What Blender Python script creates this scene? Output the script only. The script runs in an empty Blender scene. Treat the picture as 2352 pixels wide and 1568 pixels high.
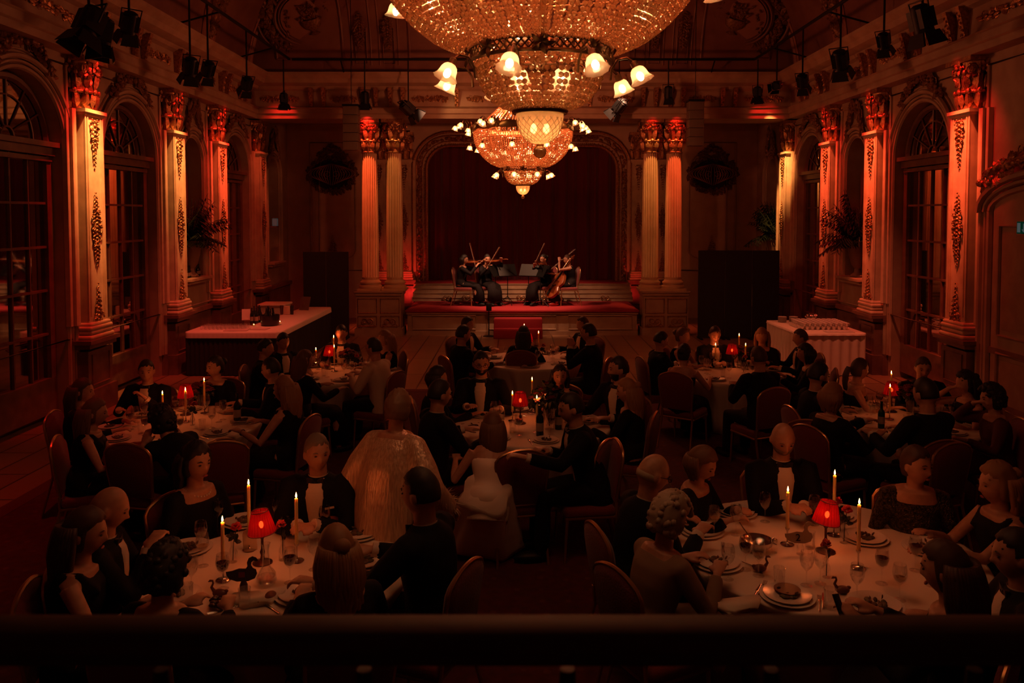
import bpy, math, random
from math import sin, cos, pi, radians as R_, sqrt, atan2, exp
from mathutils import Vector as V, Matrix as M4, Euler
sc = bpy.context.scene
COL = sc.collection
random.seed(7)
# ------------------------------------------------------------------ camera
CAMZ, TH, F_, PX, PY = 2.9, math.radians(2.5), 1830.0, 1187.0, 573.0
cd = bpy.data.cameras.new('camera'); cam = bpy.data.objects.new('camera', cd); COL.objects.link(cam)
cam.location = (0, 0, CAMZ); cam.rotation_euler = (pi/2 - TH, 0, 0)
cd.sensor_width = 36; cd.lens = F_/2352*36
cd.shift_x = -(PX-1176)/2352; cd.shift_y = -(784-PY)/2352
cd.clip_start = .05; cd.clip_end = 100
cd.dof.use_dof = True; cd.dof.focus_distance = 8.0; cd.dof.aperture_fstop = 5.6
sc.camera = cam
# ------------------------------------------------------------------ world, exposure
w = bpy.data.worlds.new('world'); sc.world = w; w.use_nodes = True
w.node_tree.nodes['Background'].inputs[0].default_value = (1, .30, .10, 1)
w.node_tree.nodes['Background'].inputs[1].default_value = .0
sc.view_settings.view_transform = 'Standard'; sc.view_settings.look = 'None'
sc.view_settings.exposure = 0.0; sc.view_settings.gamma = 1; sc.view_settings.use_curve_mapping = False
sc.cycles.max_bounces = 7; sc.cycles.diffuse_bounces = 3; sc.cycles.glossy_bounces = 3
sc.cycles.transmission_bounces = 5; sc.cycles.transparent_max_bounces = 16
sc.cycles.caustics_reflective = False; sc.cycles.caustics_refractive = False
sc.cycles.sample_clamp_indirect = 3.0; sc.cycles.adaptive_threshold = .02

def ray(px, py):
    a = (px-PX)/F_; b = (PY-py)/F_
    d = V((0, cos(TH), -sin(TH))) + V((1, 0, 0))*a + V((0, sin(TH), cos(TH)))*b
    return d
def at_z(px, py, z):
    d = ray(px, py); t = (z-CAMZ)/d.z
    return V((d.x*t, d.y*t, z))
def at_y(px, py, y):
    d = ray(px, py); t = y/d.y
    return V((d.x*t, y, CAMZ+d.z*t))
def at_x(px, py, x):
    d = ray(px, py); t = x/d.x
    return V((x, d.y*t, CAMZ+d.z*t))

# the lights of the house: theatre lanterns hung at the cornice, each aimed at a pilaster or column
AMBER, ORANGE, RED = (1, .37, .10), (1, .125, .042), (1, .024, .016)
def spot_light(loc, aim, col, power, deg=36, blend=.7, rad=.04):
    l = bpy.data.lights.new('lantern_beam', 'SPOT'); l.energy = power*4; l.color = col
    l.spot_size = math.radians(deg); l.spot_blend = blend; l.shadow_soft_size = rad
    o = bpy.data.objects.new('lantern_beam', l); COL.objects.link(o); o.location = loc
    o.rotation_euler = (V(aim)-V(loc)).to_track_quat('-Z', 'Y').to_euler()
    return o
def point_light(loc, col, power, rad=.02):
    l = bpy.data.lights.new('glow', 'POINT'); l.energy = power; l.color = col; l.shadow_soft_size = rad
    o = bpy.data.objects.new('glow', l); COL.objects.link(o); o.location = loc
    return o
XL, XR, XC = -6.2, 6.5, .15
PIL_Y = [8.9, 11.75, 14.7, 16.85, 19.55]
for side, X, rows in ((-1, XL, [(8.9, ORANGE, 8, 5), (11.75, AMBER, 500, 55), (14.7, AMBER, 340, 22), (16.85, ORANGE, 260, 50), (19.55, ORANGE, 30, 10)]),
                      (1, XR, [(8.9, RED, 6, 3), (11.75, ORANGE, 400, 36), (14.7, ORANGE, 330, 34), (16.85, ORANGE, 290, 40), (19.55, AMBER, 450, 8)])):
    for y, c1, p1, p2 in rows:
        yl = min(y-.42, 18.35)
        spot_light((X-side*.80, yl, 5.85), (X-side*.05, y, 3.8), c1, p1, 27, 1)         # the pilaster shaft
        spot_light((X-side*.95, min(y+.15, 18.3), 5.95), (X, y, 4.72), RED, p2, 26, 1)  # its capital
        spot_light((X-side*1.05, yl+.1, 5.9), (X, y, 3.6), RED, p2*2.2, 52, 1)          # red wash on the arches beside it
YC = 19.25
for x, c1, p1 in ((-3.54, ORANGE, 260), (-2.95, AMBER, 60), (3.22, AMBER, 130), (3.78, ORANGE, 200)):
    spot_light((x-.02, YC-.80, 5.85), (x, YC-.1, 3.75), c1, p1, 24, 1)
for x, p1 in ((-3.54, 60), (3.22, 12), (3.78, 22)):
    spot_light((x, YC-.9, 5.5), (x, YC, 4.75), RED, p1, 30, 1)
# small red floor lamps behind the column pedestals, and the warm lanterns over the stage
spot_light((-3.05, 21.0, .55), (-3.1, 22.3, 1.25), RED, 16, 80, 1)
spot_light((3.25, 21.2, .55), (3.3, 22.3, 1.2), RED, 4, 80, 1)
spot_light((-2.3, 17.8, 6.0), (.1, 20.3, 1.0), (1, .42, .22), 380, 38, .8)
spot_light((2.6, 17.8, 6.0), (.1, 20.3, 1.0), (1, .42, .22), 380, 38, .8)
spot_light((-1.9, 17.8, 5.75), (-1.2, 18.9, 5.2), (1, .40, .14), 8, 60, 1)
spot_light((-4.6, 12.6, 6.0), (-5.3, 15.0, .8), (1, .09, .055), 170, 40, 1)
spot_light((4.9, 12.4, 6.0), (5.6, 14.4, .8), (1, .17, .08), 140, 44, 1)
spot_light((-4.6, 8.0, 6.0), (-5.7, 7.0, 0), RED, 50, 55, 1)
spot_light((-4.6, 10.0, 6.0), (-5.8, 11.6, 0), RED, 40, 40, 1)
spot_light((-4.2, 16.0, 6.0), (-5.9, 19.0, .5), RED, 30, 60, 1)

# ------------------------------------------------------------------ materials
MATS = {}
def mat(name, col, rough=.5, metal=0, bump=0, bscale=20, col2=None, cscale=8, sheen=0, tex='noise', stretch=None, trans=0, spec=None):
    if name in MATS: return MATS[name]
    m = bpy.data.materials.new(name); m.use_nodes = True; nt = m.node_tree; p = nt.nodes['Principled BSDF']
    p.inputs['Base Color'].default_value = (*col, 1); p.inputs['Roughness'].default_value = rough
    p.inputs['Metallic'].default_value = metal
    if spec is not None: p.inputs['Specular IOR Level'].default_value = spec
    if sheen: p.inputs['Sheen Weight'].default_value = sheen
    tc = nt.nodes.new('ShaderNodeTexCoord'); mp = nt.nodes.new('ShaderNodeMapping')
    nt.links.new(tc.outputs['Object'], mp.inputs[0])
    if stretch: mp.inputs['Scale'].default_value = stretch
    if col2 is not None:
        n = nt.nodes.new('ShaderNodeTexNoise'); n.inputs['Scale'].default_value = cscale; n.inputs['Detail'].default_value = 4
        nt.links.new(mp.outputs[0], n.inputs['Vector'])
        r = nt.nodes.new('ShaderNodeValToRGB'); r.color_ramp.elements[0].position = .38; r.color_ramp.elements[1].position = .62
        r.color_ramp.elements[0].color = (*col, 1); r.color_ramp.elements[1].color = (*col2, 1)
        nt.links.new(n.outputs['Fac'], r.inputs[0]); nt.links.new(r.outputs[0], p.inputs['Base Color'])
    if bump:
        if tex == 'wave':
            b = nt.nodes.new('ShaderNodeTexWave'); b.inputs['Scale'].default_value = bscale; b.inputs['Distortion'].default_value = 2.5
        else:
            b = nt.nodes.new('ShaderNodeTexNoise'); b.inputs['Scale'].default_value = bscale
        nt.links.new(mp.outputs[0], b.inputs['Vector'])
        bb = nt.nodes.new('ShaderNodeBump'); bb.inputs['Strength'].default_value = bump; bb.inputs['Distance'].default_value = .02
        nt.links.new(b.outputs['Fac'], bb.inputs['Height']); nt.links.new(bb.outputs[0], p.inputs['Normal'])
    MATS[name] = m
    return m
def mat_emit(name, col, strength):
    m = bpy.data.materials.new(name); m.use_nodes = True; nt = m.node_tree; nt.nodes.clear()
    e = nt.nodes.new('ShaderNodeEmission'); e.inputs[0].default_value = (*col, 1); e.inputs[1].default_value = strength
    o = nt.nodes.new('ShaderNodeOutputMaterial'); nt.links.new(e.outputs[0], o.inputs[0]); MATS[name] = m
    return m
def mat_mix(name, parts):
    """parts: list of (kind, colour, rough, weight) mixed one after another"""
    m = bpy.data.materials.new(name); m.use_nodes = True; nt = m.node_tree; nt.nodes.clear()
    cur = None; tot = 0
    for kind, col, rough, wt in parts:
        n = nt.nodes.new({'T': 'ShaderNodeBsdfTransparent', 'L': 'ShaderNodeBsdfTranslucent', 'D': 'ShaderNodeBsdfDiffuse', 'G': 'ShaderNodeBsdfAnisotropic', 'E': 'ShaderNodeEmission'}[kind])
        n.inputs[0].default_value = (*col, 1)
        if kind == 'G': n.inputs['Roughness'].default_value = rough
        if kind == 'E': n.inputs[1].default_value = rough
        if cur is None: cur = n.outputs[0]; tot = wt
        else:
            x = nt.nodes.new('ShaderNodeMixShader'); tot += wt; x.inputs[0].default_value = wt/tot
            nt.links.new(cur, x.inputs[1]); nt.links.new(n.outputs[0], x.inputs[2]); cur = x.outputs[0]
    o = nt.nodes.new('ShaderNodeOutputMaterial'); nt.links.new(cur, o.inputs[0]); MATS[name] = m
    return m
def mat_glass(name, tint=(1, 1, 1), ref=.08):
    m = bpy.data.materials.new(name); m.use_nodes = True; nt = m.node_tree; nt.nodes.clear()
    t = nt.nodes.new('ShaderNodeBsdfTransparent'); t.inputs[0].default_value = (*tint, 1)
    g = nt.nodes.new('ShaderNodeBsdfAnisotropic'); g.inputs['Roughness'].default_value = .06; g.inputs[0].default_value = (1, 1, 1, 1)
    lw = nt.nodes.new('ShaderNodeLayerWeight'); lw.inputs[0].default_value = .35
    mm = nt.nodes.new('ShaderNodeMath'); mm.operation = 'MULTIPLY_ADD'; mm.inputs[1].default_value = .55; mm.inputs[2].default_value = ref
    x = nt.nodes.new('ShaderNodeMixShader'); nt.links.new(lw.outputs['Facing'], mm.inputs[0]); nt.links.new(mm.outputs[0], x.inputs[0])
    nt.links.new(t.outputs[0], x.inputs[1]); nt.links.new(g.outputs[0], x.inputs[2])
    o = nt.nodes.new('ShaderNodeOutputMaterial'); nt.links.new(x.outputs[0], o.inputs[0]); MATS[name] = m
    return m
wallm = mat('cream_paint', (.42, .30, .20), .55, bump=.15, bscale=6, col2=(.34, .23, .15), cscale=3)
backwallm = mat('back_wall_lit_paint', (.60, .42, .30), .55, col2=(.52, .36, .25), cscale=3)  # cream paint lightened to stand in for light missing from the back bays
panelm = mat('panel_paint', (.36, .24, .15), .5, col2=(.30, .19, .12), cscale=5)
dadom = mat('marbled_dado', (.22, .12, .08), .35, col2=(.14, .07, .05), cscale=4)
pilm = mat('pilaster_paint', (.62, .47, .31), .4, col2=(.52, .38, .25), cscale=6)
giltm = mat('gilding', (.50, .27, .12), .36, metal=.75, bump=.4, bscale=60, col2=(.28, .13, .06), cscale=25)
darkgilt = mat('dark_gilding', (.26, .13, .06), .5, metal=.5, bump=.4, bscale=60, col2=(.13, .06, .03), cscale=25)  # darker, rougher copy of the gilding
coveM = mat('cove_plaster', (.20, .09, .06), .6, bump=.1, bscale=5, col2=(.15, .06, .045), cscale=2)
shaftm = mat('fluted_stone', (.60, .40, .22), .42, col2=(.55, .36, .19), cscale=5)
blackm = mat('black_metal', (.005, .005, .005), .5, spec=.25)
velvet = mat('curtain_velvet', (.12, .006, .014), .85, sheen=.3, bump=.2, bscale=30)
redcarpet = mat('stage_carpet', (.28, .008, .015), .9, bump=.3, bscale=120)
clothm = mat('white_linen', (.72, .62, .50), .75, bump=.12, bscale=9)
chairm = mat('burgundy_fabric', (.13, .012, .012), .8, sheen=.2, bump=.2, bscale=80)
brassm = mat('gold_tube', (.50, .30, .14), .32, metal=.85, bump=.05, bscale=30)
screenm = mat('black_drape', (.014, .010, .009), .85, bump=.2, bscale=20)
woodrail = mat('polished_wood', (.034, .013, .006), .6, spec=.2, col2=(.022, .009, .004), cscale=6, stretch=(1, 12, 12))
mirrorm = mat('mirror_glass', (.50, .40, .34), .035, metal=1, bump=.02, bscale=1.3)
joinery = mat('brown_joinery', (.17, .085, .05), .4, col2=(.12, .055, .035), cscale=6)
glassm = mat_glass('clear_glass', (.98, .98, .98), .05)
winem = mat('red_wine', (.030, .002, .004), .12)
waxm = mat('candle_wax', (.90, .62, .30), .4); _p = waxm.node_tree.nodes['Principled BSDF']; _p.inputs['Subsurface Weight'].default_value = 1; _p.inputs['Subsurface Scale'].default_value = .035; _p.inputs['Subsurface Radius'].default_value = (1, .55, .22)
flameM = mat_emit('flame', (1, .45, .12), 26)
bulbM = mat_emit('bulb', (1, .58, .26), 26)
shadeGl = mat_mix('frosted_shade', [('L', (1, .80, .55), 0, .50), ('D', (.9, .7, .5), 0, .15), ('G', (1, .9, .8), .2, .10), ('T', (1, .92, .8), 0, .25)])
redshade = mat_mix('red_pleated_silk', [('L', (.62, .016, .022), 0, .26), ('D', (.26, .006, .010), 0, .62), ('T', (1, .20, .10), 0, .12)])
def mat_crystal():
    m = mat_mix('crystal', [('L', (1, .66, .36), 0, .32), ('D', (.8, .5, .28), 0, .10), ('G', (1, .86, .66), .06, .42), ('T', (1, .92, .78), 0, .16)])
    nt = m.node_tree; out = next(n for n in nt.nodes if n.type == 'OUTPUT_MATERIAL'); src = out.inputs[0].links[0].from_socket
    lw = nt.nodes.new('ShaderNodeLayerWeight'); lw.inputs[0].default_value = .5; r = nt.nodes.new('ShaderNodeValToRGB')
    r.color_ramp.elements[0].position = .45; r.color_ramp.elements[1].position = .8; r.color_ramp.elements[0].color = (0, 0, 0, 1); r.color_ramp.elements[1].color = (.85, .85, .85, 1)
    dk = nt.nodes.new('ShaderNodeBsdfDiffuse'); dk.inputs[0].default_value = (.06, .025, .012, 1); x = nt.nodes.new('ShaderNodeMixShader')  # dark diffuse by facing angle, standing in for refraction at the bead rims
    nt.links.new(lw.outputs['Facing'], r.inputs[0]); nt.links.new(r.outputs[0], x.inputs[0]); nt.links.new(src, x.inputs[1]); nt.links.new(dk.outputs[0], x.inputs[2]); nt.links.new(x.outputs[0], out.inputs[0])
    return m
crystal = mat_crystal()
chinaM = mat('white_china', (.72, .66, .58), .2)
silverM = mat('silver', (.62, .58, .54), .2, metal=1)
greenM = mat('dark_leaf', (.012, .022, .010), .5)
skirtm = mat('black_skirting', (.016, .010, .009), .8, bump=.2, bscale=20)

def floor_mats():
    m = bpy.data.materials.new('parquet'); m.use_nodes = True; nt = m.node_tree; p = nt.nodes['Principled BSDF']
    tc = nt.nodes.new('ShaderNodeTexCoord'); mp = nt.nodes.new('ShaderNodeMapping'); mp.inputs['Rotation'].default_value = (0, 0, pi/2)
    br = nt.nodes.new('ShaderNodeTexBrick'); br.inputs['Scale'].default_value = 1.0; br.inputs['Brick Width'].default_value = 1.6; br.inputs['Row Height'].default_value = .42
    br.inputs['Mortar Size'].default_value = .012; br.inputs['Color1'].default_value = (.30, .17, .09, 1); br.inputs['Color2'].default_value = (.24, .13, .07, 1); br.inputs['Mortar'].default_value = (.04, .015, .01, 1)
    nt.links.new(tc.outputs['Object'], mp.inputs[0]); nt.links.new(mp.outputs[0], br.inputs['Vector']); nt.links.new(br.outputs['Color'], p.inputs['Base Color'])
    p.inputs['Roughness'].default_value = .33
    c = bpy.data.materials.new('patterned_carpet'); c.use_nodes = True; nt = c.node_tree; p = nt.nodes['Principled BSDF']
    tc = nt.nodes.new('ShaderNodeTexCoord'); vo = nt.nodes.new('ShaderNodeTexVoronoi'); vo.inputs['Scale'].default_value = 5.5; vo.inputs['Randomness'].default_value = .25
    r = nt.nodes.new('ShaderNodeValToRGB'); e = r.color_ramp.elements; e[0].position = .10; e[0].color = (.16, .04, .03, 1); e[1].position = .16; e[1].color = (.11, .012, .016, 1)
    nz = nt.nodes.new('ShaderNodeTexNoise'); nz.inputs['Scale'].default_value = 14
    mx = nt.nodes.new('ShaderNodeMixRGB'); mx.blend_type = 'MULTIPLY'; mx.inputs[0].default_value = .7
    nt.links.new(tc.outputs['Object'], vo.inputs['Vector']); nt.links.new(tc.outputs['Object'], nz.inputs['Vector'])
    nt.links.new(vo.outputs['Distance'], r.inputs[0]); nt.links.new(r.outputs[0], mx.inputs[1]); nt.links.new(nz.outputs['Color'], mx.inputs[2]); nt.links.new(mx.outputs[0], p.inputs['Base Color'])
    p.inputs['Roughness'].default_value = .95
    return m, c
parquet, carpetm = floor_mats()

# ------------------------------------------------------------------ mesh builder
def TR(loc=(0, 0, 0), rot=(0, 0, 0), sca=(1, 1, 1)):
    if isinstance(sca, (int, float)): sca = (sca,)*3
    return M4.Translation(loc) @ Euler(rot).to_matrix().to_4x4() @ M4.Diagonal((*sca, 1))
class MB:
    def __init__(s): s.v = []; s.f = []; s.mi = []; s.m = 0
    def add(s, vs, fs, M=None):
        b = len(s.v)
        if M is not None: vs = [M @ V(p) for p in vs]
        s.v.extend([(p[0], p[1], p[2]) for p in vs]); s.f.extend([tuple(i+b for i in f) for f in fs]); s.mi.extend([s.m]*len(fs))
        return s
    def box(s, c, d, M=None, bev=0):
        x, y, z = c; a, b, e = d[0]/2, d[1]/2, d[2]/2
        if bev:
            return s.lbox(c, d, bev, M)
        vs = [(x+i*a, y+j*b, z+k*e) for k in (-1, 1) for j in (-1, 1) for i in (-1, 1)]
        return s.add(vs, [(0, 2, 3, 1), (4, 5, 7, 6), (0, 1, 5, 4), (2, 6, 7, 3), (0, 4, 6, 2), (1, 3, 7, 5)], M)
    def lbox(s, c, d, bev, M=None, n=3):
        """rounded box: rounded rectangle in XY, lofted in z with rounded edges"""
        x, y, z = c; a, b, e = d[0]/2, d[1]/2, d[2]/2; bev = min(bev, a*.99, b*.99, e*.99)
        rings = []
        for k in range(n+1):
            t = pi/2*k/n; rings.append((bev*(1-sin(t)), -e+bev*(1-cos(t))))
        rings += [(i, -zz) for i, zz in reversed(rings)]
        R = []
        for ins, zz in rings:
            pts = []
            for qx, qy, a0 in ((1, 1, 0), (-1, 1, pi/2), (-1, -1, pi), (1, -1, 3*pi/2)):
                for k in range(n+1):
                    t = a0+pi/2*k/n; r = max(bev-ins, bev*.02)
                    pts.append((x+qx*(a-bev)+r*cos(t), y+qy*(b-bev)+r*sin(t), z+zz))
            R.append(pts)
        return s.loft(R, M=M)
    def loft(s, rings, M=None, caps=True, closed=True):
        n = len(rings[0]); vs = [p for r in rings for p in r]; fs = []
        for i in range(len(rings)-1):
            for j in range(n if closed else n-1):
                k = (j+1) % n; fs.append((i*n+j, i*n+k, (i+1)*n+k, (i+1)*n+j))
        if caps and closed:
            fs.append(tuple(range(n))[::-1]); o = (len(rings)-1)*n; fs.append(tuple(o+j for j in range(n)))
        return s.add(vs, fs, M)
    def lathe(s, prof, seg=24, c=(0, 0, 0), M=None, caps=True, mod=None):
        R = []
        for i, (r, z) in enumerate(prof):
            R.append([(c[0]+(r*(mod(2*pi*j/seg, z) if mod else 1))*cos(2*pi*j/seg), c[1]+(r*(mod(2*pi*j/seg, z) if mod else 1))*sin(2*pi*j/seg), c[2]+z) for j in range(seg)])
        return s.loft(R, M=M, caps=caps)
    def tube(s, pts, r, seg=6, M=None, caps=True, closed=False, flat=1):
        pts = [V(p) for p in pts]; n = len(pts); rs = r if isinstance(r, (list, tuple)) else [r]*n
        R = []; ref = None
        for i, p in enumerate(pts):
            if closed: t = pts[(i+1) % n]-pts[i-1]
            else: t = pts[min(i+1, n-1)]-pts[max(i-1, 0)]
            if t.length < 1e-9: t = V((0, 0, 1))
            t.normalize()
            if ref is None:
                ref = V((0, 0, 1)) if abs(t.z) < .9 else V((1, 0, 0))
            u = t.cross(ref)
            if u.length < 1e-6: u = t.cross(V((0, 1, 0)))
            u.normalize(); v = u.cross(t); v.normalize(); ref = v
            R.append([tuple(p+u*(rs[i]*cos(2*pi*j/seg))+v*(rs[i]*flat*sin(2*pi*j/seg))) for j in range(seg)])
        if closed: R.append(R[0]); return s.loft(R, M=M, caps=False)
        return s.loft(R, M=M, caps=caps)
    def ell(s, c, r, M=None, seg=10, rings=7, fn=None):
        if isinstance(r, (int, float)): r = (r,)*3
        vs = [(c[0], c[1], c[2]-r[2])]; fs = []
        for i in range(1, rings):
            a = -pi/2+pi*i/rings
            for j in range(seg):
                t = 2*pi*j/seg; vs.append((c[0]+r[0]*cos(a)*cos(t), c[1]+r[1]*cos(a)*sin(t), c[2]+r[2]*sin(a)))
        vs.append((c[0], c[1], c[2]+r[2]))
        if fn: vs = [fn(p) for p in vs]
        for j in range(seg): fs.append((0, 1+(j+1) % seg, 1+j))
        for i in range(rings-2):
            o = 1+i*seg
            for j in range(seg): k = (j+1) % seg; fs.append((o+j, o+k, o+seg+k, o+seg+j))
        o = 1+(rings-2)*seg; t = len(vs)-1
        for j in range(seg): fs.append((o+j, o+(j+1) % seg, t))
        return s.add(vs, fs, M)
    def prism(s, poly, d0, d1, axis='x', M=None):
        """poly in the plane perpendicular to axis; x:(y,z) y:(x,z) z:(x,y)"""
        def P(a, b, d): return {'x': (d, a, b), 'y': (a, d, b), 'z': (a, b, d)}[axis]
        return s.loft([[P(a, b, d0) for a, b in poly], [P(a, b, d1) for a, b in poly]], M=M)
    def build(s, name, m, parent=None, smooth=True, loc=None, rot=None, ang=45, weld=False):
        me = bpy.data.meshes.new(name); me.from_pydata(s.v, [], s.f)
        ms = m if isinstance(m, (list, tuple)) else [m]
        for x in ms: me.materials.append(x)
        if len(ms) > 1: me.polygons.foreach_set('material_index', s.mi)
        if smooth:
            me.polygons.foreach_set('use_smooth', [True]*len(me.polygons))
            if ang: 
                try: me.set_sharp_from_angle(angle=math.radians(ang))
                except Exception: pass
        me.update()
        o = bpy.data.objects.new(name, me); COL.objects.link(o)
        if parent: o.parent = parent
        if loc is not None: o.location = loc
        if rot is not None: o.rotation_euler = rot
        return o
def empty(name, loc=(0, 0, 0), rz=0):
    o = bpy.data.objects.new(name, None); COL.objects.link(o); o.location = loc; o.rotation_euler = (0, 0, rz); o.empty_display_size = .1
    return o
def tag(o, label=None, cat=None, group=None, kind=None):
    if label: o['label'] = label
    if cat: o['category'] = cat
    if group: o['group'] = group
    if kind: o['kind'] = kind
    return o
CH = {}
def kids(o): return [c for c in bpy.data.objects if c.parent == o]
def copy_tree(o, parent=None, tree=None):
    if tree is None:
        tree = {}
        for c in bpy.data.objects:
            if c.parent: tree.setdefault(c.parent.name, []).append(c)
    c = o.copy(); COL.objects.link(c)
    if parent: c.parent = parent
    for ch in tree.get(o.name, []): copy_tree(ch, c, tree)
    return c
def struct(mb, name, m, parent=None, smooth=False, **k):
    o = mb.build(name, m, parent, smooth=smooth, **k)
    if not parent: o['kind'] = 'structure'
    return o
# ================================================================== ornament library
def scroll(mb, c, s, d=1, up=1, turns=1.35, r=.16, plane='xz', M=None, n=16):
    pts = []; rr = []
    for i in range(n):
        t = i/(n-1); a = turns*2*pi*t; q = s*(1-.82*t)
        x = d*(q*sin(a)); z = up*(-q*cos(a)+s)
        pts.append((c[0]+x, c[1]-.2*s*t, c[2]+z)); rr.append(s*r*(1-.45*t))
    mb.tube(pts, rr, 5, M)
def leaf(mb, c, s, a, M=None, w=.32):
    """a leaf lying in xz, pointing along angle a"""
    mb.add([(c[0]+s*(u*cos(a)-v*sin(a)), c[1]-s*y, c[2]+s*(u*sin(a)+v*cos(a))) for u, v, y in
            ((0, 0, 0), (.35, w, .05), (.35, 0, .28), (.35, -w, .05), (.75, w*.7, .1), (.75, 0, .34), (.75, -w*.7, .1), (1, 0, .2))],
           [(0, 2, 1), (0, 3, 2), (1, 2, 5, 4), (2, 3, 6, 5), (4, 5, 7), (5, 6, 7), (0, 1, 4, 7, 6, 3)], M)
def blob(mb, c, s, M=None): mb.ell(c, (s, s*.8, s), M, 6, 4)
def drop_ornament(h, w, seed, prof=lambda t: sin(pi*t)**.7):
    """a carved drop of leaves, scrolls and buds, hanging in the xz plane, top at z=0, facing -y"""
    rg = random.Random(seed); mb = MB(); n = int(h/w*5.5)
    for i in range(n):
        t = (i+.5)/n; z = -h*t; ww = w*.5*prof(t)
        s = w*(.10+.22*prof(t))
        blob(mb, (0, -.012, z), s*.30)
        for sd in (-1, 1):
            leaf(mb, (sd*ww*.15, 0, z), s*(.7+.5*rg.random()), -pi/2+sd*(.5+.9*rg.random()))
            if prof(t) > .45:
                x = ww*(.45+.4*rg.random())
                if i % 2: scroll(mb, (sd*x*.5, -.01, z-s*.4), s*.36, sd, rg.choice((1, -1)), n=10)
                leaf(mb, (sd*x*.7, -.005, z), s*.8, rg.uniform(-2.6, .6) if sd > 0 else rg.uniform(2.6, 5.6))
                blob(mb, (sd*x, -.015, z+s*.3), s*.16)
    return mb
def spray(rx, rz, n, seed, s=.12, ring=True, w=.35):
    """leafy wreath following an ellipse, in xz facing -y"""
    rg = random.Random(seed); mb = MB()
    for i in range(n):
        a = 2*pi*i/n; x, z = rx*cos(a), rz*sin(a)
        k = rg.uniform(.7, 1.3)
        leaf(mb, (x, 0, z), s*k, a+pi/2+rg.uniform(-.9, .9)); leaf(mb, (x, 0, z), s*k, a+rg.uniform(-1, 1)); leaf(mb, (x, 0, z), s*k*.8, a+pi+rg.uniform(-1, 1))
        blob(mb, (x*rg.uniform(.93, 1.07), -.03, z*rg.uniform(.93, 1.07)), s*.28*k)
        if i % 4 == 0: scroll(mb, (x, -.02, z), s*.5, rg.choice((1, -1)), rg.choice((1, -1)), n=9)
    return mb
def garland(pts, n, seed, s=.1):
    rg = random.Random(seed); mb = MB()
    for i in range(n):
        t = i/(n-1)*(len(pts)-1); k = min(int(t), len(pts)-2); f = t-k
        p = V(pts[k]).lerp(V(pts[k+1]), f)
        for q in range(3): leaf(mb, (p.x, p.y, p.z), s*rg.uniform(.7, 1.3), rg.uniform(0, 6.28))
        blob(mb, (p.x+rg.uniform(-.5, .5)*s, p.y-.03, p.z+rg.uniform(-.5, .5)*s), s*.35)
        if i % 3 == 0: scroll(mb, tuple(p), s*.6, rg.choice((1, -1)), rg.choice((1, -1)), n=9)
    return mb
def inst(mesh_ob, parent, loc, rot, sca=(1, 1, 1), name=None):
    c = bpy.data.objects.new(name or mesh_ob.name.split('.')[0], mesh_ob.data); COL.objects.link(c)
    c.parent = parent; c.location = loc; c.rotation_euler = rot; c.scale = sca; return c

def capital(mb, r, h, M=None):
    """composite capital, bottom at z=0"""
    mb.lathe([(r*1.12, 0), (r*1.18, .03*h), (r*1.0, .06*h), (r*.98, .3*h), (r*1.05, .6*h), (r*1.3, .85*h), (r*1.35, .9*h)], 20, M=M)
    mb.lathe([(r*1.28, .33*h), (r*1.34, .355*h), (r*1.28, .38*h)], 20, M=M)
    mb.box((0, 0, .95*h), (r*3.0, r*3.0, .10*h), M)
    for row, (z, n, s) in enumerate(((.05, 10, .34), (.38, 8, .36))):
        for j in range(n):
            a = 2*pi*(j+.5*row)/n
            A = (M or M4.Identity(4)) @ M4.Rotation(a, 4, 'Z') @ M4.Translation((0, -r*1.02, z*h))
            leaf(mb, (0, 0, 0), s*h, pi/2, A, .3); blob(mb, (0, -.28*s*h, s*h*.92), .06*h, A)
    for j in range(4):
        A = (M or M4.Identity(4)) @ M4.Rotation(pi/4+j*pi/2, 4, 'Z') @ M4.Translation((0, -r*1.45, .62*h))
        for d in (-1, 1): scroll(mb, (d*.02, 0, 0), .13*h, d, 1, 1.4, .28, M=A @ M4.Rotation(d*.6, 4, 'Z'), n=14)
    for j in range(4):
        A = (M or M4.Identity(4)) @ M4.Rotation(j*pi/2, 4, 'Z') @ M4.Translation((0, -r*1.42, .80*h))
        for q in range(5): leaf(mb, (0, 0, 0), .15*h, 2*pi*q/5, A, .4)
        blob(mb, (0, -.04, 0), .05*h, A)

# ================================================================== floor, ceiling, walls
YN, YB = -1.2, 22.3            # near end (behind the balcony) and back wall
WL, WR = XL-.2, XR+.2
mb = MB(); mb.box((XC, (YN+YB)/2, -.05), (WR-WL+1.4, YB-YN+1.4, .1)); struct(mb, 'floor', parquet)
mb = MB(); mb.box((.15, 6.1, .006), (10.4, 13.9, .012)); o = mb.build('carpet', carpetm, smooth=False)
tag(o, 'dark red patterned carpet laid under all the dining tables', 'carpet')
mb = MB()
for x in (-5.05+.04, 5.35-.04): mb.box((x, 6.1, .0135), (.18, 13.9, .003))
mb.box((.15, 13.0, .0135), (10.4, .18, .003))
mb.build('border', mat('carpet_border', (.10, .012, .012), .9), o, smooth=False)

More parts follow.
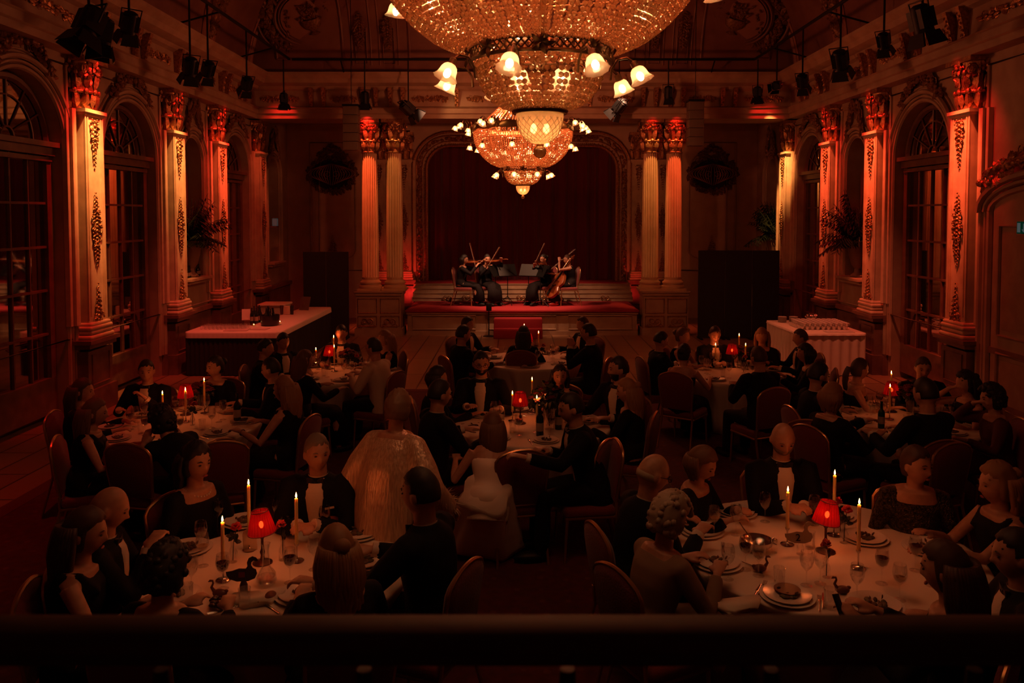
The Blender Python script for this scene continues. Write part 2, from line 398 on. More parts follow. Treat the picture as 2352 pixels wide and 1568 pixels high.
def arch(yc, r, zs, z0, n=14):
    return [(yc-r, z0)]+[(yc-r*cos(pi*i/n), zs+r*sin(pi*i/n)) for i in range(n+1)]+[(yc+r, z0)]
BAYS = [  # centre y, half width, spring z, bottom z, kind
    (10.35, .92, 3.85, .12, 'door'), (13.25, .90, 3.85, .12, 'door'), (15.77, .46, 3.95, 1.62, 'niche'), (18.2, .85, 3.85, .12, 'door'), (20.95, .42, 3.95, 1.62, 'niche')]
def side_wall(side):
    X = WL if side < 0 else WR; out = side*.35
    mb = MB(); y = YN
    bays = BAYS if side < 0 else [b for b in BAYS if b[0] > 11] 
    zt = 6.2
    for yc, r, zs, z0, k in bays:
        # pier up to the bay, then the two halves of the arched opening
        if yc-r-.3 > y: mb.box((X+out/2, (y+yc-r-.3)/2, zt/2), (abs(out), yc-r-.3-y, zt))
        ya, yb = yc-r-.3, yc+r+.3
        n = 12
        left = [(ya, 0), (yc-r, 0 if k == 'door' else z0)]
        # left half
        L = [(ya, z0 if k == 'niche' else 0), (yc-r, z0 if k == 'niche' else 0)]+[(yc-r*cos(pi/2*i/n), zs+r*sin(pi/2*i/n)) for i in range(n+1)]+[(yc, zt), (ya, zt)]
        Rr = [(2*yc-a, b) for a, b in L][::-1]
        mb.prism(L, X, X+out, 'x'); mb.prism(Rr, X, X+out, 'x')
        if k == 'niche': mb.box((X+out/2, yc, z0/2), (abs(out), yb-ya, z0))
        y = yb
    mb.box((X+out/2, (y+YB)/2, zt/2), (abs(out), YB-y, zt))
    mb.box((X+out+side*.05, (YN+YB)/2, 3.1), (.1, YB-YN+1, 6.2))
    struct(mb, 'wall_left' if side < 0 else 'wall_right', wallm)
    # marbled plinth and dado of the wall: runs between the doors
    mb = MB(); segs = []; y = YN
    for yc, r, zs, z0, k in bays:
        if k == 'door': segs.append((y, yc-r-.12)); y = yc+r+.12
    segs.append((y, YB))
    for a, b in segs:
        mb.box((X-side*.05, (a+b)/2, .17), (.10, b-a, .34)); mb.box((X-side*.035, (a+b)/2, .36), (.07, b-a, .05))
        mb.box((X-side*.02, (a+b)/2, .66), (.04, b-a, .56)); mb.box((X-side*.05, (a+b)/2, 1.02), (.10, b-a, .09))
    struct(mb, 'baseboard_left' if side < 0 else 'baseboard_right', dadom)
side_wall(-1); side_wall(1)
mb = MB(); mb.box((XC, YN-.1, 4.3), (WR-WL+1, .2, 8.8)); struct(mb, 'wall_near', wallm)

# ---- mirrored arched doors
def mirror_door(side, yc, r, zs, n, leaves=2):
    X = (WL if side < 0 else WR)+side*.20; X2 = X-side*.012
    root = empty('door_%d' % n, (X, yc, 0)); root['kind'] = 'structure'
    def P(mb, nm, m, sm=False): o = mb.build(nm, m, root, smooth=sm, loc=(-X, -yc, 0)); return o
    mb = MB(); ri = r-.02
    mb.prism(arch(yc, ri, zs, .12), X, X+side*.03, 'x'); P(mb, 'mirror_pane', mirrorm)
    mb = MB()
    # outer frame and mid stile, transom ledge, bottom rail
    for d in (-1, 1): mb.box((X2, yc+d*(ri-.06), zs/2+.06), (.09, .13, zs-.1))
    pts = [(X2, yc-(ri-.05)*cos(pi*i/20), zs+(ri-.05)*sin(pi*i/20)) for i in range(21)]; mb.tube(pts, .055, 6)
    mb.box((X2, yc, .36), (.10, 2*ri-.1, .5)); 
    P(mb, 'door_frame', joinery)
    mb = MB()
    mb.box((X2-side*.06, yc, zs+.02), (.22, 2*r, .07)); mb.box((X2-side*.03, yc, zs-.07), (.15, 2*r-.06, .12)); mb.box((X2-side*.02, yc, zs-.18), (.10, 2*r-.1, .06))
    P(mb, 'transom', joinery)
    mb = MB()
    m3 = 2 if r < .88 else 3
    for k in range(1, m3+1):
        yy = yc-ri+.12+(2*ri-.24)*k/(m3+1); mb.box((X2, yy, (zs+.5)/2), (.035, .028, zs-.7))
    for k in range(1, 5): mb.box((X2, yc, .62+(zs-.8)*k/5), (.04, 2*ri-.1, .032))
    # fanlight bars
    for a in (30, 60, 90, 120, 150):
        t = math.radians(a); mb.tube([(X2, yc+.12*cos(t), zs+.08+.12*sin(t)), (X2, yc+(ri-.06)*cos(t), zs+.05+(ri-.1)*sin(t))], .014, 5)
    mb.tube([(X2, yc+.14*cos(pi*i/8), zs+.06+.14*sin(pi*i/8)) for i in range(9)], .018, 5)
    mb.tube([(X2, yc+.62*ri*cos(pi*i/14), zs+.05+.62*ri*sin(pi*i/14)) for i in range(15)], .013, 5)
    P(mb, 'glazing_bars', joinery)
    mb = MB(); mb.tube([(X2-side*.05, yc+.04, 1.1), (X2-side*.09, yc+.04, 1.12), (X2-side*.09, yc+.14, 1.12)], .011, 6)
    P(mb, 'handle', brassm, True)
    return root
dn = 1
for side in (-1, 1):
    for yc, r, zs, z0, k in BAYS:
        if k == 'door' and not (side > 0 and yc < 11): mirror_door(side, yc, r, zs, dn); dn += 1
# panelled service door in the near right bay, with segmental head
def panel_door(n):
    X = WR-.02; yc = 10.0; root = empty('door_%d' % n, (X, yc, 0)); root['kind'] = 'structure'
    mb = MB(); poly = [(yc-1.05, .02)]+[(yc-1.05*cos(pi*i/12), 2.95+.32*sin(pi*i/12)) for i in range(13)]+[(yc+1.05, .02)]
    mb.prism(poly, X, X-.07, 'x'); mb.build('door_leaf', wallm, root, False, loc=(-X, -yc, 0))
    for za, zb in ((.25, 1.0), (1.25, 2.75)):
        for d in (-1, 1):
            mb = MB(); y0, y1 = yc+d*.52-.36, yc+d*.52+.36
            mb.tube([(X-.08, y0, za), (X-.08, y1, za), (X-.08, y1, zb), (X-.08, y0, zb)], .03, 6, closed=True)
            mb.box((X-.075, yc+d*.52, (za+zb)/2), (.012, .58, zb-za-.16)); mb.build('panel', panelm, root, False, loc=(-X, -yc, 0))
    mb = MB()
    for k, (o_, rr) in enumerate(((1.14, .05), (1.24, .035), (1.34, .05))):
        mb.tube([(X-.06, yc-o_, .1), (X-.06, yc-o_, 2.95)]+[(X-.06-.03*k, yc-o_*cos(pi*i/14), 2.95+(.32+.09*k)*sin(pi*i/14)) for i in range(15)]+[(X-.06, yc+o_, 2.95), (X-.06, yc+o_, .1)], rr, 6)
    mb.build('surround', wallm, root, True, loc=(-X, -yc, 0))
    mb = garland([(-1.2, 0, -.1), (-.6, 0, .12), (0, -.05, .32), (.6, 0, .12), (1.2, 0, -.1)], 36, 5, .16)
    mb.build('carved_crest', giltm, root, True, loc=(-.12, 0, 3.45), rot=(0, 0, -pi/2))
    return root
panel_door(dn); dn += 1

# ---- archivolts: moulded arches and side strips on the wall, one trim for each bay
tn = 1
def archivolt(side, yc, r, zs, z0):
    global tn
    X = (WL if side < 0 else WR)-side*.01; mb = MB()
    for k, (dr, rr, dx) in enumerate(((.035, .035, .0), (.10, .022, .02), (.17, .038, .035), (.26, .02, 0))):
        rad = r+dr; pts = [(X-side*dx, yc-rad, max(z0, .38))]+[(X-side*dx, yc-rad*cos(pi*i/28), zs+rad*sin(pi*i/28)) for i in range(29)]+[(X-side*dx, yc+rad, max(z0, .38))]
        mb.tube(pts, rr, 6)
    o = struct(mb, 'trim_%d' % tn, wallm, smooth=True); tn += 1
    return o
for side in (-1, 1):
    for yc, r, zs, z0, k in BAYS:
        if side > 0 and yc < 11: continue
        archivolt(side, yc, r if k == 'door' else r+.02, zs, z0)
# square panel frames around the arches
for side in (-1, 1):
    X = (WL if side < 0 else WR)-side*.015; mb = MB()
    for i in range(len(PIL_Y)-1):
        a, b = PIL_Y[i]+.38, PIL_Y[i+1]-.38
        mb.tube([(X, a, 1.12), (X, b, 1.12), (X, b, 5.02), (X, a, 5.02)], .028, 6, closed=True)
    struct(mb, 'trim_%d' % tn, wallm, smooth=True); tn += 1

# ================================================================== pilasters
PED = 1.1
def make_pilaster():
    """built facing -y at the origin, wall plane at y=0"""
    t = empty('pilaster')
    class MB(globals()['MB']):
        def build(s, *a, **k): s.v = [(x, min(y, -.001), z) for x, y, z in s.v]; return super().build(*a, **k)
    mb = MB()
    mb.box((0, -.10, .18), (.78, .34, .36)); mb.box((0, -.08, .62), (.68, .28, .6)); mb.box((0, -.10, 1.0), (.76, .34, .07)); mb.box((0, -.12, 1.06), (.84, .38, .06))
    mb.tube([(-.24, -.225, .42), (.24, -.225, .42), (.24, -.225, .86), (-.24, -.225, .86)], .014, 5, closed=True)
    mb.build('pedestal', dadom, t, False)
    mb = MB()
    for z, ww in ((1.12, .66), (1.19, .60), (1.25, .62), (1.30, .56)): mb.lbox((0, -.10, z), (ww, .30*ww/.56, .065), .028)
    mb.build('base_moulding', pilm, t, True)
    mb = MB(); mb.box((0, -.08, 2.86), (.50, .22, 3.06))
    for x in (-.18, .18): mb.box((x, -.198, 2.86), (.025, .02, 2.9))
    for x in (-.235, .235): mb.box((x, -.195, 2.86), (.03, .02, 3.0))
    mb.box((0, -.10, 4.40), (.60, .28, .05)); mb.box((0, -.09, 4.36), (.55, .25, .05))
    for x in (-.36, .36): mb.box((x, -.05, 2.86), (.10, .12, 3.1))
    for x in (-.46, .46): mb.box((x, -.03, 2.86), (.06, .08, 3.1))
    mb.build('shaft', pilm, t, False)
    mb = MB(); capital(mb, .22, .78, TR((0, -.02, 4.40), (0, 0, 0), (1.0, .72, 1)))
    for k in range(14):
        rg = random.Random(k); leaf(mb, (rg.uniform(-.14, .14), -.2, 4.9+rg.uniform(-.1, .3)), .12, rg.uniform(0, 6.3))
    mb.build('capital', giltm, t, True)
    for z, h, w_, s, pf in ((4.30, .72, .34, 1, lambda q: (1-q)**.9*min(1, 6*q+.3)), (3.25, 1.12, .30, 2, lambda q: sin(pi*min(1, q*1.02))**.9), (1.92, .60, .32, 3, lambda q: q**1.3+.12)):
        o = drop_ornament(h, w_, s, pf).build('carved_drop', giltm, t, True); o.location = (0, -.2, z)
    return t
def place(tree, proto, used, loc, rz, label, cat, group=None):
    o = proto if not used[0] else copy_tree(proto, None, tree); used[0] = True
    o.location = loc; o.rotation_euler = (0, 0, rz); tag(o, label, cat, group); return o
def tree_of():
    t = {}
    for c in bpy.data.objects:
        if c.parent: t.setdefault(c.parent.name, []).append(c)
    return t
pp = make_pilaster(); used = [False]; tr = tree_of()
LN = ['painted pilaster at the edge of view beside the mirrored door, wall with the bar', 'amber lit pilaster with red capital between the two large mirrored doors', 'amber pilaster between mirrored door and plant niche behind the bar table', 'pink-red lit pilaster past the plant niche, above the dark bar', 'dim orange pilaster at the room corner before the black screen']
RN = ['dim pilaster beside the panelled door on the exit-sign side', 'tall red-orange pilaster beside the large mirrored door opposite the bar', 'red-orange pilaster between urn niche and mirrored door, above the cup table', 'orange-red pilaster between the urn niche and the dim mirrored door', 'bright orange strip of pilaster at the corner by the wide black screen']
for i, y in enumerate(PIL_Y):
    place(tr, pp, used, (WL, y, 0), pi/2, LN[i], 'pilaster', 'gilded pilasters along the side walls')
    place(tr, pp, used, (WR, y, 0), -pi/2, RN[i], 'pilaster', 'gilded pilasters along the side walls')

# ================================================================== entablature with brackets
def entab(path_side):
    """profile (distance out, z) of the entablature"""
    return [(0, 5.17), (.26, 5.17), (.26, 5.27), (.30, 5.29), (.30, 5.40), (.34, 5.42), (.22, 5.46), (.22, 5.82), (.30, 5.86), (.34, 5.92), (.52, 5.97), (.56, 6.06), (.64, 6.14), (.64, 6.2), (0, 6.2)]
prof = entab(0)
for side in (-1, 1):
    X = WL if side < 0 else WR
    mb = MB(); R0 = [(X-side*a, YN, z) for a, z in prof]; R1 = [(X-side*a, 19.4, z) for a, z in prof]
    mb.loft([R0, R1]); struct(mb, 'trim_%d' % tn, wallm); tn += 1
# far beam resting on the columns
YF = 18.95
mb = MB(); pf = [(YF+.26-a, z) for a, z in prof[:-1]]+[(YF+1.0, 6.2), (YF+1.0, 5.17)]
mb.loft([[(WL-.1, a, z) for a, z in pf], [(WR+.1, a, z) for a, z in pf]]); struct(mb, 'trim_%d' % tn, wallm); tn += 1
# bracket consoles on the frieze
mb = MB()
scroll(mb, (0, -.06, -.10), .055, 1, 1, 1.3, .3, M=M4.Rotation(pi/2, 4, 'Z')); scroll(mb, (0, -.02, -.42), .04, 1, 1, 1.3, .3, M=M4.Rotation(pi/2, 4, 'Z'))
mb.loft([[(-.05, 0, 0), (.05, 0, 0), (.05, -.15, 0), (-.05, -.15, 0)], [(-.05, 0, -.2), (.05, 0, -.2), (.05, -.10, -.2), (-.05, -.10, -.2)], [(-.035, 0, -.45), (.035, 0, -.45), (.035, -.05, -.45), (-.035, -.05, -.45)]])
for k in range(7): leaf(mb, (0, -.12+k*.01, -.05-k*.055), .07, -pi/2+(.5 if k % 2 else -.5))
blob(mb, (0, -.06, -.48), .03)
br = mb.build('frieze_bracket', giltm, None, True); first = [True]
def bracket(loc, rz, label):
    o = br if first[0] else br.copy()
    if not first[0]: COL.objects.link(o)
    first[0] = False; o.location = loc; o.rotation_euler = (0, 0, rz); o.scale = (1, 1.15, .95); tag(o, label, 'bracket', 'carved brackets on the frieze')
for x in (-4.85, -4.55, -3.62, -3.32, -2.98, -2.68, -1.42, 1.72, 2.98, 3.28, 3.62, 3.92, 4.85, 5.15):
    bracket((x, YF+.04, 5.88), 0, 'gilded scroll bracket on the frieze of the beam above the stage columns')
for side in (-1, 1):
    for y in PIL_Y[:-1]+[18.0, 13.1]:
        for d in (-.17, .17): bracket(((WL+.22) if side < 0 else (WR-.22), y+d, 5.88), pi/2 if side < 0 else -pi/2, 'gilded scroll bracket on the frieze above the bar side arches' if side < 0 else 'gilded scroll bracket on the frieze above the cup table side arches')
# low relief panels between brackets on the frieze
fr = garland([(-.5, 0, 0), (.5, 0, 0)], 22, 11, .085).build('frieze_relief', giltm, None, True)
ff = [True]
def relief(loc, rz, sx, label):
    o = fr if ff[0] else fr.copy()
    if not ff[0]: COL.objects.link(o)
    ff[0] = False; o.location = loc; o.rotation_euler = (0, 0, rz); o.scale = (sx, .7, 1); tag(o, label, 'relief', 'gilded leaf reliefs along the frieze')
for x, s in ((-5.6, .8), (-4.1, .55), (-2.05, .75), (-.6, 1.0), (.9, 1.0), (2.35, .75), (4.4, .55), (5.85, .8)): relief((x, YF+.04, 5.64), 0, s, 'gilded leaf relief in the frieze of the beam above the columns')
for side in (-1, 1):
    for a, b in ((9.2, 11.4), (12.1, 12.8), (13.4, 14.4), (15.05, 16.5), (17.2, 17.8)):
        relief(((WL+.22) if side < 0 else (WR-.22), (a+b)/2, 5.64), pi/2 if side < 0 else -pi/2, (b-a)*.8, 'gilded leaf relief in the frieze on the bar side' if side < 0 else 'gilded leaf relief in the frieze on the cup table side')

# crests over the arches
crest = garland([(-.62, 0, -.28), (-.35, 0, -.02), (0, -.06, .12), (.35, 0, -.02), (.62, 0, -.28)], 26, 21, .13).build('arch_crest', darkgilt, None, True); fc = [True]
for side in (-1, 1):
    for yc, r, zs, z0, k in BAYS:
        if side > 0 and yc < 11: continue
        o = crest if fc[0] else crest.copy()
        if not fc[0]: COL.objects.link(o)
        fc[0] = False; o.location = ((WL+.04) if side < 0 else (WR-.04), yc, zs+r+.32 if k == 'door' else zs+r+.5); o.rotation_euler = (0, 0, pi/2 if side < 0 else -pi/2)
        o.scale = (1, 1, 1) if k == 'door' else (.6, 1, 1.5)
        w_ = {10.35: 'over the nearest mirrored door', 13.25: 'over the mirrored door beside the tall lit pilaster', 15.77: 'over the plant niche', 18.2: 'over the dim far mirrored door', 20.95: 'over the last niche by the stage'}[yc]
        tag(o, 'carved crest %s, %s side' % (w_, 'bar' if side < 0 else 'cup table'), 'carving', 'carved crests above the arches')

# ================================================================== cove and ceiling
RC = 2.45
def cove(x0, y0, nx, ny, a, b):
    """cove swept from a to b; out direction (nx,ny)"""
    mb = MB(); rings = []
    for P_ in (a, b):
        rings.append([(P_[0]+nx*(RC*(1-cos(pi/2*i/14))), P_[1]+ny*(RC*(1-cos(pi/2*i/14))), 6.15+RC*sin(pi/2*i/14)) for i in range(15)]+[(P_[0]-nx*.1, P_[1]-ny*.1, 6.15+RC+.1), (P_[0]-nx*.1, P_[1]-ny*.1, 6.15)])
    mb.loft(rings); return mb
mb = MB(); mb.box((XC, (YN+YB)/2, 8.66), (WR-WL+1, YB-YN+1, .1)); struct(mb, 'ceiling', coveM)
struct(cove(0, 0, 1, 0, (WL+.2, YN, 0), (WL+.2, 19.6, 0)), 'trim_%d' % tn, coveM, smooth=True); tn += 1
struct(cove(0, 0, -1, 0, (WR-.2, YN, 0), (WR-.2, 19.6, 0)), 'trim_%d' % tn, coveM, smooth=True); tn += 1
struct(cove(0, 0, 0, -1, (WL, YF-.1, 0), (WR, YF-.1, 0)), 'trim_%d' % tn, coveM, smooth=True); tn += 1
def far_cove(x, u, off=0):   # u = arc angle in radians
    return V((x, YF-.1-RC*(1-cos(u))-off*cos(u), 6.15+RC*sin(u)+off*(-sin(u))))
def side_cove(side, y, u, off=0):
    X = WL+.2 if side < 0 else WR-.2
    return V((X-side*(RC*(1-cos(u))+off*cos(u)), y, 6.15+RC*sin(u)-off*sin(u)))
# cove pilaster strips and panel mouldings on the far cove
mb = MB()
for x in (-3.62, -2.98, 3.2, 3.85):
    for d in (-.22, .22): mb.tube([far_cove(x+d, u/10, .01) for u in range(1, 10)], .02, 6)
    mb.tube([far_cove(x-.13, .12, .01), far_cove(x+.13, .12, .01), far_cove(x+.13, .45, .01), far_cove(x-.13, .45, .01)], .018, 6, closed=True)
for xa, xb in ((-5.6, -4.05), (4.3, 5.9), (-2.5, 2.75)):
    mb.tube([far_cove(xa, .16, .02), far_cove(xb, .16, .02)]+[far_cove(xb, .16+.1*k, .02) for k in range(1, 9)], .03, 6); mb.tube([far_cove(xa, .16+.1*k, .02) for k in range(0, 9)], .03, 6)
struct(mb, 'trim_%d' % tn, coveM, smooth=True); tn += 1
for i, x in enumerate((-3.62, -2.98, 3.2, 3.85)):
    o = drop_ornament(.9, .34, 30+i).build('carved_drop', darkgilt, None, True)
    p = far_cove(x, .62, .03); o.location = p; o.rotation_euler = (.35, 0, 0)
    tag(o, 'carved drop on the cove above the %s' % ('outer stage column on the bar side', 'inner stage column on the bar side', 'inner stage column on the cup table side', 'outer stage column on the cup table side')[i], 'carving')
# oval medallions on the far cove
def medallion(x, u, rz, label):
    t = empty('wreath_medallion', far_cove(x, u, .02)); t.rotation_euler = (u+.05, rz, 0)
    o = spray(.98, .82, 90, 3, .17).build('leaf_wreath', darkgilt, t, True)
    mb = MB()
    for k, (q, rr) in enumerate(((.78, .03), (.70, .02), (1.18, .03))): mb.tube([(q*1.0*cos(2*pi*i/48), -.02, q*.84*sin(2*pi*i/48)) for i in range(48)], rr, 6, closed=True)
    mb.build('oval_moulding', coveM, t, True)
    mb = MB(); mb.loft([[(.66*cos(2*pi*i/40), y, .54*sin(2*pi*i/40)) for i in range(40)] for y in (.03, -.01)]); mb.build('oval_field', mat('oval_field_plaster', (.26, .12, .08), .6), t, False)
    mb = MB(); mb.lathe([(.06, -.36), (.14, -.33), (.05, -.27), (.20, -.16), (.25, -.02), (.22, .02)], 16, M=TR((0, -.04, -.05), (0, 0, 0), (1, .4, 1)))
    rg = random.Random(9)
    for k in range(60): leaf(mb, (rg.uniform(-.2, .2), -.05, rg.uniform(-.05, .28)), .11, rg.uniform(0, 6.28))
    for sd in (-1, 1):
        for k in range(12): leaf(mb, (sd*(.40+.02*k), -.03, .3-.05*k), .09, rg.uniform(0, 6.28))
    mb.build('flower_urn', darkgilt, t, True)
    tag(t, label, 'medallion', 'oval wreath medallions on the coving')
medallion(-4.75, .55, -.25, 'oval wreath medallion with flower urn, cove above the bar side of stage')
medallion(5.05, .55, .25, 'oval wreath medallion with flower urn, cove above the cup table side of stage')
# lunette arches of the side coves with figures' spandrels left as leafy panels
for side in (-1, 1):
    mb = MB()
    for yc in (9.6, 14.2):
        for q, rr in ((1.75, .06), (1.6, .035), (1.95, .04)):
            mb.tube([side_cove(side, yc-q*cos(pi*i/26), .08+.95*sin(pi*i/26)*q/1.75, .02) for i in range(27)], rr, 6)
    for yc in (17.4,):
        for q, rr in ((1.2, .05), (1.05, .03)):
            mb.tube([side_cove(side, yc-q*cos(pi*i/26), .08+1.1*sin(pi*i/26)*q/1.2, .02) for i in range(27)], rr, 6)
    struct(mb, 'trim_%d' % tn, mat('cove_moulding', (.32, .13, .08), .45), smooth=True); tn += 1
    for k, yc in enumerate((11.9, 16.1)):
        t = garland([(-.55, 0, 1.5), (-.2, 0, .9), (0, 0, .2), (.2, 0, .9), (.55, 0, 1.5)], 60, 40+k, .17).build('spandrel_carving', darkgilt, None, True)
        t.location = side_cove(side, yc, .1, .03); t.rotation_euler = (0, 0, pi/2 if side < 0 else -pi/2); 
        t.rotation_euler.rotate_axis('X', .28)
        tag(t, 'carved foliage spandrel between cove arches, %s on the %s side' % (('nearer one', 'one close to the stage')[k], ('bar', 'cup table')[side > 0]), 'carving', 'carved spandrels on the side coves')

# ================================================================== far end: stage, columns, proscenium
sx0, sx1 = -2.64, 2.90; SZ = .59
mb = MB(); mb.box((XC-.02, 20.1, SZ/2-.02), (sx1-sx0, 1.9, SZ-.04)); mb.box((XC-.02, 19.14, .05), (sx1-sx0+.04, .06, .10)); mb.box((XC-.02, 19.14, SZ-.06), (sx1-sx0+.04, .06, .05))
st = tag(empty('stage_platform', (0, 0, 0)), 'low cream panelled stage platform topped with red carpet', 'stage')
mb.build('platform', panelm, st, False)
for a, b in ((sx0+.12, sx0+1.65), (sx0+1.95, sx1-1.95), (sx1-1.65, sx1-.12)):
    mb = MB(); mb.tube([(a, 19.135, .14), (b, 19.135, .14), (b, 19.135, .47), (a, 19.135, .47)], .016, 6, closed=True); mb.build('panel_moulding', wallm, st, False)
mb = MB(); mb.lbox((XC-.02, 20.1, SZ-.01), (sx1-sx0+.10, 2.04, .06), .02); mb.build('carpet_top', redcarpet, st, True)
mb = MB()
for k in range(2): mb.lbox((.15, 18.95-.15+.15*k-.15, .14+.14*k), (1.15, .34+.0*k, .28+.28*k), .02)
mb = MB(); mb.lbox((.03, 18.93, .22), (1.15, .30, .44), .02); mb.lbox((.03, 18.66, .11), (1.15, .30, .22), .02)
tag(mb.build('stage_steps', redcarpet, None, True), 'two small dark red carpeted steps against the stage front', 'steps')
# cream steps up to the curtain and the upper red floor
mb = MB()
for k in range(4): mb.box((.15, 21.2+.12*k+.6, SZ+.055+.11*k), (5.9, 1.2, .11)); mb.box((.15, 21.2+.12*k-.005, SZ+.1+.11*k), (5.9, .03, .02))
up = tag(empty('upper_stage', (0, 0, 0)), 'cream steps rising behind the quartet to the red upper stage', 'stage')
mb.build('steps', wallm, up, False)
mb = MB(); mb.lbox((.15, 22.4, SZ+.45), (5.7, 1.5, .03), .01); mb.build('carpet_strip', redcarpet, up, True)
for x in (-1.85, -1.35, .1, .65, 1.1, 2.35):
    mb = MB()
    for d in (-1, 1): scroll(mb, (d*.05, 0, 0), .07, d, 1, 1.3, .2)
    o = mb.build('scroll_relief', giltm, up, True); o.location = (x, 21.17, SZ+.03)
# curtain
mb = MB(); n = 260; ring = []
import itertools
rg = random.Random(2)
ph = [rg.uniform(0, 6.28) for _ in range(6)]
def cy(x): return 22.62+.055*sin(x*19+ph[0]+.8*sin(x*3))+.03*sin(x*31+ph[1])+.02*sin(x*7+ph[2])
R0 = [[(-2.75+5.75*i/n, cy(-2.75+5.75*i/n)*(1)+.0, z) for i in range(n+1)] for z in (1.06, 2.2, 3.4, 5.0)]
mb.loft(R0, caps=False, closed=False); 
tag(mb.build('stage_curtain', velvet, None, True, ang=0), 'dark red velvet curtain closing the stage opening', 'curtain')
# back wall with the proscenium opening
OXA, OXB, OZT, OR = -2.50, 2.78, 4.80, .62
def open_poly(e=0, n=8):
    a, b, t, r = OXA-e, OXB+e, OZT+e, OR+e
    return [(a, 1.05)]+[(a+r-r*cos(pi/2*i/n), t-r+r*sin(pi/2*i/n)) for i in range(n+1)]+[(b-r+r*sin(pi/2*i/n), t-r+r*cos(pi/2*i/n)) for i in range(n+1)]+[(b, 1.05)]
mb = MB(); xm = (OXA+OXB)/2; half = [p for p in open_poly() if p[0] <= xm]
Lp = [(WL-.4, 1.05)]+half+[(xm, OZT), (xm, 8.6), (WL-.4, 8.6)]
Rp = [(2*xm-a if a > WL-.3 else WR+.4, b) for a, b in Lp][::-1]
mb.prism(Lp, YB, YB+.25, 'y'); mb.prism(Rp, YB, YB+.25, 'y')
mb.box(((WL+OXA)/2-.2, YB+.125, .525), (OXA-WL+.4, .25, 1.05)); mb.box(((WR+OXB)/2+.2, YB+.125, .525), (WR-OXB+.4, .25, 1.05))
struct(mb, 'wall_back', backwallm)
mb = MB(); mb.box((.15, 23.6, 4.3), (14, .2, 8.6)); struct(mb, 'wall_stage', wallm)
mb = MB(); mb.box((.15, 20.9, 6.16), (13.6, 3.0, .08)); struct(mb, 'ceiling', coveM)
pr = tag(empty('proscenium_frame', (xm, YB, 1.05)), 'gilded rounded frame of carved leaves around the stage curtain', 'frame')
mb = MB()
for e, rr in ((.02, .045), (.30, .03), (.14, .02), (.40, .05)): mb.tube([(x-xm, -.04, z-1.05) for x, z in open_poly(e)], rr, 6)
mb.build('frame_moulding', giltm, pr, True)
mb = MB(); pts = [(x-xm, -.05, z-1.05) for x, z in open_poly(.22, 10)]
rg = random.Random(4)
tot = []
for i in range(len(pts)-1):
    L = (V(pts[i+1])-V(pts[i])).length; k = max(1, int(L/.07))
    for j in range(k): tot.append((V(pts[i]).lerp(V(pts[i+1]), j/k), V(pts[i+1])-V(pts[i])))
for q, (p, d) in enumerate(tot):
    a = atan2(d.z, d.x)
    for k in range(2): leaf(mb, tuple(p), .13, a+rg.uniform(-.7, .7)+(.3 if q % 2 else -.3))
    if q % 3 == 0: blob(mb, (p.x, p.y-.05, p.z), .045)
    if q % 6 == 0: scroll(mb, tuple(p), .07, rg.choice((1, -1)), rg.choice((1, -1)), n=10)
mb.build('leaf_carving', giltm, pr, True)
mb = MB(); pts = [(x-xm, -.05, z-1.05) for x, z in open_poly(.07, 10)]
for i in range(len(pts)-1):
    L = (V(pts[i+1])-V(pts[i])).length; k = max(1, int(L/.055))
    for j in range(k): blob(mb, tuple(V(pts[i]).lerp(V(pts[i+1]), j/k)), .022)
mb.build('beading', giltm, pr, True)
# back pilaster strips between the columns and the frame
for i, (x, lb) in enumerate(((-3.82, 'pilaster strip with carved drops seen between the two columns, bar side'), (-3.12, 'pilaster strip with carved drops beside the curtain frame, bar side'), (3.38, 'pilaster strip with carved drops beside the curtain frame, cup table side'), (4.05, 'pilaster strip with carved drops seen between the two columns, cup table side'))):
    o = place(tr, pp, [True], (x, YB, 0), 0, lb, 'pilaster', 'narrow pilasters behind the columns'); o.scale = (.75, .8, 1.0)
# cartouche vents and panel mouldings of the back bays
def cartouche(x, label):
    t = empty('cartouche_vent', (x, YB-.02, 4.02))
    mb = MB(); mb.loft([[(.56*cos(2*pi*i/40)*(1+.08*cos(4*pi*i/40)), y, .42*sin(2*pi*i/40)) for i in range(40)] for y in (.0, -.03)]); mb.build('vent_shade_plate', mat('vent_shade', (.01, .004, .003), .9), t, False)  # solid near-black plate, painting the shade inside the vent opening
    mb = MB()
    for d in (-1, 1):
        for k in range(9): mb.tube([(d*(.05+.055*k)*sin(pi*(.15+.75*q/11))+d*.02*k, -.05, -.30+.04*k*.5+(.60-.03*k)*q/11-.0*k) for q in range(12)], .008, 4)
        scroll(mb, (d*.12, -.05, -.12), .12, d, 1, 1.6, .07); scroll(mb, (d*.30, -.05, -.02), .10, d, 1, 1.6, .07)
    mb.build('grille_scrolls', mat('grille_paint', (.45, .20, .12), .4), t, True)
    spray(.62, .46, 54, 6, .13).build('scroll_frame', darkgilt, t, True)
    o = garland([(-.35, 0, .5), (0, 0, .75), (.35, 0, .5)], 26, 8, .13).build('crest', darkgilt, t, True)
    tag(t, label, 'vent', 'pierced cartouche vents on the back wall')
cartouche(at_y(763, 405, YB).x, 'pierced oval cartouche vent on the wall, bar side of the stage')
cartouche(at_y(1636, 402, YB).x, 'pierced oval cartouche vent on the wall, cup table side of the stage')
mb = MB(); Y_ = YB-.03
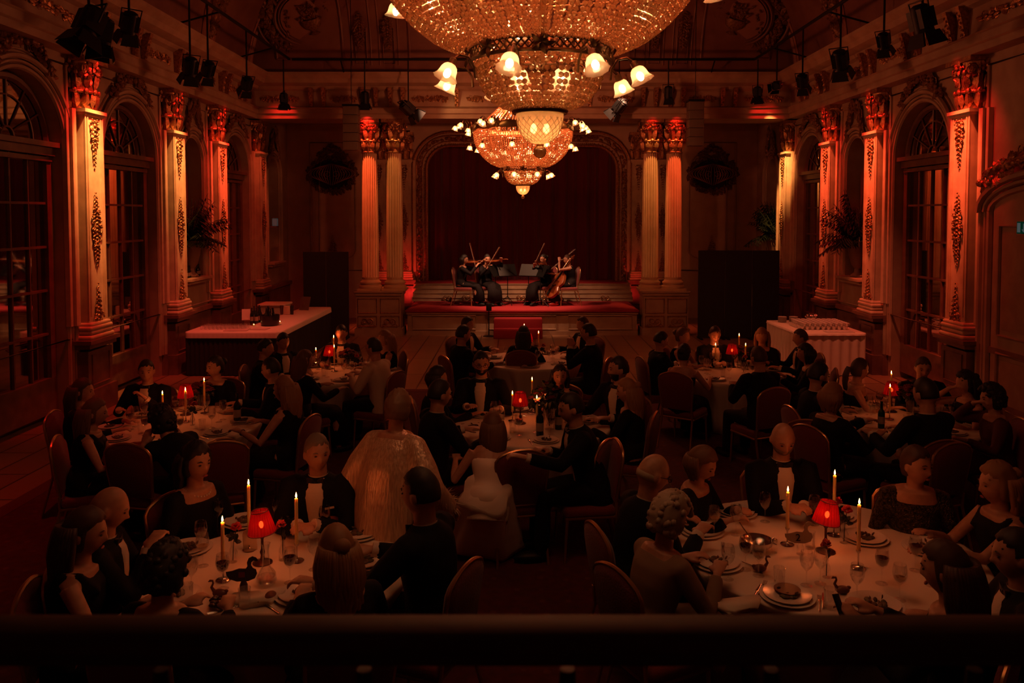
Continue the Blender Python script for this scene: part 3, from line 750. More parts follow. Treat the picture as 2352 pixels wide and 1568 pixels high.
for xa, xb in ((-5.75, -4.25), (4.55, 6.1)):
    mb.tube([(xa, Y_, 1.35), (xb, Y_, 1.35), (xb, Y_, 4.9), (xa, Y_, 4.9)], .03, 6, closed=True)
    xc = (xa+xb)/2; q = (xb-xa)/2-.25
    mb.tube([(xc-q, Y_, 1.9), (xc-q, Y_, 4.1)]+[(xc-q*cos(pi*i/12), Y_, 4.1+.55*sin(pi*i/12)) for i in range(13)]+[(xc+q, Y_, 4.1), (xc+q, Y_, 1.9)]+[(xc+q*cos(pi*i/10), Y_, 1.9-.25*sin(pi*i/10)) for i in range(11)], .022, 6, closed=True)
struct(mb, 'trim_%d' % tn, wallm, smooth=True); tn += 1
for x, lb in ((at_y(765, 570, YB).x, 'small carved leaf finial on the wall above the narrow black screen'), (at_y(1634, 570, YB).x, 'small carved leaf finial on the wall above the wide black screen')):
    o = drop_ornament(.5, .30, 50, lambda q: q**1.2+.1).build('carved_finial', giltm, None, True); o.location = (x, YB-.03, 2.35); tag(o, lb, 'carving')
# columns
def make_column():
    t = empty('column'); r = .192
    mb = MB(); rings = []
    N = 160
    for z, rr in ((1.33, 1.0), (1.40, 1.06), (1.42, 1.04), (2.4, 1.03), (3.4, .985), (4.35, .90), (4.38, .88)):
        d = .13 if 1.41 < z < 4.37 else 0
        rings.append([(r*rr*(1-d*(.5+.5*cos(20*2*pi*j/N))**.8)*cos(2*pi*j/N), r*rr*(1-d*(.5+.5*cos(20*2*pi*j/N))**.8)*sin(2*pi*j/N), z) for j in range(N)])
    mb.loft(rings); mb.build('fluted_shaft', shaftm, t, True, ang=60)
    mb = MB(); mb.lathe([(.27, 1.12), (.28, 1.15), (.27, 1.19), (.235, 1.21), (.235, 1.235), (.255, 1.25), (.255, 1.28), (.215, 1.31), (.205, 1.34)], 32); mb.box((0, 0, 1.105), (.56, .56, .05)); mb.build('base', shaftm, t, True)
    mb = MB(); capital(mb, .18, .80, TR((0, 0, 4.37))); mb.build('capital', giltm, t, True)
    return t
pc = make_column(); tr = tree_of(); used = [False]
for x, lb in ((-3.54, 'fluted column glowing red-orange at its top, outer one on the bar side'), (-2.95, 'dim amber fluted column, inner one on the bar side of the stage'), (3.22, 'amber fluted column, inner one on the cup table side of the stage'), (3.78, 'red-orange fluted column, outer one beside the hanging loudspeakers')):
    place(tr, pc, used, (x, YC, 0), 0, lb, 'column', 'fluted columns flanking the stage')
def col_pedestal(xa, xb, lb):
    t = empty('column_pedestal', ((xa+xb)/2, YC, 0)); w_ = xb-xa
    mb = MB(); mb.box((0, 0, .09), (w_+.02, .70, .18)); mb.box((0, 0, .56), (w_-.06, .62, .80)); mb.lbox((0, 0, 1.0), (w_, .68, .08), .02); mb.lbox((0, 0, 1.055), (w_+.06, .72, .05), .02)
    mb.build('pedestal_block', panelm, t, False)
    for d in (-1, 1):
        mb = MB(); cx = d*w_*.24; hw = w_*.2
        mb.tube([(cx-hw, -.315, .24), (cx+hw, -.315, .24), (cx+hw, -.315, .48), (cx-hw, -.315, .48)], .014, 5, closed=True)
        mb.tube([(cx-hw, -.315, .56), (cx+hw, -.315, .56), (cx+hw, -.315, .90), (cx-hw, -.315, .90)], .014, 5, closed=True)
        for q in (-1, 1): scroll(mb, (cx+q*.06, -.32, .27), .09, q, 1, 1.4, .14); scroll(mb, (cx+q*.15, -.32, .29), .05, q, -1, 1.4, .14)
        mb.build('relief_panel', giltm, t, True)
    tag(t, lb, 'pedestal', 'double pedestals under the columns')
col_pedestal(-3.86, -2.74, 'panelled double pedestal under the columns beside the narrow black screen')
col_pedestal(3.0, 4.12, 'panelled double pedestal under the columns beside the wide black screen')
# ================================================================== chandeliers (z=0 at the bottom of the glass bowl)
ICO = None
def ico(mb, c, r, rz=0):
    global ICO
    if ICO is None:
        import bmesh
        bm = bmesh.new(); bmesh.ops.create_icosphere(bm, subdivisions=1, radius=1)
        bm.verts.ensure_lookup_table(); ICO = ([tuple(v.co) for v in bm.verts], [tuple(v.index for v in f.verts) for f in bm.faces]); bm.free()
    ca, sa = cos(rz)*r, sin(rz)*r
    mb.add([(c[0]+x*ca-y*sa, c[1]+x*sa+y*ca, c[2]+z*r) for x, y, z in ICO[0]], ICO[1])
def strings(mb, prof, n, dmax, fill=.96, a0=0, jit=.5, cap=99999):
    """bead strings hung along a profile [(r,z)] from top to bottom, n strings around"""
    rg = random.Random(3); 
    seg = [sqrt((prof[i+1][0]-prof[i][0])**2+(prof[i+1][1]-prof[i][1])**2) for i in range(len(prof)-1)]
    L = sum(seg)
    for j in range(n):
        a = a0+2*pi*(j+.18*(j % 2))/n; s = 0
        while s < L:
            q = s; k = 0
            while k < len(seg)-1 and q > seg[k]: q -= seg[k]; k += 1
            f = min(1, q/seg[k]); r = prof[k][0]*(1-f)+prof[k+1][0]*f; z = prof[k][1]*(1-f)+prof[k+1][1]*f
            d = min(dmax, 2*pi*r/n*1.12); ico(mb, (r*cos(a), r*sin(a), z), d/2*fill, rg.uniform(0, 6.28)); s += d
def make_chandelier():
    t = empty('chandelier')
    # bottom cut-glass bowl and finial
    mb = MB(); pf_ = [(.132*sin(pi/2*(k/28))**.85, .165*(1-cos(pi/2*k/28))) for k in range(1, 29)]+[(.126, .165)]
    mb.lathe(pf_, 144, caps=False, mod=lambda a, z: 1-.030*max(abs(cos(9*a+z*55))**14, abs(cos(9*a-z*55))**14)*(1 if .02 < z < .14 else .2))
    mb.build('glass_bowl', shadeBowl, t, True, ang=0)
    mb = MB()
    for d in (-1, 1):
        for k in range(20): mb.tube([(rr*cos(2*pi*k/20+d*1.15*q/9), rr*sin(2*pi*k/20+d*1.15*q/9), zz) for q, (rr, zz) in enumerate([(.1335*sin(pi/2*u)**.85, .165*(1-cos(pi/2*u))) for u in [.22+.68*i/9 for i in range(10)]])], .0013, 5)
    mb.build('cut_pattern', cutM, t, True)
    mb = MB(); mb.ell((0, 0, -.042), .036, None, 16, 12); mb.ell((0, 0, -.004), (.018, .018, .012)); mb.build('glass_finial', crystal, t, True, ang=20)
    mb = MB(); mb.lathe([(.128, .165), (.150, .165), (.155, .178), (.148, .196), (.128, .196)], 40, caps=False); mb.tube([(.15*cos(2*pi*i/40), .15*sin(2*pi*i/40), .18) for i in range(40)], .008, 6, closed=True); mb.build('bowl_ring', bronze, t, True)
    # small bead basket
    mb = MB(); strings(mb, [(.345, .435), (.34, .37), (.315, .31), (.27, .25), (.21, .21), (.15, .19)], 54, .036)
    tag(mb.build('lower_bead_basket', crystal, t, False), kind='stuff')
    # pierced band
    mb = MB()
    for z in (.445, .515): mb.tube([(.385*cos(2*pi*i/64), .385*sin(2*pi*i/64), z) for i in range(64)], .011, 6, closed=True)
    for i in range(60):
        a, b = 2*pi*i/60, 2*pi*(i+1.6)/60
        mb.tube([(.383*cos(a), .383*sin(a), .447), (.383*cos(b), .383*sin(b), .512)], .005, 4); mb.tube([(.383*cos(b), .383*sin(b), .447), (.383*cos(a), .383*sin(a), .512)], .005, 4)
    for i in range(8):
        A = M4.Rotation(2*pi*i/8, 4, 'Z') @ M4.Translation((0, -.395, .48))
        for q in range(5): leaf(mb, (0, 0, 0), .07, 2*pi*q/5, A)
    mb.build('pierced_band', bronze, t, True)
    # main bead basket
    mp = [(.925, 1.20), (.92, 1.10), (.90, .98), (.86, .87), (.80, .77), (.71, .67), (.60, .585), (.48, .53), (.395, .515)]
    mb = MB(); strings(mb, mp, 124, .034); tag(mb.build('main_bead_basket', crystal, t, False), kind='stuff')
    # crown band with arched edge
    mb = MB(); R = []
    for k, (rr, dz) in enumerate(((.94, 0), (.955, .02), (.945, .07), (.93, .08))):
        R.append([(rr*cos(2*pi*i/96), rr*sin(2*pi*i/96), 1.19+dz+(.03*abs(sin(6*2*pi*i/96)) if k > 1 else -.03*abs(sin(6*2*pi*i/96)))) for i in range(96)])
    mb.loft(R, caps=False)
    for i in range(12):
        A = M4.Rotation(2*pi*i/12, 4, 'Z') @ M4.Translation((0, -.95, 1.27))
        for q in range(6): leaf(mb, (0, 0, 0), .10, 2*pi*q/6, A)
        for d in (-1, 1): scroll(mb, (d*.03, -.01, -.04), .05, d, 1, 1.3, .2, M=A, n=10)
    mb.build('crown_band', brassm, t, True)
    # neck of bead strings up to the ceiling canopy
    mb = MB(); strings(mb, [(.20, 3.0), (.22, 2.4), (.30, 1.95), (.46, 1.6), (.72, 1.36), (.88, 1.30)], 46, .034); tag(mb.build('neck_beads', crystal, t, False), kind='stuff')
    mb = MB(); mb.tube([(0, 0, .45), (0, 0, 4.6)], .022, 8); mb.lathe([(.22, 3.0), (.26, 3.03), (.22, 3.08), (.03, 3.15)], 24)
    for i in range(8): a = 2*pi*i/8; mb.tube([(.05*cos(a), .05*sin(a), 1.9), (.5*cos(a), .5*sin(a), 1.55), (.92*cos(a), .92*sin(a), 1.25)], .009, 5); mb.tube([(.91*cos(a), .91*sin(a), 1.2), (.80*cos(a), .80*sin(a), .80), (.39*cos(a), .39*sin(a), .5)], .008, 5); mb.tube([(0, 0, .75), (.42*cos(a), .42*sin(a), .78)], .006, 5)
    mb.build('frame', brassm, t, True)
    # lamps: arm with bell shade and bulb
    def lamp_meshes():
        mb = MB(); N = 32
        pr_ = [(.018, .066), (.026, .062), (.037, .052), (.044, .036), (.047, .018), (.051, .002), (.060, -.012), (.066, -.018)]
        mb.lathe(pr_, N, caps=False, mod=lambda a, z: 1+(.05*cos(a*10) if z < -.01 else .015*cos(a*10)))
        sh = mb.build('bell_shade', shadeGl, None, True, ang=60)
        mb = MB(); mb.ell((0, 0, .012), (.020, .020, .026), None, 12, 9); bu = mb.build('bulb', bulbM, None, True)
        mb = MB(); mb.lathe([(.016, .10), (.020, .095), (.020, .065), (.024, .058), (.012, .05)], 12); 
        mb.tube([(0, 0, .10), (0, .02, .135), (0, .07, .15), (0, .12, .12), (0, .15, .07)], .007, 6); arm = mb.build('lamp_arm', bronze, None, True)
        return sh, bu, arm
    sh, bu, arm = lamp_meshes(); lamps = []
    def lamp(r, z, a, tilt, reach=1.0, inside=False):
        # local -y points outward
        e = arm if not lamps else arm.copy()
        if lamps: COL.objects.link(e)
        e.parent = t; e.rotation_euler = Euler((-tilt, 0, a+pi/2)); e.location = (r*cos(a), r*sin(a), z)
        s_ = sh if not lamps else sh.copy(); b_ = bu if not lamps else bu.copy()
        if lamps: COL.objects.link(s_); COL.objects.link(b_)
        s_.parent = e; b_.parent = e; lamps.append((r, z, a))
    for i in range(8): lamp(.56, .335, -pi/2-.30+2*pi*i/8, .45)
    for i in range(10): lamp(1.0, .84, -pi/2-.2+2*pi*i/10, .15)
    for i in range(8):
        a = -pi/2+.2+2*pi*i/8
        for da, rr, dz in ((-.10, 1.20, .0), (.10, 1.20, .0), (0, 1.28, -.05)): lamp(rr, 1.24+dz, a+da, .35)
    for i in range(8): lamp(.60, .72, -pi/2+.19+2*pi*i/8, -.1)
    for i in range(4): lamp(.16, .33, pi/4+pi/2*i, -.1)
    return t, lamps
bronze = mat('dark_bronze', (.13, .065, .03), .4, metal=.8)
shadeBowl = mat_mix('cut_glass_bowl', [('L', (1, .62, .30), 0, .34), ('D', (.7, .42, .22), 0, .22), ('G', (1, .9, .8), .10, .30), ('T', (1, .75, .45), 0, .14)])
cutM = mat_mix('cut_lines', [('L', (1, .9, .7), 0, .5), ('G', (1, .95, .85), .15, .5)])
ch0, lamps = make_chandelier()
P1_ = at_y(1240, 331, 4.45); P2_ = at_y(1201, 447, 15.0)
ch0.location = P1_; tag(ch0, 'huge crystal bead chandelier cut by the top edge, frosted bell lamps lit', 'chandelier', 'crystal chandeliers')
ch1 = copy_tree(ch0); ch1.location = P2_; tag(ch1, 'smaller-looking crystal chandelier hanging whole before the stage curtain', 'chandelier', 'crystal chandeliers')
CHP = 1.0
for P, CHP in ((P1_, .58), (P2_, 1.7)):
    for r, z, a in lamps:
        inside = r < .99 and not (.5 < r < .58)
        point_light((P.x+r*cos(a), P.y+r*sin(a), P.z+z+.012), (1, .36, .12), (4.0 if r < .2 else 1.4 if r < .7 and r > .58 else .6)*(CHP+.3), .022)
    point_light((P.x, P.y, P.z+.09), (1, .42, .16), .45*CHP, .04)
    point_light((P.x, P.y, P.z+.95), (1, .34, .13), 16*(CHP+.2), .12)
    for a in range(3): point_light((P.x+.5*cos(a*2.1+.5), P.y+.5*sin(a*2.1+.5), P.z+1.5), (1, .21, .085), 75*CHP, .08)  # lights without lamps, added above the baskets to lift the room's ambient
mb = MB(); mb.ell((-.035, 0, .08), (.018, .018, .026), None, 12, 9); mb.ell((.035, 0, .08), (.018, .018, .026), None, 12, 9)
for c in (ch0, ch1):
    for d in (-1, 1):
        mb = MB(); mb.ell((d*.035, -.01, .085), (.018, .018, .028), None, 12, 9); mb.build('bulb', bulbM, c, True)
# ================================================================== screens, loudspeakers, lanterns, bar, plants
def fold_screen(x0, x1, y, h, panels, lb):
    t = empty('folding_screen', ((x0+x1)/2, y, 0)); w_ = (x1-x0)/panels
    for k in range(panels):
        a = x0+k*w_; dy = .05 if k % 2 else -.05
        mb = MB(); cx = a+w_/2-(x0+x1)/2; 
        mb.lbox((cx, 0, h/2+.02), (w_-.01, .035, h), .008, TR((0, 0, 0))); o = mb.build('drape_panel', screenm, t, False)
        mb = MB(); mb.box((cx-w_/2+.06, .0, .015), (.06, .40, .03)); mb.box((cx+w_/2-.06, 0, .015), (.06, .40, .03)); mb.build('foot', blackm, t, False)
    tag(t, lb, 'screen', 'black folding screens beside the stage')
q0, q1 = at_z(720, 765, 0), at_z(820, 765, 0); fold_screen(q0.x, q1.x, 18.55, 2.02, 2, 'narrower tall black screen beside the columns on the bar side')
q0, q1 = at_z(1583, 765, 0), at_z(1761, 765, 0); fold_screen(q0.x, q1.x, 18.55, 2.05, 3, 'wide black screen beside the columns on the cup table side')
def line_array(px, py0, py1, lb):
    a, b = at_y(px, py0, 18.2), at_y(px, py1, 18.2); h = a.z-b.z
    t = empty('hanging_loudspeaker', (a.x, 18.2, b.z)); sm = mat('speaker_beige', (.13, .10, .07), .6)
    for k in range(5):
        mb = MB(); mb.lbox((0, .0, h/5*(k+.5)), (.34, .3, h/5-.008), .012, TR((0, -.02*(4-k)*.3, 0))); mb.build('speaker_box', sm, t, True)
    mb = MB(); mb.box((0, 0, h+.02), (.36, .32, .04)); mb.tube([(0, 0, h+.04), (0, 0, 7.85-b.z)], .008, 6); mb.build('flying_frame', blackm, t, False)
    tag(t, lb, 'loudspeaker', 'hanging loudspeaker columns')
line_array(807, 245, 346, 'beige hanging loudspeaker column next to the red-orange column, bar side')
line_array(1597, 234, 336, 'beige hanging loudspeaker column next to the outer column, cup table side')
# theatre lanterns
def lantern(loc, aim, s=1.0, glow=None, top=6.35, lb=''):
    t = empty('theatre_lantern', loc); dv = (V(aim)-V(loc)).normalized(); q = dv.to_track_quat('-Z', 'Y').to_matrix().to_4x4(); S = M4.Diagonal((s, s, s, 1))
    mb = MB(); mb.lathe([(.05, .17), (.085, .15), (.095, .10), (.095, -.10), (.10, -.12)], 16, M=q @ S); mb.box((0, 0, .02), (.20, .17, .20), q @ S); mb.build('lamp_body', blackm, t, True)
    mb = MB(); mb.tube([(-.12, 0, 0), (-.13, 0, .2), (.13, 0, .2), (.12, 0, 0)], .01, 5, M=q @ S); mb.tube([(0, 0, .1), (0, 0, top-loc[2])], .016, 6); mb.build('yoke', blackm, t, True)
    for k, (dx, dy) in enumerate(((1, 0), (-1, 0), (0, 1), (0, -1))):
        mb = MB(); 
        if dx: mb.loft([[(dx*.10, -.09, -.12), (dx*.10, .09, -.12), (dx*.105, .09, -.12), (dx*.105, -.09, -.12)], [(dx*.15, -.12, -.26), (dx*.15, .12, -.26), (dx*.155, .12, -.26), (dx*.155, -.12, -.26)]])
        else: mb.loft([[(-.09, dy*.10, -.12), (.09, dy*.10, -.12), (.09, dy*.105, -.12), (-.09, dy*.105, -.12)], [(-.12, dy*.15, -.26), (.12, dy*.15, -.26), (.12, dy*.155, -.26), (-.12, dy*.155, -.26)]])
        mb.v = [tuple((q @ S) @ V(p)) for p in mb.v]; mb.build('barn_door', blackm, t, False)
    mb = MB(); mb.lathe([(.0005, -.118), (.085, -.118), (.085, -.112), (.0005, -.112)], 16, M=q @ S); mb.build('lens', lensOn if glow else lensOff, t, False)
    tag(t, lb, 'lantern', 'theatre lanterns hung along the cornices'); return t
lensOn = mat_emit('lit_lens', (1, .22, .10), 3.5); lensOff = mat('dark_lens', (.05, .03, .02), .1)
LANT = [ # px, py, world y or x plane, scale, aim
 (205, 55, ('x', -4.9), 1.35, (-6, 8, 1), 'biggest black lantern box hanging over the nearest mirrored door, bar side'),
 (236, 78, ('x', -4.9), 1.2, (-6, 9.5, 0), 'black lantern just under the biggest lantern box, bar side'),
 (297, 55, ('x', -5.0), 1.0, (-6.2, 11.7, 3), 'black lantern above the mirrored door beside the tall lit pilaster'),
 (437, 155, ('x', -5.2), 1.0, (-6.2, 14, 2), 'black lantern, nearer of a close pair above the bar side niche'),
 (478, 160, ('x', -5.2), .9, (-6.2, 14.7, 3.5), 'black lantern with gleaming barn doors, farther of the close pair, bar side'),
 (567, 193, ('x', -5.3), .9, (-6.2, 16.8, 3.5), 'black lantern hanging over the last lit pilaster, bar side corner'),
 (652, 228, ('y', 18.3), .9, (-5.2, 18.3, 0), 'black lantern hanging over the bar side back bay'),
 (838, 226, ('y', 18.3), .95, (-3.54, 19, 2.5), 'black lantern directly above the outer column, bar side'),
 (1535, 214, ('y', 18.3), .95, (3.6, 19, 2.5), 'black lantern directly above the outer column, cup table side'),
 (938, 250, ('y', 17.9), 1.25, (-.2, 19.6, 3.2), 'tilted black lantern aimed at the stage, bar side of the far chandelier'),
 (1422, 246, ('y', 17.9), 1.15, (.6, 19.6, 3.2), 'tilted black lantern aimed at the stage, cup table side of the far chandelier'),
 (1740, 214, ('y', 18.3), .9, (5.5, 18.3, 0), 'unlit black lantern over the cup table side back bay'),
 (1784, 196, ('x', 5.6), .8, (2, 12, 3), 'lantern whose lens glows bright orange-pink, above the back corner'),
 (1843, 187, ('x', 5.5), .9, (6.4, 17, 3), 'black lantern with pale-edged barn doors, next to the glowing one'),
 (1930, 140, ('x', 5.35), 1.15, (6.4, 14.7, 3.0), 'large black lantern with curved shiny yoke, cup table side'),
 (2030, 95, ('x', 5.3), .8, (6.4, 13, 3), 'small black lantern between the two larger ones, cup table side'),
 (2118, 48, ('x', 5.1), 1.3, (6.4, 11, 2), 'black lantern highest above the tall red-orange pilaster')]
for px, py, (ax, vv), s, aim, lb in LANT:
    vv = 18.25 if ax == 'y' else (-5.15 if vv < 0 else 5.4)
    p = at_x(px, py, vv) if ax == 'x' else at_y(px, py, vv)
    lantern(tuple(p), aim, s, glow=(px == 1784), top=max(6.42, p.z+.12), lb=lb)
for side in (-1, 1):
    mb = MB(); X = -5.15 if side < 0 else 5.4
    mb.tube([(X, YN+.2, 6.42), (X, 18.2, 6.42)], .03, 8)
    for y in range(2, 18, 3): mb.tube([(X, y, 6.42), (X-(-side)*1.0, y, 6.15)], .018, 5)
    tag(mb.build('lighting_rail', blackm, None, True), 'long black pipe carrying the lanterns along the %s side cornice' % ('bar' if side < 0 else 'cup table'), 'rail')
mb = MB(); mb.tube([(-5.1, 18.25, 6.42), (5.4, 18.25, 6.42)], .03, 8)
for x in (-4, -1, 2, 4.5): mb.tube([(x, 18.25, 6.42), (x, 18.6, 6.18)], .018, 5)
tag(mb.build('lighting_rail', blackm, None, True), 'black pipe carrying the lanterns across the room before the stage', 'rail')

# ---- bar table in an L, left
def skirted(name, pts, h, lb, cat, top_m, skirt_m, hang=.10, amp=.022, wl=.085, full=False):
    """pts: outline polygon counter-clockwise of the table top"""
    t = empty(name, (pts[0][0], pts[0][1], 0)); ox, oy = pts[0]
    mb = MB(); P = [(x-ox, y-oy) for x, y in pts]; n = len(P)
    ring = []
    for i in range(n):
        a, b = V((*P[i], 0)), V((*P[(i+1) % n], 0)); L = (b-a).length; k = max(2, int(L/.022)); d = (b-a)/L; nn = V((d.y, -d.x, 0))
        for j in range(k):
            s = L*j/k; p = a+d*s; fade = min(1, s/.05, (L-s)/.05)
            ring.append((p, nn*fade, s+i*.37))
    def rr(z, am, off=0): return [tuple((p+nn*(off+am*sin(s/wl*2*pi+.6*sin(s*5)))).to_tuple()[:2])+(z,) for p, nn, s in ring]
    zt = h-(.02 if full else hang); amt = amp*.3
    mb.loft([rr(.015, amp), rr(h*.5, amp*.8), rr(zt, amt if not full else amp*.15)], caps=False); mb.build('skirt', skirt_m, t, True, ang=0)
    mb = MB(); mb.loft([rr(h-hang-.01 if not full else h-.04, .004, .030), rr(h-.03, .002, .026), rr(h-.008, 0, .020), rr(h, 0, .004)]); mb.build('cloth_top', top_m, t, True, ang=70)
    tag(t, lb, cat); return t
A = at_z(412, 762, .80); B = at_z(640, 762, .80); Cc = at_z(757, 706, .80)
yb = A.y
skirted('bar_table', [(-5.95, yb), (B.x, yb), (Cc.x-.0, 18.1), (Cc.x-.60, 18.1), (B.x-.75, yb+.85), (-5.95, yb+.85)], .80, 'long L-shaped bar table with white cloth top and black pleated skirt', 'table', clothm, skirtm)
# second raised cloth table at the far end of the bar
A2 = at_z(690, 688, .95)
mb = MB(); mb.lbox((0, 0, .47), (.56, .50, .94), .03); mb.lbox((0, 0, .925), (.62, .58, .05), .02)
o = mb.build('side_table', clothm, None, True, loc=(-5.36, 17.6, 0)); tag(o, 'small white covered table standing behind the far end of the bar', 'table')
ZB = .802
def on_bar(px, py, z=ZB): return at_z(px, py, z)
def bottle_mb(h=.30, r=.037):
    mb = MB(); mb.lathe([(.001, 0), (r, .0), (r, .55*h), (r*.9, .62*h), (r*.38, .72*h), (r*.36, .94*h), (r*.42, .95*h), (r*.42, h), (.001, h)], 16, caps=False); return mb
bottleM = mat('dark_bottle_glass', (.012, .016, .010), .08); labelM = mat('bottle_label', (.30, .22, .16), .6)
bt = bottle_mb().build('wine_bottle', bottleM, None, True); mb = MB(); mb.lathe([(.0378, .05), (.0378, .13)], 16, caps=False); mb.build('label', labelM, bt, True)
trb = {bt.name: [bt.children[0]]} if bt.children else {}
bfirst = [True]
def put_bottle(p, lb, grp=None, s=1):
    o = bt if bfirst[0] else copy_tree(bt, None, {'wine_bottle': [c for c in bpy.data.objects if c.parent == bt]})
    bfirst[0] = False; o.location = p; o.scale = (s, s, s); tag(o, lb, 'bottle', grp); return o
for k, (px, py, nm) in enumerate(((579, 742, 'dark bottle standing closest to the white card on the bar'), (589, 742, 'dark bottle with pale label, middle of the group on the bar'), (598, 740, 'dark bottle touching the big black ice tub on the bar'), (584, 737, 'dark bottle at the back of the group by the white card'), (596, 735, 'dark bottle at the back of the group by the ice tub'))):
    put_bottle(on_bar(px, py), nm, 'bottles on the bar')
# white card, ice tub with bottles, tray of glasses, menu stand, cups, tealights
p = on_bar(565, 735); mb = MB(); mb.box((0, 0, .11), (.16, .006, .22), TR((0, 0, 0), (-.15, 0, .2))); mb.box((0, .03, .01), (.10, .08, .02)); tag(mb.build('menu_card', mat('card', (.75, .62, .5), .6), None, False, loc=p), 'white upright card standing on the bar beside dark bottles', 'card')
p = on_bar(620, 747); t = tag(empty('ice_tub', p), 'big round black ice tub packed with bottles on the bar corner', 'tub')
mb = MB(); mb.lathe([(.14, 0), (.165, .02), (.18, .12), (.185, .20), (.175, .20), (.165, .12), (.15, .04)], 28); mb.build('tub', mat('black_enamel', (.014, .010, .010), .25), t, True)
for k in range(7):
    a = 2*pi*k/6; mb = bottle_mb(.30, .034); c = (0, 0, .07) if k == 6 else (.10*cos(a), .10*sin(a), .03)
    tag(mb.build('wine_bottle', bottleM, None, True, loc=V(p)+V(c), rot=(.12*sin(a), -.12*cos(a), 0)), 'dark bottle chilling in the black ice tub on the bar', 'bottle', 'bottles in the ice tub')
def tealight(p, lb):
    t = tag(empty('tealight', p), lb, 'candle'); mb = MB(); mb.lathe([(.022, 0), (.028, .045), (.026, .045), (.021, .004)], 14); mb.build('glass_cup', glassm, t, True)
    mb = MB(); mb.lathe([(.019, .004), (.019, .018)], 12); mb.build('wax', waxm, t, True); mb = MB(); mb.ell((0, 0, .028), (.005, .005, .010), None, 8, 6); mb.build('flame', flameM, t, True)
    point_light((p[0], p[1], p[2]+.03), (1, .45, .14), .12, .006)
tealight(on_bar(583, 748), 'tiny lit tealight in front of the bottles on the bar'); tealight(on_bar(643, 741), 'tiny lit tealight just past the black ice tub on the bar')
p = on_bar(698, 712); mb = MB(); mb.box((0, 0, .14), (.24, .012, .30), TR((0, 0, .0), (-.3, 0, -.35))); mb.box((0, .06, .07), (.03, .1, .14)); tag(mb.build('menu_stand', mat('menu_panel', (.16, .11, .09), .4), None, False, loc=p+V((0, 0, .012))), 'leaning framed menu stand near the far end of the bar', 'stand')
for k, (px, py, c, lb) in enumerate(((660, 722, (.6, .42, .3), 'pale box standing on the bar just past the tealight'), (671, 722, (.02, .012, .01), 'tall black cup holder before the menu stand on the bar'), (705, 703, (.02, .012, .01), 'tall black cup beside the menu stand on the bar'), (647, 722, (.10, .05, .04), 'dark drinking jar standing right of the ice tub'))):
    mb = MB()
    if k == 0: mb.lbox((0, 0, .09), (.13, .10, .18), .01)
    else: mb.lathe([(.028, 0), (.036, .19), (.032, .19), (.026, .01)], 16)
    tag(mb.build('pale_box' if k == 0 else 'tall_cup', mat('bar_item%d' % k, c, .4), None, True, loc=on_bar(px, py)), lb, 'box' if k == 0 else 'cup')
# glasses on the bar behind: small upturned tumblers
mb = MB(); mb.lathe([(.022, 0), (.030, .075), (.028, .075), (.020, .004)], 10); tg = mb.build('tumbler', glassm, None, True); fg = True
rg = random.Random(5)
for j in range(4):
    for i in range(11):
        x = -5.78+.075*i+.02*(j % 2); y = yb+.30+.085*j
        o = tg if fg else tg.copy()
        if not fg: COL.objects.link(o)
        fg = False; o.location = (x, y, ZB+.001); tag(o, 'small clean tumbler in the tight block of glasses, wall end of the bar', 'glass', 'tumblers on the bar')
mb = MB()
for x, y, w_, d_, r in ((-5.1, yb+.22, .42, .30, .1), (-4.72, yb+.35, .3, .22, -.1)):
    mb = MB(); mb.box((0, 0, .004), (w_, d_, .006)); tag(mb.build('napkin', mat('pink_paper', (.6, .42, .36), .7), None, False, loc=(x, y, ZB+.001), rot=(0, 0, r)), 'flat folded cloth on the bar, %s one' % ('wider' if w_ > .4 else 'smaller'), 'napkin')

# ---- cup table, right
D_ = at_z(1838, 765, .78); E_ = at_z(1978, 765, .78); G_ = at_z(1790, 738, .78)
tb = skirted('serving_table', [(D_.x, D_.y), (D_.x+1.18, D_.y), (D_.x+1.18, D_.y+1.75), (D_.x-.05, D_.y+1.75)], .78, 'white draped serving table crowded with cups against the mirrored wall', 'table', clothm, clothm, .03, .030, .16, True)
mb = MB(); mb.lathe([(.018, 0), (.026, .003), (.030, .030), (.044, .062), (.041, .062), (.027, .03), (.015, .008)], 12)
mb.tube([(.040, 0, .05), (.058, 0, .045), (.055, 0, .025), (.033, 0, .02)], .004, 5); cup = mb.build('coffee_cup', chinaM, None, True)
fc_ = True
for lay in range(2):
    for j in range(7):
        for i in range(9):
            o = cup if fc_ else cup.copy()
            if not fc_: COL.objects.link(o)
            fc_ = False; o.location = (D_.x+.18+.098*i+(.04 if lay else 0), D_.y+.42+.10*j, .783+.063*lay); tag(o, 'white cup in the two-high block of cups on the serving table', 'cup', 'cups stacked on the serving table')
mb = MB()
for k in range(9): mb.lathe([(.03, .012*k), (.075, .012*k+.004), (.085, .012*k+.010), (.03, .012*k+.008)], 18)
mb = MB(); mb.lathe([(.045, 0), (.08, .006), (.085, .010), (.04, .009)], 18); sau = mb.build('saucer', chinaM, None, True); fs = True
for c, x in enumerate((.16, .38)):
    for k in range(9):
        o = sau if fs else sau.copy()
        if not fs: COL.objects.link(o)
        fs = False; o.location = (D_.x+x, D_.y+1.45, .783+.0125*k); tag(o, 'white saucer, stack %s at the back of the serving table' % ('by the table corner' if c == 0 else 'nearer the flower bowl'), 'saucer', 'stacks of saucers')
mb = MB(); mb.box((0, 0, .006), (.5, .22, .010)); tag(mb.build('white_tray', chinaM, None, False, loc=(D_.x+.75, D_.y+.14, .781)), 'long thin white tray at the front of the serving table', 'tray')
mb = MB(); mb.lathe([(.04, 0), (.03, .04), (.09, .10), (.085, .10), (.02, .05)], 16)
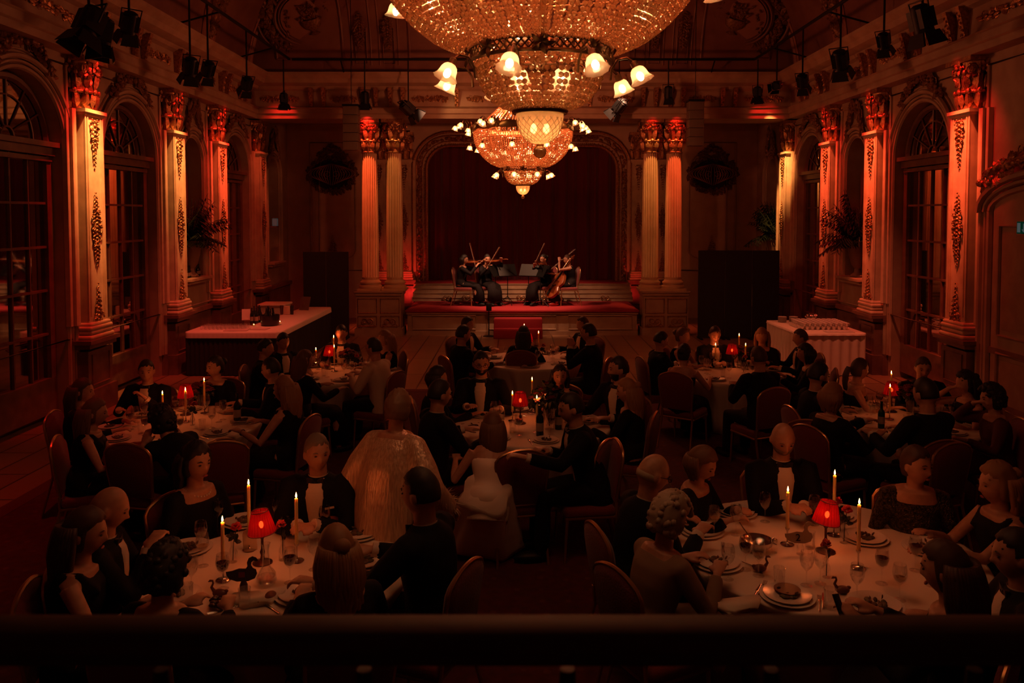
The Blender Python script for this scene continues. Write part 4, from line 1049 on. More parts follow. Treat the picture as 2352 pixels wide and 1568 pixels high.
for k in range(24): leaf(mb, (rg.uniform(-.07, .07), rg.uniform(-.05, .05), .11), .07, rg.uniform(0, pi))
tag(mb.build('flower_bowl', silverM, None, True, loc=(D_.x+.72, D_.y+1.42, .783)), 'little footed silver bowl of leaves behind the cups', 'bowl')

# ---- plants in urns in the niches
def niche_plant(side, yc, lb, urn=True, seed=1):
    X = (WL-.06) if side < 0 else (WR+.06); t = empty('potted_palm', (X, yc, 1.665)); t.scale = (1.3, 1.3, 1.45)
    mb = MB(); mb.lathe([(.10, 0), (.11, .02), (.05, .07), (.045, .12), (.09, .17), (.13, .30), (.16, .46), (.18, .50), (.165, .50), (.14, .45)], 20, M=TR((0, 0, 0), (0, 0, 0), 1)); mb.build('urn', mat('stone_urn', (.20, .12, .08), .5), t, True)
    mb = MB(); rg = random.Random(seed)
    for k in range(64):
        a = rg.uniform(0, 2*pi); L = rg.uniform(.35, .78); el = rg.uniform(-.1, 1.35)
        dx, dy = cos(a)*.8-side*.25, sin(a); dirh = V((dx, dy, 0)).normalized()
        pts = [V((0, 0, .46))+dirh*(L*cos(el)*u)+V((0, 0, L*sin(el)*u+.22*u-.50*L*u*u*(1.2-.5*el))) for u in (0, .25, .5, .75, 1)]
        pts = [V((x if side*x < .06 else .06*side, y if abs(y) < .55 else .55*y/abs(y), z)) for x, y, z in pts]
        mb.tube(pts, .004, 4)
        for q in range(8):
            u = .2+.8*q/8; i = min(3, int(u*4)); f = u*4-i; p = pts[i].lerp(pts[i+1], f)
            for d in (-1, 1):
                ln = .17*(1.15-u*.5); n1 = V((-dirh.y, dirh.x, 0))*d*ln*.75; tip = p+n1+dirh*.4*ln+V((0, 0, -ln*.55)); sd = dirh*.016
                if tip.x*side > .1: tip.x = .1*side
                mb.add([tuple(p), tuple((p+tip)/2+sd), tuple(tip), tuple((p+tip)/2-sd)], [(0, 1, 2, 3)])
    mb.build('fronds', greenM, t, True, ang=0)
    tag(t, lb, 'plant', 'potted palms in the wall niches')
niche_plant(-1, 15.77, 'dark leafy palm in a niche between pilasters behind the bar', seed=1)
niche_plant(1, 15.77, 'dark leafy palm in a tall urn in the niche above the cup table', seed=2)
niche_plant(1, 20.95, 'palm in an urn in the last niche behind the wide black screen', seed=3)
for side in (-1, 1):
    for yc in (15.77, 20.95):
        X = WL if side < 0 else WR; mb = MB(); mb.box((X-side*.03, yc, 1.64), (.30, 1.06, .05)); mb.box((X-side*.02, yc, 1.58), (.2, 1.0, .06)); 
        struct(mb, 'trim_%d' % tn, wallm); tn += 1
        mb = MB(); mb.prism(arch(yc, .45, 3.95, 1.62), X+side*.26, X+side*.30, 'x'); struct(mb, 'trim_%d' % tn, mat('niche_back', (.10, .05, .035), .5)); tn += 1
for k, yy in enumerate((15.45, 15.53, 15.60, 15.98, 16.05)): put_bottle((WL-.02, yy, 1.667), 'small dark bottle on the niche ledge below the bar side palm', 'bottles on the niche ledge', .8)

# ---- emergency exit sign and wall lamp
p = at_x(2357, 523, WR-.28); t = tag(empty('exit_sign', p), 'green emergency exit sign with white door and arrow, cut by frame edge', 'sign')
mb = MB(); mb.box((0, 0, 0), (.03, .34, .17)); mb.build('sign_box', mat('sign_case', (.5, .5, .5), .5), t, False)
mb = MB(); mb.box((-.017, 0, 0), (.004, .32, .155)); mb.build('green_face', mat_emit('exit_green', (.01, .10, .05), .14), t, False)
wm = mat_emit('exit_white', (.5, .6, .6), .09)
mb = MB(); mb.box((-.021, .115, 0), (.004, .06, .12)); mb.build('door_symbol', wm, t, False)
mb = MB(); mb.box((-.021, .02, .012), (.004, .014, .08)); mb.prism([(-.015, -.02), (.055, -.02), (.02, -.06)], -.023, -.019, 'x'); mb.build('arrow_symbol', wm, t, False)
mb = MB(); mb.ell((-.021, -.06, .045), (.003, .014, .014)); mb.tube([(-.021, -.06, .03), (-.021, -.07, -.01), (-.021, -.04, -.055)], .009, 5); mb.tube([(-.021, -.07, -.01), (-.021, -.10, -.05)], .009, 5); mb.tube([(-.021, -.04, .02), (-.021, -.095, .0)], .007, 5); mb.build('running_figure', wm, t, True)
mb = MB(); mb.tube([(.0, 0, .08), (.1, 0, .12), (.26, 0, .12)], .01, 6); mb.build('bracket', blackm, t, True)
p = at_x(632, 510, WL+.14); t = tag(empty('wall_lantern', p), 'small pale glass lamp box on the wall at the back corner, bar side', 'lamp')
mb = MB(); mb.lbox((0, 0, 0), (.12, .16, .2), .02); mb.build('glass_box', mat_mix('pale_lamp', [('E', (.28, .38, .36), .10, .5), ('D', (.4, .4, .4), 0, .5)]), t, True)
mb = MB(); mb.box((-.03, 0, -.12), (.2, .2, .03)); mb.box((0, 0, .11), (.14, .18, .02)); mb.build('bracket', darkgilt, t, False)

# ---- balcony rail
mb = MB(); q = at_z(1176, 1405, 2.42); q2 = at_z(1176, 1462, 2.42)
yb1, yb0 = q.y, q2.y; hz = .034
sec = [(yb0, 2.42-hz), (yb1, 2.42-hz), (yb1+.004, 2.42-hz*.5), (yb1, 2.42-.004), (yb1-.006, 2.42), (yb0+.012, 2.418), (yb0+.002, 2.42-.012), (yb0-.004, 2.42-hz*.5)]
mb.loft([[(-3.2, a, b) for a, b in sec], [(3.4, a, b) for a, b in sec]])
rail = empty('balcony_railing', (0, yb0, 2.3)); tag(rail, 'polished wooden balcony handrail crossing the bottom of the view', 'railing')
mb.build('handrail', woodrail, rail, True, loc=(0, -yb0, -2.3), ang=50)
mb = MB()
for k in range(-13, 15): mb.lathe([(.008, 0), (.014, .05), (.008, .1), (.012, .3), (.008, .5), (.014, .75), (.009, .82)], 8, (k*.24+.06, yb0+.03, 1.545))
rail2 = None
for k in range(-13, 15):
    mb = MB(); mb.lathe([(.008, 0), (.014, .05), (.008, .1), (.012, .3), (.008, .5), (.014, .75), (.009, .82)], 8, (k*.24+.06, .03, 1.545-2.3)); mb.build('baluster', blackm, rail, True)
mb = MB(); mb.box((0, (yb0+YN)/2+.05, 1.42), (7.4, yb0-YN+.1, .25)); struct(mb, 'trim_%d' % tn, joinery); tn += 1
# ================================================================== dining tables and what stands on them
TZ = .75
T_ = {'A': ('near table on the bar side', 635, 1315, .78), 'B': ('near table on the exit side', 1897, 1262, .94), 'C': ('table next to the mirrored doors', 408, 975, .83),
      'D': ('middle table behind the silver robe', 1222, 975, .80), 'E': ('table in front of the bar', 790, 853, .80), 'F': ('table closest to the stage steps', 1220, 826, .76),
      'G': ('table in front of the wide black screen', 1680, 855, .80), 'H': ('table by the panelled door', 2092, 960, .80)}
TC = {}
for k, (nm, px, py, r) in T_.items():
    c = at_z(px, py, TZ); TC[k] = (c.x, c.y, r, nm)
    mb = MB(); N = 144; rg = random.Random(ord(k)); p1, p2 = rg.uniform(0, 6), rg.uniform(0, 6)
    def ring(rr, z, am): return [(rr*(1+am*(sin(9*t+p1)+.6*sin(17*t+p2)+.3*sin(29*t)))*cos(t), rr*(1+am*(sin(9*t+p1)+.6*sin(17*t+p2)+.3*sin(29*t)))*sin(t), z) for t in [2*pi*j/N for j in range(N)]]
    b = .62
    mb.loft([ring(r*b, .02, .05), ring(r*(b+.06), .2, .045), ring(r*(b+.16), .40, .035), ring(r*(b+.30), .60, .022), ring(r*.985, .70, .010), ring(r*1.0, .735, .004), ring(r*.992, .747, 0), ring(r*.97, .75, 0), ring(r*.5, .75, 0)])
    tag(mb.build('tablecloth', clothm, None, True, loc=(c.x, c.y, 0), ang=80), 'white cloth covering the round %s' % nm, 'tablecloth', 'white cloths on the round tables')
ZT = TZ+.002
def lathe_ob(nm, prof, m, parent=None, seg=20, ang=50, caps=False):
    mb = MB(); mb.lathe(prof, seg, caps=caps); return mb.build(nm, m, parent, True, ang=ang)
# --- prototypes
PROTO = {}; TREE = {}
def proto(k, o): PROTO[k] = [o, True]; return o
def spawn(k, loc, label, cat, group=None, rz=0, s=1):
    global TREE
    o, first = PROTO[k]
    if first:
        TREE[k] = {}
        for c in bpy.data.objects:
            if c.parent: TREE[k].setdefault(c.parent.name, []).append(c)
        PROTO[k][1] = False; c = o
    else: c = copy_tree(o, None, TREE[k])
    c.location = loc; c.rotation_euler = (0, 0, rz); c.scale = (s, s, s) if not isinstance(s, tuple) else s
    return tag(c, label, cat, group)
stemglass = [(.034, 0), (.034, .002), (.006, .005), (.0035, .012), (.0035, .085), (.012, .095), (.030, .115), (.040, .145), (.040, .165), (.033, .205), (.031, .205), (.038, .165), (.038, .145), (.028, .117), (.004, .098)]
g = proto('redwine', empty('wine_glass')); lathe_ob('bowl', stemglass, glassm, g, 24); lathe_ob('red_wine', [(.0005, .099), (.028, .118), (.0372, .145), (.0378, .155), (.0005, .155)], winem, g, 20)
g = proto('wineglass', empty('wine_glass')); lathe_ob('bowl', stemglass, glassm, g, 24)
g = proto('whiteglass', empty('wine_glass')); lathe_ob('bowl', stemglass, glassm, g, 24); lathe_ob('white_wine', [(.0005, .099), (.026, .117), (.033, .130), (.0005, .130)], mat('white_wine', (.35, .16, .04), .05, spec=.6), g, 16)
g = proto('tumbler', empty('water_glass')); lathe_ob('glass_wall', [(.001, 0), (.030, 0), (.034, .11), (.032, .11), (.028, .008), (.001, .008)], glassm, g, 20)
g = proto('plate', empty('dinner_plate')); lathe_ob('charger', [(.001, .0), (.09, .002), (.150, .012), (.152, .016), (.09, .008), (.001, .008)], chinaM, g, 36, caps=True); lathe_ob('plate_rim', [(.001, .010), (.08, .012), (.130, .024), (.131, .028), (.085, .018), (.001, .018)], chinaM, g, 36, caps=True)
mb = MB(); rg = random.Random(3)
for k in range(9): mb.ell((rg.uniform(-.05, .05), rg.uniform(-.05, .05), .024), (rg.uniform(.012, .03), rg.uniform(.01, .02), .010), None, 8, 5)
for k in range(6): leaf(mb, (rg.uniform(-.04, .04), rg.uniform(-.04, .04), .03), .03, rg.uniform(0, 6))
mb.build('food', mat('roast_food', (.10, .035, .015), .6, col2=(.05, .06, .02), cscale=30), g, True)
g = proto('fork', empty('fork')); mb = MB(); mb.tube([(0, -.09, .003), (0, 0, .006), (0, .05, .004)], [.005, .003, .006], 6, flat=.4)
for x in (-.009, -.003, .003, .009): mb.tube([(x*.6, .05, .004), (x, .065, .004), (x, .10, .008)], .0015, 4)
mb.build('fork_body', silverM, g, True)
g = proto('knife', empty('knife')); mb = MB(); mb.tube([(0, -.10, .004), (0, 0, .004)], [.006, .004], 6, flat=.5); mb.tube([(0, 0, .004), (.002, .10, .004)], [.009, .003], 6, flat=.15); mb.build('knife_body', silverM, g, True)
g = proto('napkin', empty('napkin')); mb = MB(); rg = random.Random(8)
mb.loft([[(.10*cos(t)*(1+.25*sin(3*t+z*40)), .07*sin(t)*(1+.2*cos(2*t+z*60)), z+.008*sin(3*t)) for t in [2*pi*i/24 for i in range(24)]] for z in (0, .012, .022)]); mb.build('folds', clothm, g, True, ang=0)
g = proto('redvase', empty('bud_vase')); lathe_ob('vase_glass', [(.001, 0), (.026, 0), (.028, .06), (.012, .10), (.014, .13), (.012, .13), (.010, .10), (.026, .06), (.001, .004)], glassm, g, 16)
mb = MB(); mb.tube([(0, 0, .01), (.005, 0, .12), (.02, .01, .20)], .003, 5)
for k in range(6): leaf(mb, (.01, 0, .13+.01*k), .05, k)
mb.build('stem', greenM, g, True)
mb = MB()
for k in range(16):
    a = 2.4*k; r = .012+.0013*k; A = TR((.02+r*cos(a)*.8, .01+r*sin(a)*.8, .205+.002*(16-k)), (.7*cos(a), .7*sin(a), a)); mb.ell((0, 0, 0), (.016, .014, .004), A, 8, 5)
mb.build('bloom', mat('red_petals', (.35, .01, .012), .6), g, True)
# flower arrangement, dark
def bouquet(name, loc, s, label, seed, col=(.10, .006, .010)):
    t = empty(name, loc); lathe_ob('vase_glass', [(.001, 0), (.045*s, 0), (.05*s, .10*s), (.06*s, .2*s), (.055*s, .2*s), (.045*s, .1*s), (.001, .005)], glassm, t, 20)
    rg = random.Random(seed); mb = MB(); ml = MB()
    for k in range(26):
        a = rg.uniform(0, 6.28); u = rg.uniform(0, 1); r = .17*s*sqrt(u); z = .2*s+.17*s*(1-u*.6)*rg.uniform(.6, 1.2)
        ml.tube([(0, 0, .03), (r*.3*cos(a), r*.3*sin(a), .2*s), (r*cos(a), r*sin(a), z)], .003, 4)
        for q in range(9): b = 2.4*q; rr = .010+.002*q; mb.ell((r*cos(a)+rr*cos(b), r*sin(a)+rr*sin(b), z+.002*(9-q)), (.018, .016, .007), TR((0, 0, 0)), 6, 4)
        for q in range(3): leaf(ml, (r*cos(a), r*sin(a), z-.03), .07*s, rg.uniform(0, 6.3))
    mb.build('blooms', mat('dark_red_blooms', col, .7), t, True); ml.build('leaves', greenM, t, True)
    return tag(t, label, 'flowers')
# candlesticks
def candle(p, H, label, hold=.11, group='tall lit candles'):
    """thin candlestick with taper; flame tip at H above the table"""
    t = empty('candlestick', p); lathe_ob('holder', [(.001, 0), (.045, 0), (.044, .004), (.012, .010), (.005, .02), (.005, hold-.02), (.013, hold-.01), (.014, hold), (.010, hold)], silverM if H > .2 else silverM, t, 20)
    ct = H-.035; lathe_ob('taper', [(.001, hold-.012), (.0115, hold-.012), (.0105, ct-.003), (.0085, ct), (.001, ct-.003)], waxm, t, 14)
    mb = MB(); mb.tube([(0, 0, ct-.002), (.001, 0, ct+.007)], .0012, 4); mb.build('wick', blackm, t, True)
    mb = MB(); mb.lathe([(.0008, ct+.004), (.0045, ct+.009), (.0055, ct+.015), (.0035, ct+.026), (.0006, ct+.038)], 12, M=TR((0, 0, 0))); mb.build('flame', flameM, t, True)
    point_light((p[0], p[1], p[2]+ct+.018), (1, .145, .03), CAN, .008)
    return tag(t, label, 'candle', group)
CAN = 2.1; LMP = 1.2
def table_lamp(p, label, tilt=(0, 0), s=1):
    t = empty('table_lamp', p); t.scale = (s, s, s)
    lathe_ob('base', [(.001, 0), (.060, 0), (.060, .006), (.045, .014), (.015, .022), (.010, .05), (.016, .07), (.008, .09), (.008, .15), (.018, .165), (.008, .18), (.008, .20), (.001, .20)], mat('dark_lamp_bronze', (.10, .05, .025), .3, metal=.8), t, 24)
    rg = random.Random(5)
    A = TR((0, 0, .19), (tilt[0], tilt[1], 0)); N = 96; n = 24
    def fold(a, z): return 1+.045*(1-2*abs(sin(n*a/2))**.6)
    mb = MB(); R = []
    N = 192
    for z, r in ((0, .082), (.05, .072), (.10, .059), (.135, .050)): R.append([(r*fold(2*pi*j/N, 0)*cos(2*pi*j/N), r*fold(2*pi*j/N, 0)*sin(2*pi*j/N), z) for j in range(N)])
    mb.loft(R, A, caps=False); mb.build('pleated_shade', redshade, t, True, ang=70)
    mb = MB(); 
    for z, r in ((0, .085), (.135, .052)): mb.tube([(r*cos(2*pi*j/40), r*sin(2*pi*j/40), z) for j in range(40)], .003, 5, A, closed=True)
    mb.tube([(-.05, 0, .132), (.05, 0, .132)], .0015, 4, A); mb.build('shade_trim', mat('trim_dark_red', (.10, .005, .008), .6), t, True)
    mb = MB(); mb.ell((0, 0, .05), (.014, .014, .022), A, 12, 8); mb.build('bulb', mat_emit('lamp_bulb', (1, .33, .09), 14) if 'lamp_bulb' not in MATS else MATS['lamp_bulb'], t, True)
    q = V(p)+V((0, 0, (.19+.05)*s)); point_light(tuple(q), (1, .16, .04), LMP, .016)
    return tag(t, label, 'lamp', 'red shaded table lamps')
def on_t(px, py): return at_z(px, py, ZT)
LAMPS = {'A': (603, 1292, (.0, -.10)), 'B': (1896, 1266, (0, .14)), 'C': (427, 952, (0, 0)), 'D': (1195, 972, (0, 0)), 'E': (757, 847, (0, 0)), 'F': (1212, 812, (0, 0)), 'G': (1681, 843, (0, 0)), 'H': (2047, 945, (0, 0))}
for k, (px, py, tl) in LAMPS.items(): table_lamp(on_t(px, py), 'lamp with glowing red pleated shade, %s' % T_[k][0], tl)
CANDS = {'A': [(513, 1332, 1186, 'tallest-looking taper at the front-left'), (573, 1262, 1102, 'taper behind the lamp rising above its shade'), (682, 1288, 1132, 'taper beside the grey-haired man')],
 'B': [(1808, 1250, 1118, 'taper with wind-blown flame, over the swan card'), (1915, 1228, 1080, 'tallest taper behind the lamp'), (1971, 1304, 1146, 'taper in front of the sequined woman')],
 'C': [(374, 958, 898, 'taper nearest the bending man'), (427, 968, 890, 'taper right in front of the red lamp'), (470, 948, 868, 'taper in front of the woman by the black skirting')],
 'D': [(1177, 966, 898, 'taper touching the red shade'), (1233, 992, 908, 'thick stub taper in front'), (1222, 948, 866, 'curled melting taper at the back')],
 'E': [(726, 842, 798, 'taper farthest from the white jacket'), (768, 852, 792, 'taper in front of the lamp'), (767, 838, 770, 'tallest taper at the back')],
 'F': [(1237, 812, 760, 'taper with the clear straight flame'), (1204, 806, 744, 'taper hidden behind the long-haired woman')],
 'G': [(1643, 842, 788, 'taper on the side of the bare-shouldered guest'), (1697, 832, 766, 'tallest taper at the back'), (1712, 848, 788, 'taper beside the red shade')],
 'H': [(2043, 962, 882, 'taper in front of the lamp by the green bottle'), (2046, 922, 852, 'tall taper behind the lamp')]}
for k, L in CANDS.items():
    for px, py, ft, lb in L:
        p = on_t(px, py); q = at_y(px, ft, p.y); candle(p, max(.2, q.z-TZ), '%s, %s' % (lb, T_[k][0]))
G = lambda k: 'on the '+T_[k][0]
# near table A
for px, py, kk, lb in ((512, 1352, 'redwine', 'red wine glass standing before the front taper'), (562, 1395, 'tumbler', 'round water tumbler beside the dark swan card'), (440, 1358, 'wineglass', 'tall empty glass beside the curly dark head'), (666, 1338, 'redwine', 'full red wine glass right of the glass carafe'), (462, 1270, 'redwine', 'red wine glass at the pearl necklace side'),
        (722, 1308, 'wineglass', 'empty glass beside the long curly hair'), (746, 1232, 'redwine', 'red wine glass near the copper bowl'), (640, 1212, 'wineglass', 'empty glass before the tuxedo shirt front'), (500, 1215, 'wineglass', 'empty glass at the far-left edge'), (430, 1385, 'tumbler', 'low tumbler at the near-left edge'), (466, 1300, 'whiteglass', 'white wine glass close to the front taper'), (655, 1225, 'tumbler', 'tumbler behind the red shade')):
    spawn(kk, on_t(px, py), '%s, %s' % (lb, 'near bar side table'), 'glass', 'glasses on the near bar side table')
for px, py, r, lb in ((822, 1228, 0, 'plate with leftover food at the robe side'), (838, 1292, .6, 'plate of food before the dark-haired man'), (694, 1368, 1.2, 'plate beside the long curly hair'), (398, 1372, 2, 'plate under the dark curly head'), (560, 1200, 1, 'plate at the far edge behind the candles'), (432, 1262, 1, 'plate before the pearl necklace')):
    spawn('plate', on_t(px, py), '%s, near bar side table' % lb, 'plate', 'plates on the near bar side table', r)
for px, py, r, kk in ((905, 1330, 1.3, 'knife'), (765, 1330, 1.2, 'knife'), (620, 1395, .8, 'knife'), (520, 1400, 2.2, 'fork'), (790, 1262, 1.3, 'fork'), (350, 1345, .7, 'fork')):
    q = on_t(px, py); c = TC['A']; 
    if (q.x-c[0])**2+(q.y-c[1])**2 < (c[2]*.93)**2: spawn(kk, q, 'silver %s lying on the near bar side table' % kk, kk, 'cutlery on the near bar side table', r)
spawn('redvase', on_t(535, 1290), 'bud vase with a red flower beside the front taper, near bar side table', 'vase', 'bud vases'); spawn('redvase', on_t(650, 1285), 'bud vase with a dark red flower right of the lamp, near bar side table', 'vase', 'bud vases', 2)
spawn('napkin', on_t(590, 1380), 'crumpled white napkin at the front of the near bar side table', 'napkin', None, .4, 1.3)
p = on_t(612, 1340); t = tag(empty('carafe', p), 'clear round-bottomed glass carafe before the red lamp', 'carafe'); lathe_ob('glass_wall', [(.001, .0), (.05, 0), (.062, .02), (.055, .06), (.022, .11), (.018, .20), (.026, .24), (.024, .24), (.016, .20), (.020, .11), (.052, .058), (.058, .022), (.001, .005)], glassm, t, 24)
lathe_ob('water', [(.001, .006), (.056, .022), (.054, .045), (.001, .045)], glassm, t, 20)
p = on_t(622, 1378); mb = MB(); mb.ell((0, 0, .025), (.032, .04, .025), None, 14, 8); tag(mb.build('bread_roll', mat('bread_crust', (.28, .10, .04), .7, col2=(.16, .06, .03), cscale=20), None, True, loc=p), 'brown bread roll on the white napkin at the front', 'bread')
p = on_t(768, 1200); t = tag(empty('copper_bowl', p), 'shiny copper serving bowl in front of the grey-haired man', 'bowl'); lathe_ob('bowl_wall', [(.03, 0), (.05, .01), (.09, .05), (.10, .085), (.096, .085), (.085, .05), (.03, .015)], mat('copper', (.5, .16, .06), .22, metal=1), t, 28)
mb = MB(); mb.tube([(.02, 0, .06), (.12, .03, .14)], .004, 6); mb.build('ladle', silverM, t, True)
p = on_t(575, 1262); mb = MB(); n = 14; pl = [(-.045, 0)]+[(-.045*cos(pi*i/n), .10+.045*sin(pi*i/n)) for i in range(n+1)]+[(.045, 0)]; mb.prism(pl, 0, .002, 'y', TR((0, 0, 0), (.15, 0, 0))); tag(mb.build('arched_menu_card', mat('cream_card', (.7, .55, .4), .6), None, False, loc=p), 'cream arched menu card standing behind the carafe', 'card')
for px, py, lb in ((695, 1385, 'black cloth bag corner'),): pass
p = on_t(500, 1395); mb = MB()
rg = random.Random(1)
for k in range(14): mb.ell((rg.uniform(-.04, .04), rg.uniform(-.04, .04), .02+.02*rg.random()), (.02, .016, .012), None, 7, 5)
tag(mb.build('bunch_of_grapes', mat('dark_grapes', (.03, .006, .01), .4), None, True, loc=p), 'dark bunch of grapes at the front edge of the near bar side table', 'fruit')
# near table B
for px, py, kk, lb in ((2025, 1340, 'redwine', 'red wine glass in front of the sequined woman'), (2102, 1310, 'redwine', 'red wine glass by the arm of the blonde woman'), (1757, 1198, 'redwine', 'red wine glass before the bald bearded man'), (1852, 1345, 'wineglass', 'empty stem glass, first of a pair before the lamp'), (1884, 1340, 'wineglass', 'empty stem glass, second of the pair before the lamp'), (1968, 1378, 'wineglass', 'empty stem glass before the front candle foot'), (2066, 1378, 'whiteglass', 'low white wine glass beside the phone'),
        (1712, 1308, 'redwine', 'red wine glass at the tureen'), (1742, 1322, 'whiteglass', 'white wine glass overlapping the tureen'), (1690, 1228, 'wineglass', 'empty glass beside the dark-haired woman'), (1790, 1345, 'tumbler', 'tall water tumbler left of the empty pair'), (1906, 1396, 'tumbler', 'tall water tumbler behind the dark round card'), (1640, 1232, 'whiteglass', 'white wine glass before the glasses wearer'), (1870, 1205, 'redwine', 'red wine glass hidden behind the lamp'), (1860, 1258, 'tumbler', 'slim upright glass tube left of the lamp'), (1672, 1330, 'wineglass', 'empty glass between the two full plates'), (2140, 1345, 'wineglass', 'empty glass before the long dark hair')):
    spawn(kk, on_t(px, py), '%s, near exit side table' % lb, 'glass', 'glasses on the near exit side table')
for px, py, r, lb in ((1612, 1222, 0, 'plate of food before the bald man with glasses'), (1648, 1296, .8, 'plate of food before the white-haired woman'), (1808, 1372, 0, 'big plate with dark round card at the empty place'), (2010, 1392, 1.2, 'plate by the hand with the phone'), (2130, 1262, 2, 'plate beside the thin arm of the blonde woman'), (1915, 1186, 1, 'plate at the far edge behind the candles'), (1690, 1178, 1.6, 'plate before the woman bowing her head'), (1985, 1238, .5, 'plate before the sequined woman')):
    o = spawn('plate', on_t(px, py), '%s, near exit side table' % lb, 'plate', 'plates on the near exit side table', r)
p = on_t(1808, 1366); mb = MB(); mb.lathe([(.001, .034), (.073, .034), (.073, .037), (.001, .037)], 36, caps=True); tag(mb.build('round_card', mat('dark_burgundy_card', (.05, .004, .006), .4), None, True, loc=p), 'dark burgundy round card lying on the big front plate', 'card')
for px, py, r, kk, lb in ((1750, 1352, -.5, 'fork', 'silver fork left of the big front plate'), (1738, 1358, -.5, 'knife', 'silver knife beside the fork left of the big front plate'), (1890, 1380, -.35, 'knife', 'silver knife right of the big front plate'), (1882, 1388, -.35, 'fork', 'silver fork right of the big front plate'), (1662, 1262, -.2, 'fork', 'silver fork beside the far-left plate'), (1702, 1290, .7, 'knife', 'silver knife between plate and tureen'), (1760, 1240, .5, 'fork', 'silver serving fork behind the tureen')):
    spawn(kk, on_t(px, py), lb+', near exit side table', kk, None, r)
p = on_t(1738, 1262); t = tag(empty('tureen', p), 'shiny silver tureen with ladle on the near exit side table', 'bowl'); lathe_ob('bowl_wall', [(.04, 0), (.06, .01), (.095, .04), (.10, .07), (.096, .07), (.085, .04), (.03, .012)], silverM, t, 28)
mb = MB(); mb.tube([(-.02, 0, .05), (-.08, .03, .13), (-.10, .05, .16)], .004, 6); mb.build('ladle', silverM, t, True)
p = on_t(1778, 1268); t = tag(empty('salt_mill', p), 'little silver-capped salt shaker right of the tureen', 'shaker'); lathe_ob('glass_body', [(.001, 0), (.02, 0), (.018, .07), (.001, .07)], glassm, t, 14); lathe_ob('cap', [(.019, .07), (.019, .085), (.001, .095)], silverM, t, 14)
spawn('redvase', on_t(1938, 1246), 'bud vase with a red flower right of the lamp, near exit side table', 'vase', 'bud vases')
spawn('redvase', on_t(1930, 1225), 'bud vase with a red flower behind the lamp, near exit side table', 'vase', 'bud vases', 2)
spawn('redvase', on_t(1898, 1325), 'bud vase standing in front of the lamp base, near exit side table', 'vase', 'bud vases', 1, .9)
spawn('napkin', on_t(1700, 1395), 'white napkin hanging near the empty place of the near exit side table', 'napkin', None, .4, 1.2)
# swans
swan_poly = [(-.075, .03), (-.06, .012), (-.03, 0), (.02, 0), (.05, .012), (.06, .035), (.055, .055), (.042, .062), (.034, .075), (.036, .09), (.046, .098), (.058, .094), (.066, .098), (.056, .112), (.040, .118), (.024, .110), (.016, .09), (.018, .072), (.010, .060), (-.02, .062), (-.05, .052), (-.078, .048)]
def swan_card(px, py, label, number, rot, m):
    p = on_t(px, py); t = tag(empty('swan_card', p, rot), label, 'sign')
    mb = MB(); mb.prism([(x*1.25, z*1.2+.07) for x, z in swan_poly], -.002, .002, 'y'); mb.build('swan_silhouette', m, t, False)
    mb = MB(); mb.lathe([(.001, 0), (.024, 0), (.022, .05), (.012, .075), (.001, .075)], 16); mb.build('stand', m if not number else glassm, t, True)
    if number:
        c = bpy.data.curves.new('number', 'FONT'); c.body = number; c.size = .065; c.extrude = .001; c.align_x = 'CENTER'
        ob = bpy.data.objects.new('number', c); COL.objects.link(ob); dg = bpy.context.evaluated_depsgraph_get()
        me = bpy.data.meshes.new_from_object(ob.evaluated_get(dg)); bpy.data.objects.remove(ob)
        o = bpy.data.objects.new('number', me); COL.objects.link(o); me.materials.clear(); me.materials.append(blackm); o.parent = t; o.rotation_euler = (pi/2, 0, 0); o.location = (-.015, -.0035, .085)
    else:
        mb = MB(); mb.box((-.01, -.003, .108), (.035, .002, .03)); mb.build('red_seal', mat('red_seal', (.25, .02, .015), .5), t, False)
    return t
swan_card(1838, 1272, 'grey swan-shaped table card numbered 2 on the near exit side table', '2', -.1, mat('grey_card', (.30, .22, .17), .6))
swan_card(560, 1362, 'dark swan-shaped table card with red square, before the carafe', '', .1, mat('dark_card', (.05, .028, .022), .5))
def swan_favor(px, py, label, rz=0, m=None):
    mb = MB(); mb.ell((0, 0, .022), (.042, .026, .022), None, 12, 8); mb.ell((-.035, 0, .034), (.014, .010, .010), None, 8, 5)
    mb.tube([(.03, 0, .03), (.046, 0, .055), (.036, 0, .078), (.040, 0, .092), (.054, 0, .092), (.064, 0, .086)], [.011, .008, .006, .0065, .007, .002], 7)
    tag(mb.build('swan_favor', m or mat('brown_chocolate', (.16, .06, .035), .4), None, True, loc=on_t(px, py), rot=(0, 0, rz)), label, 'ornament', 'little swan table favours')
swan_favor(1745, 1312, 'little swan favour between the two full plates and the tumbler'); swan_favor(1935, 1362, 'little swan favour in front of the red lamp, facing the empty plate', pi)
swan_favor(505, 1370, 'little swan favour at the front of the near bar side table', pi)
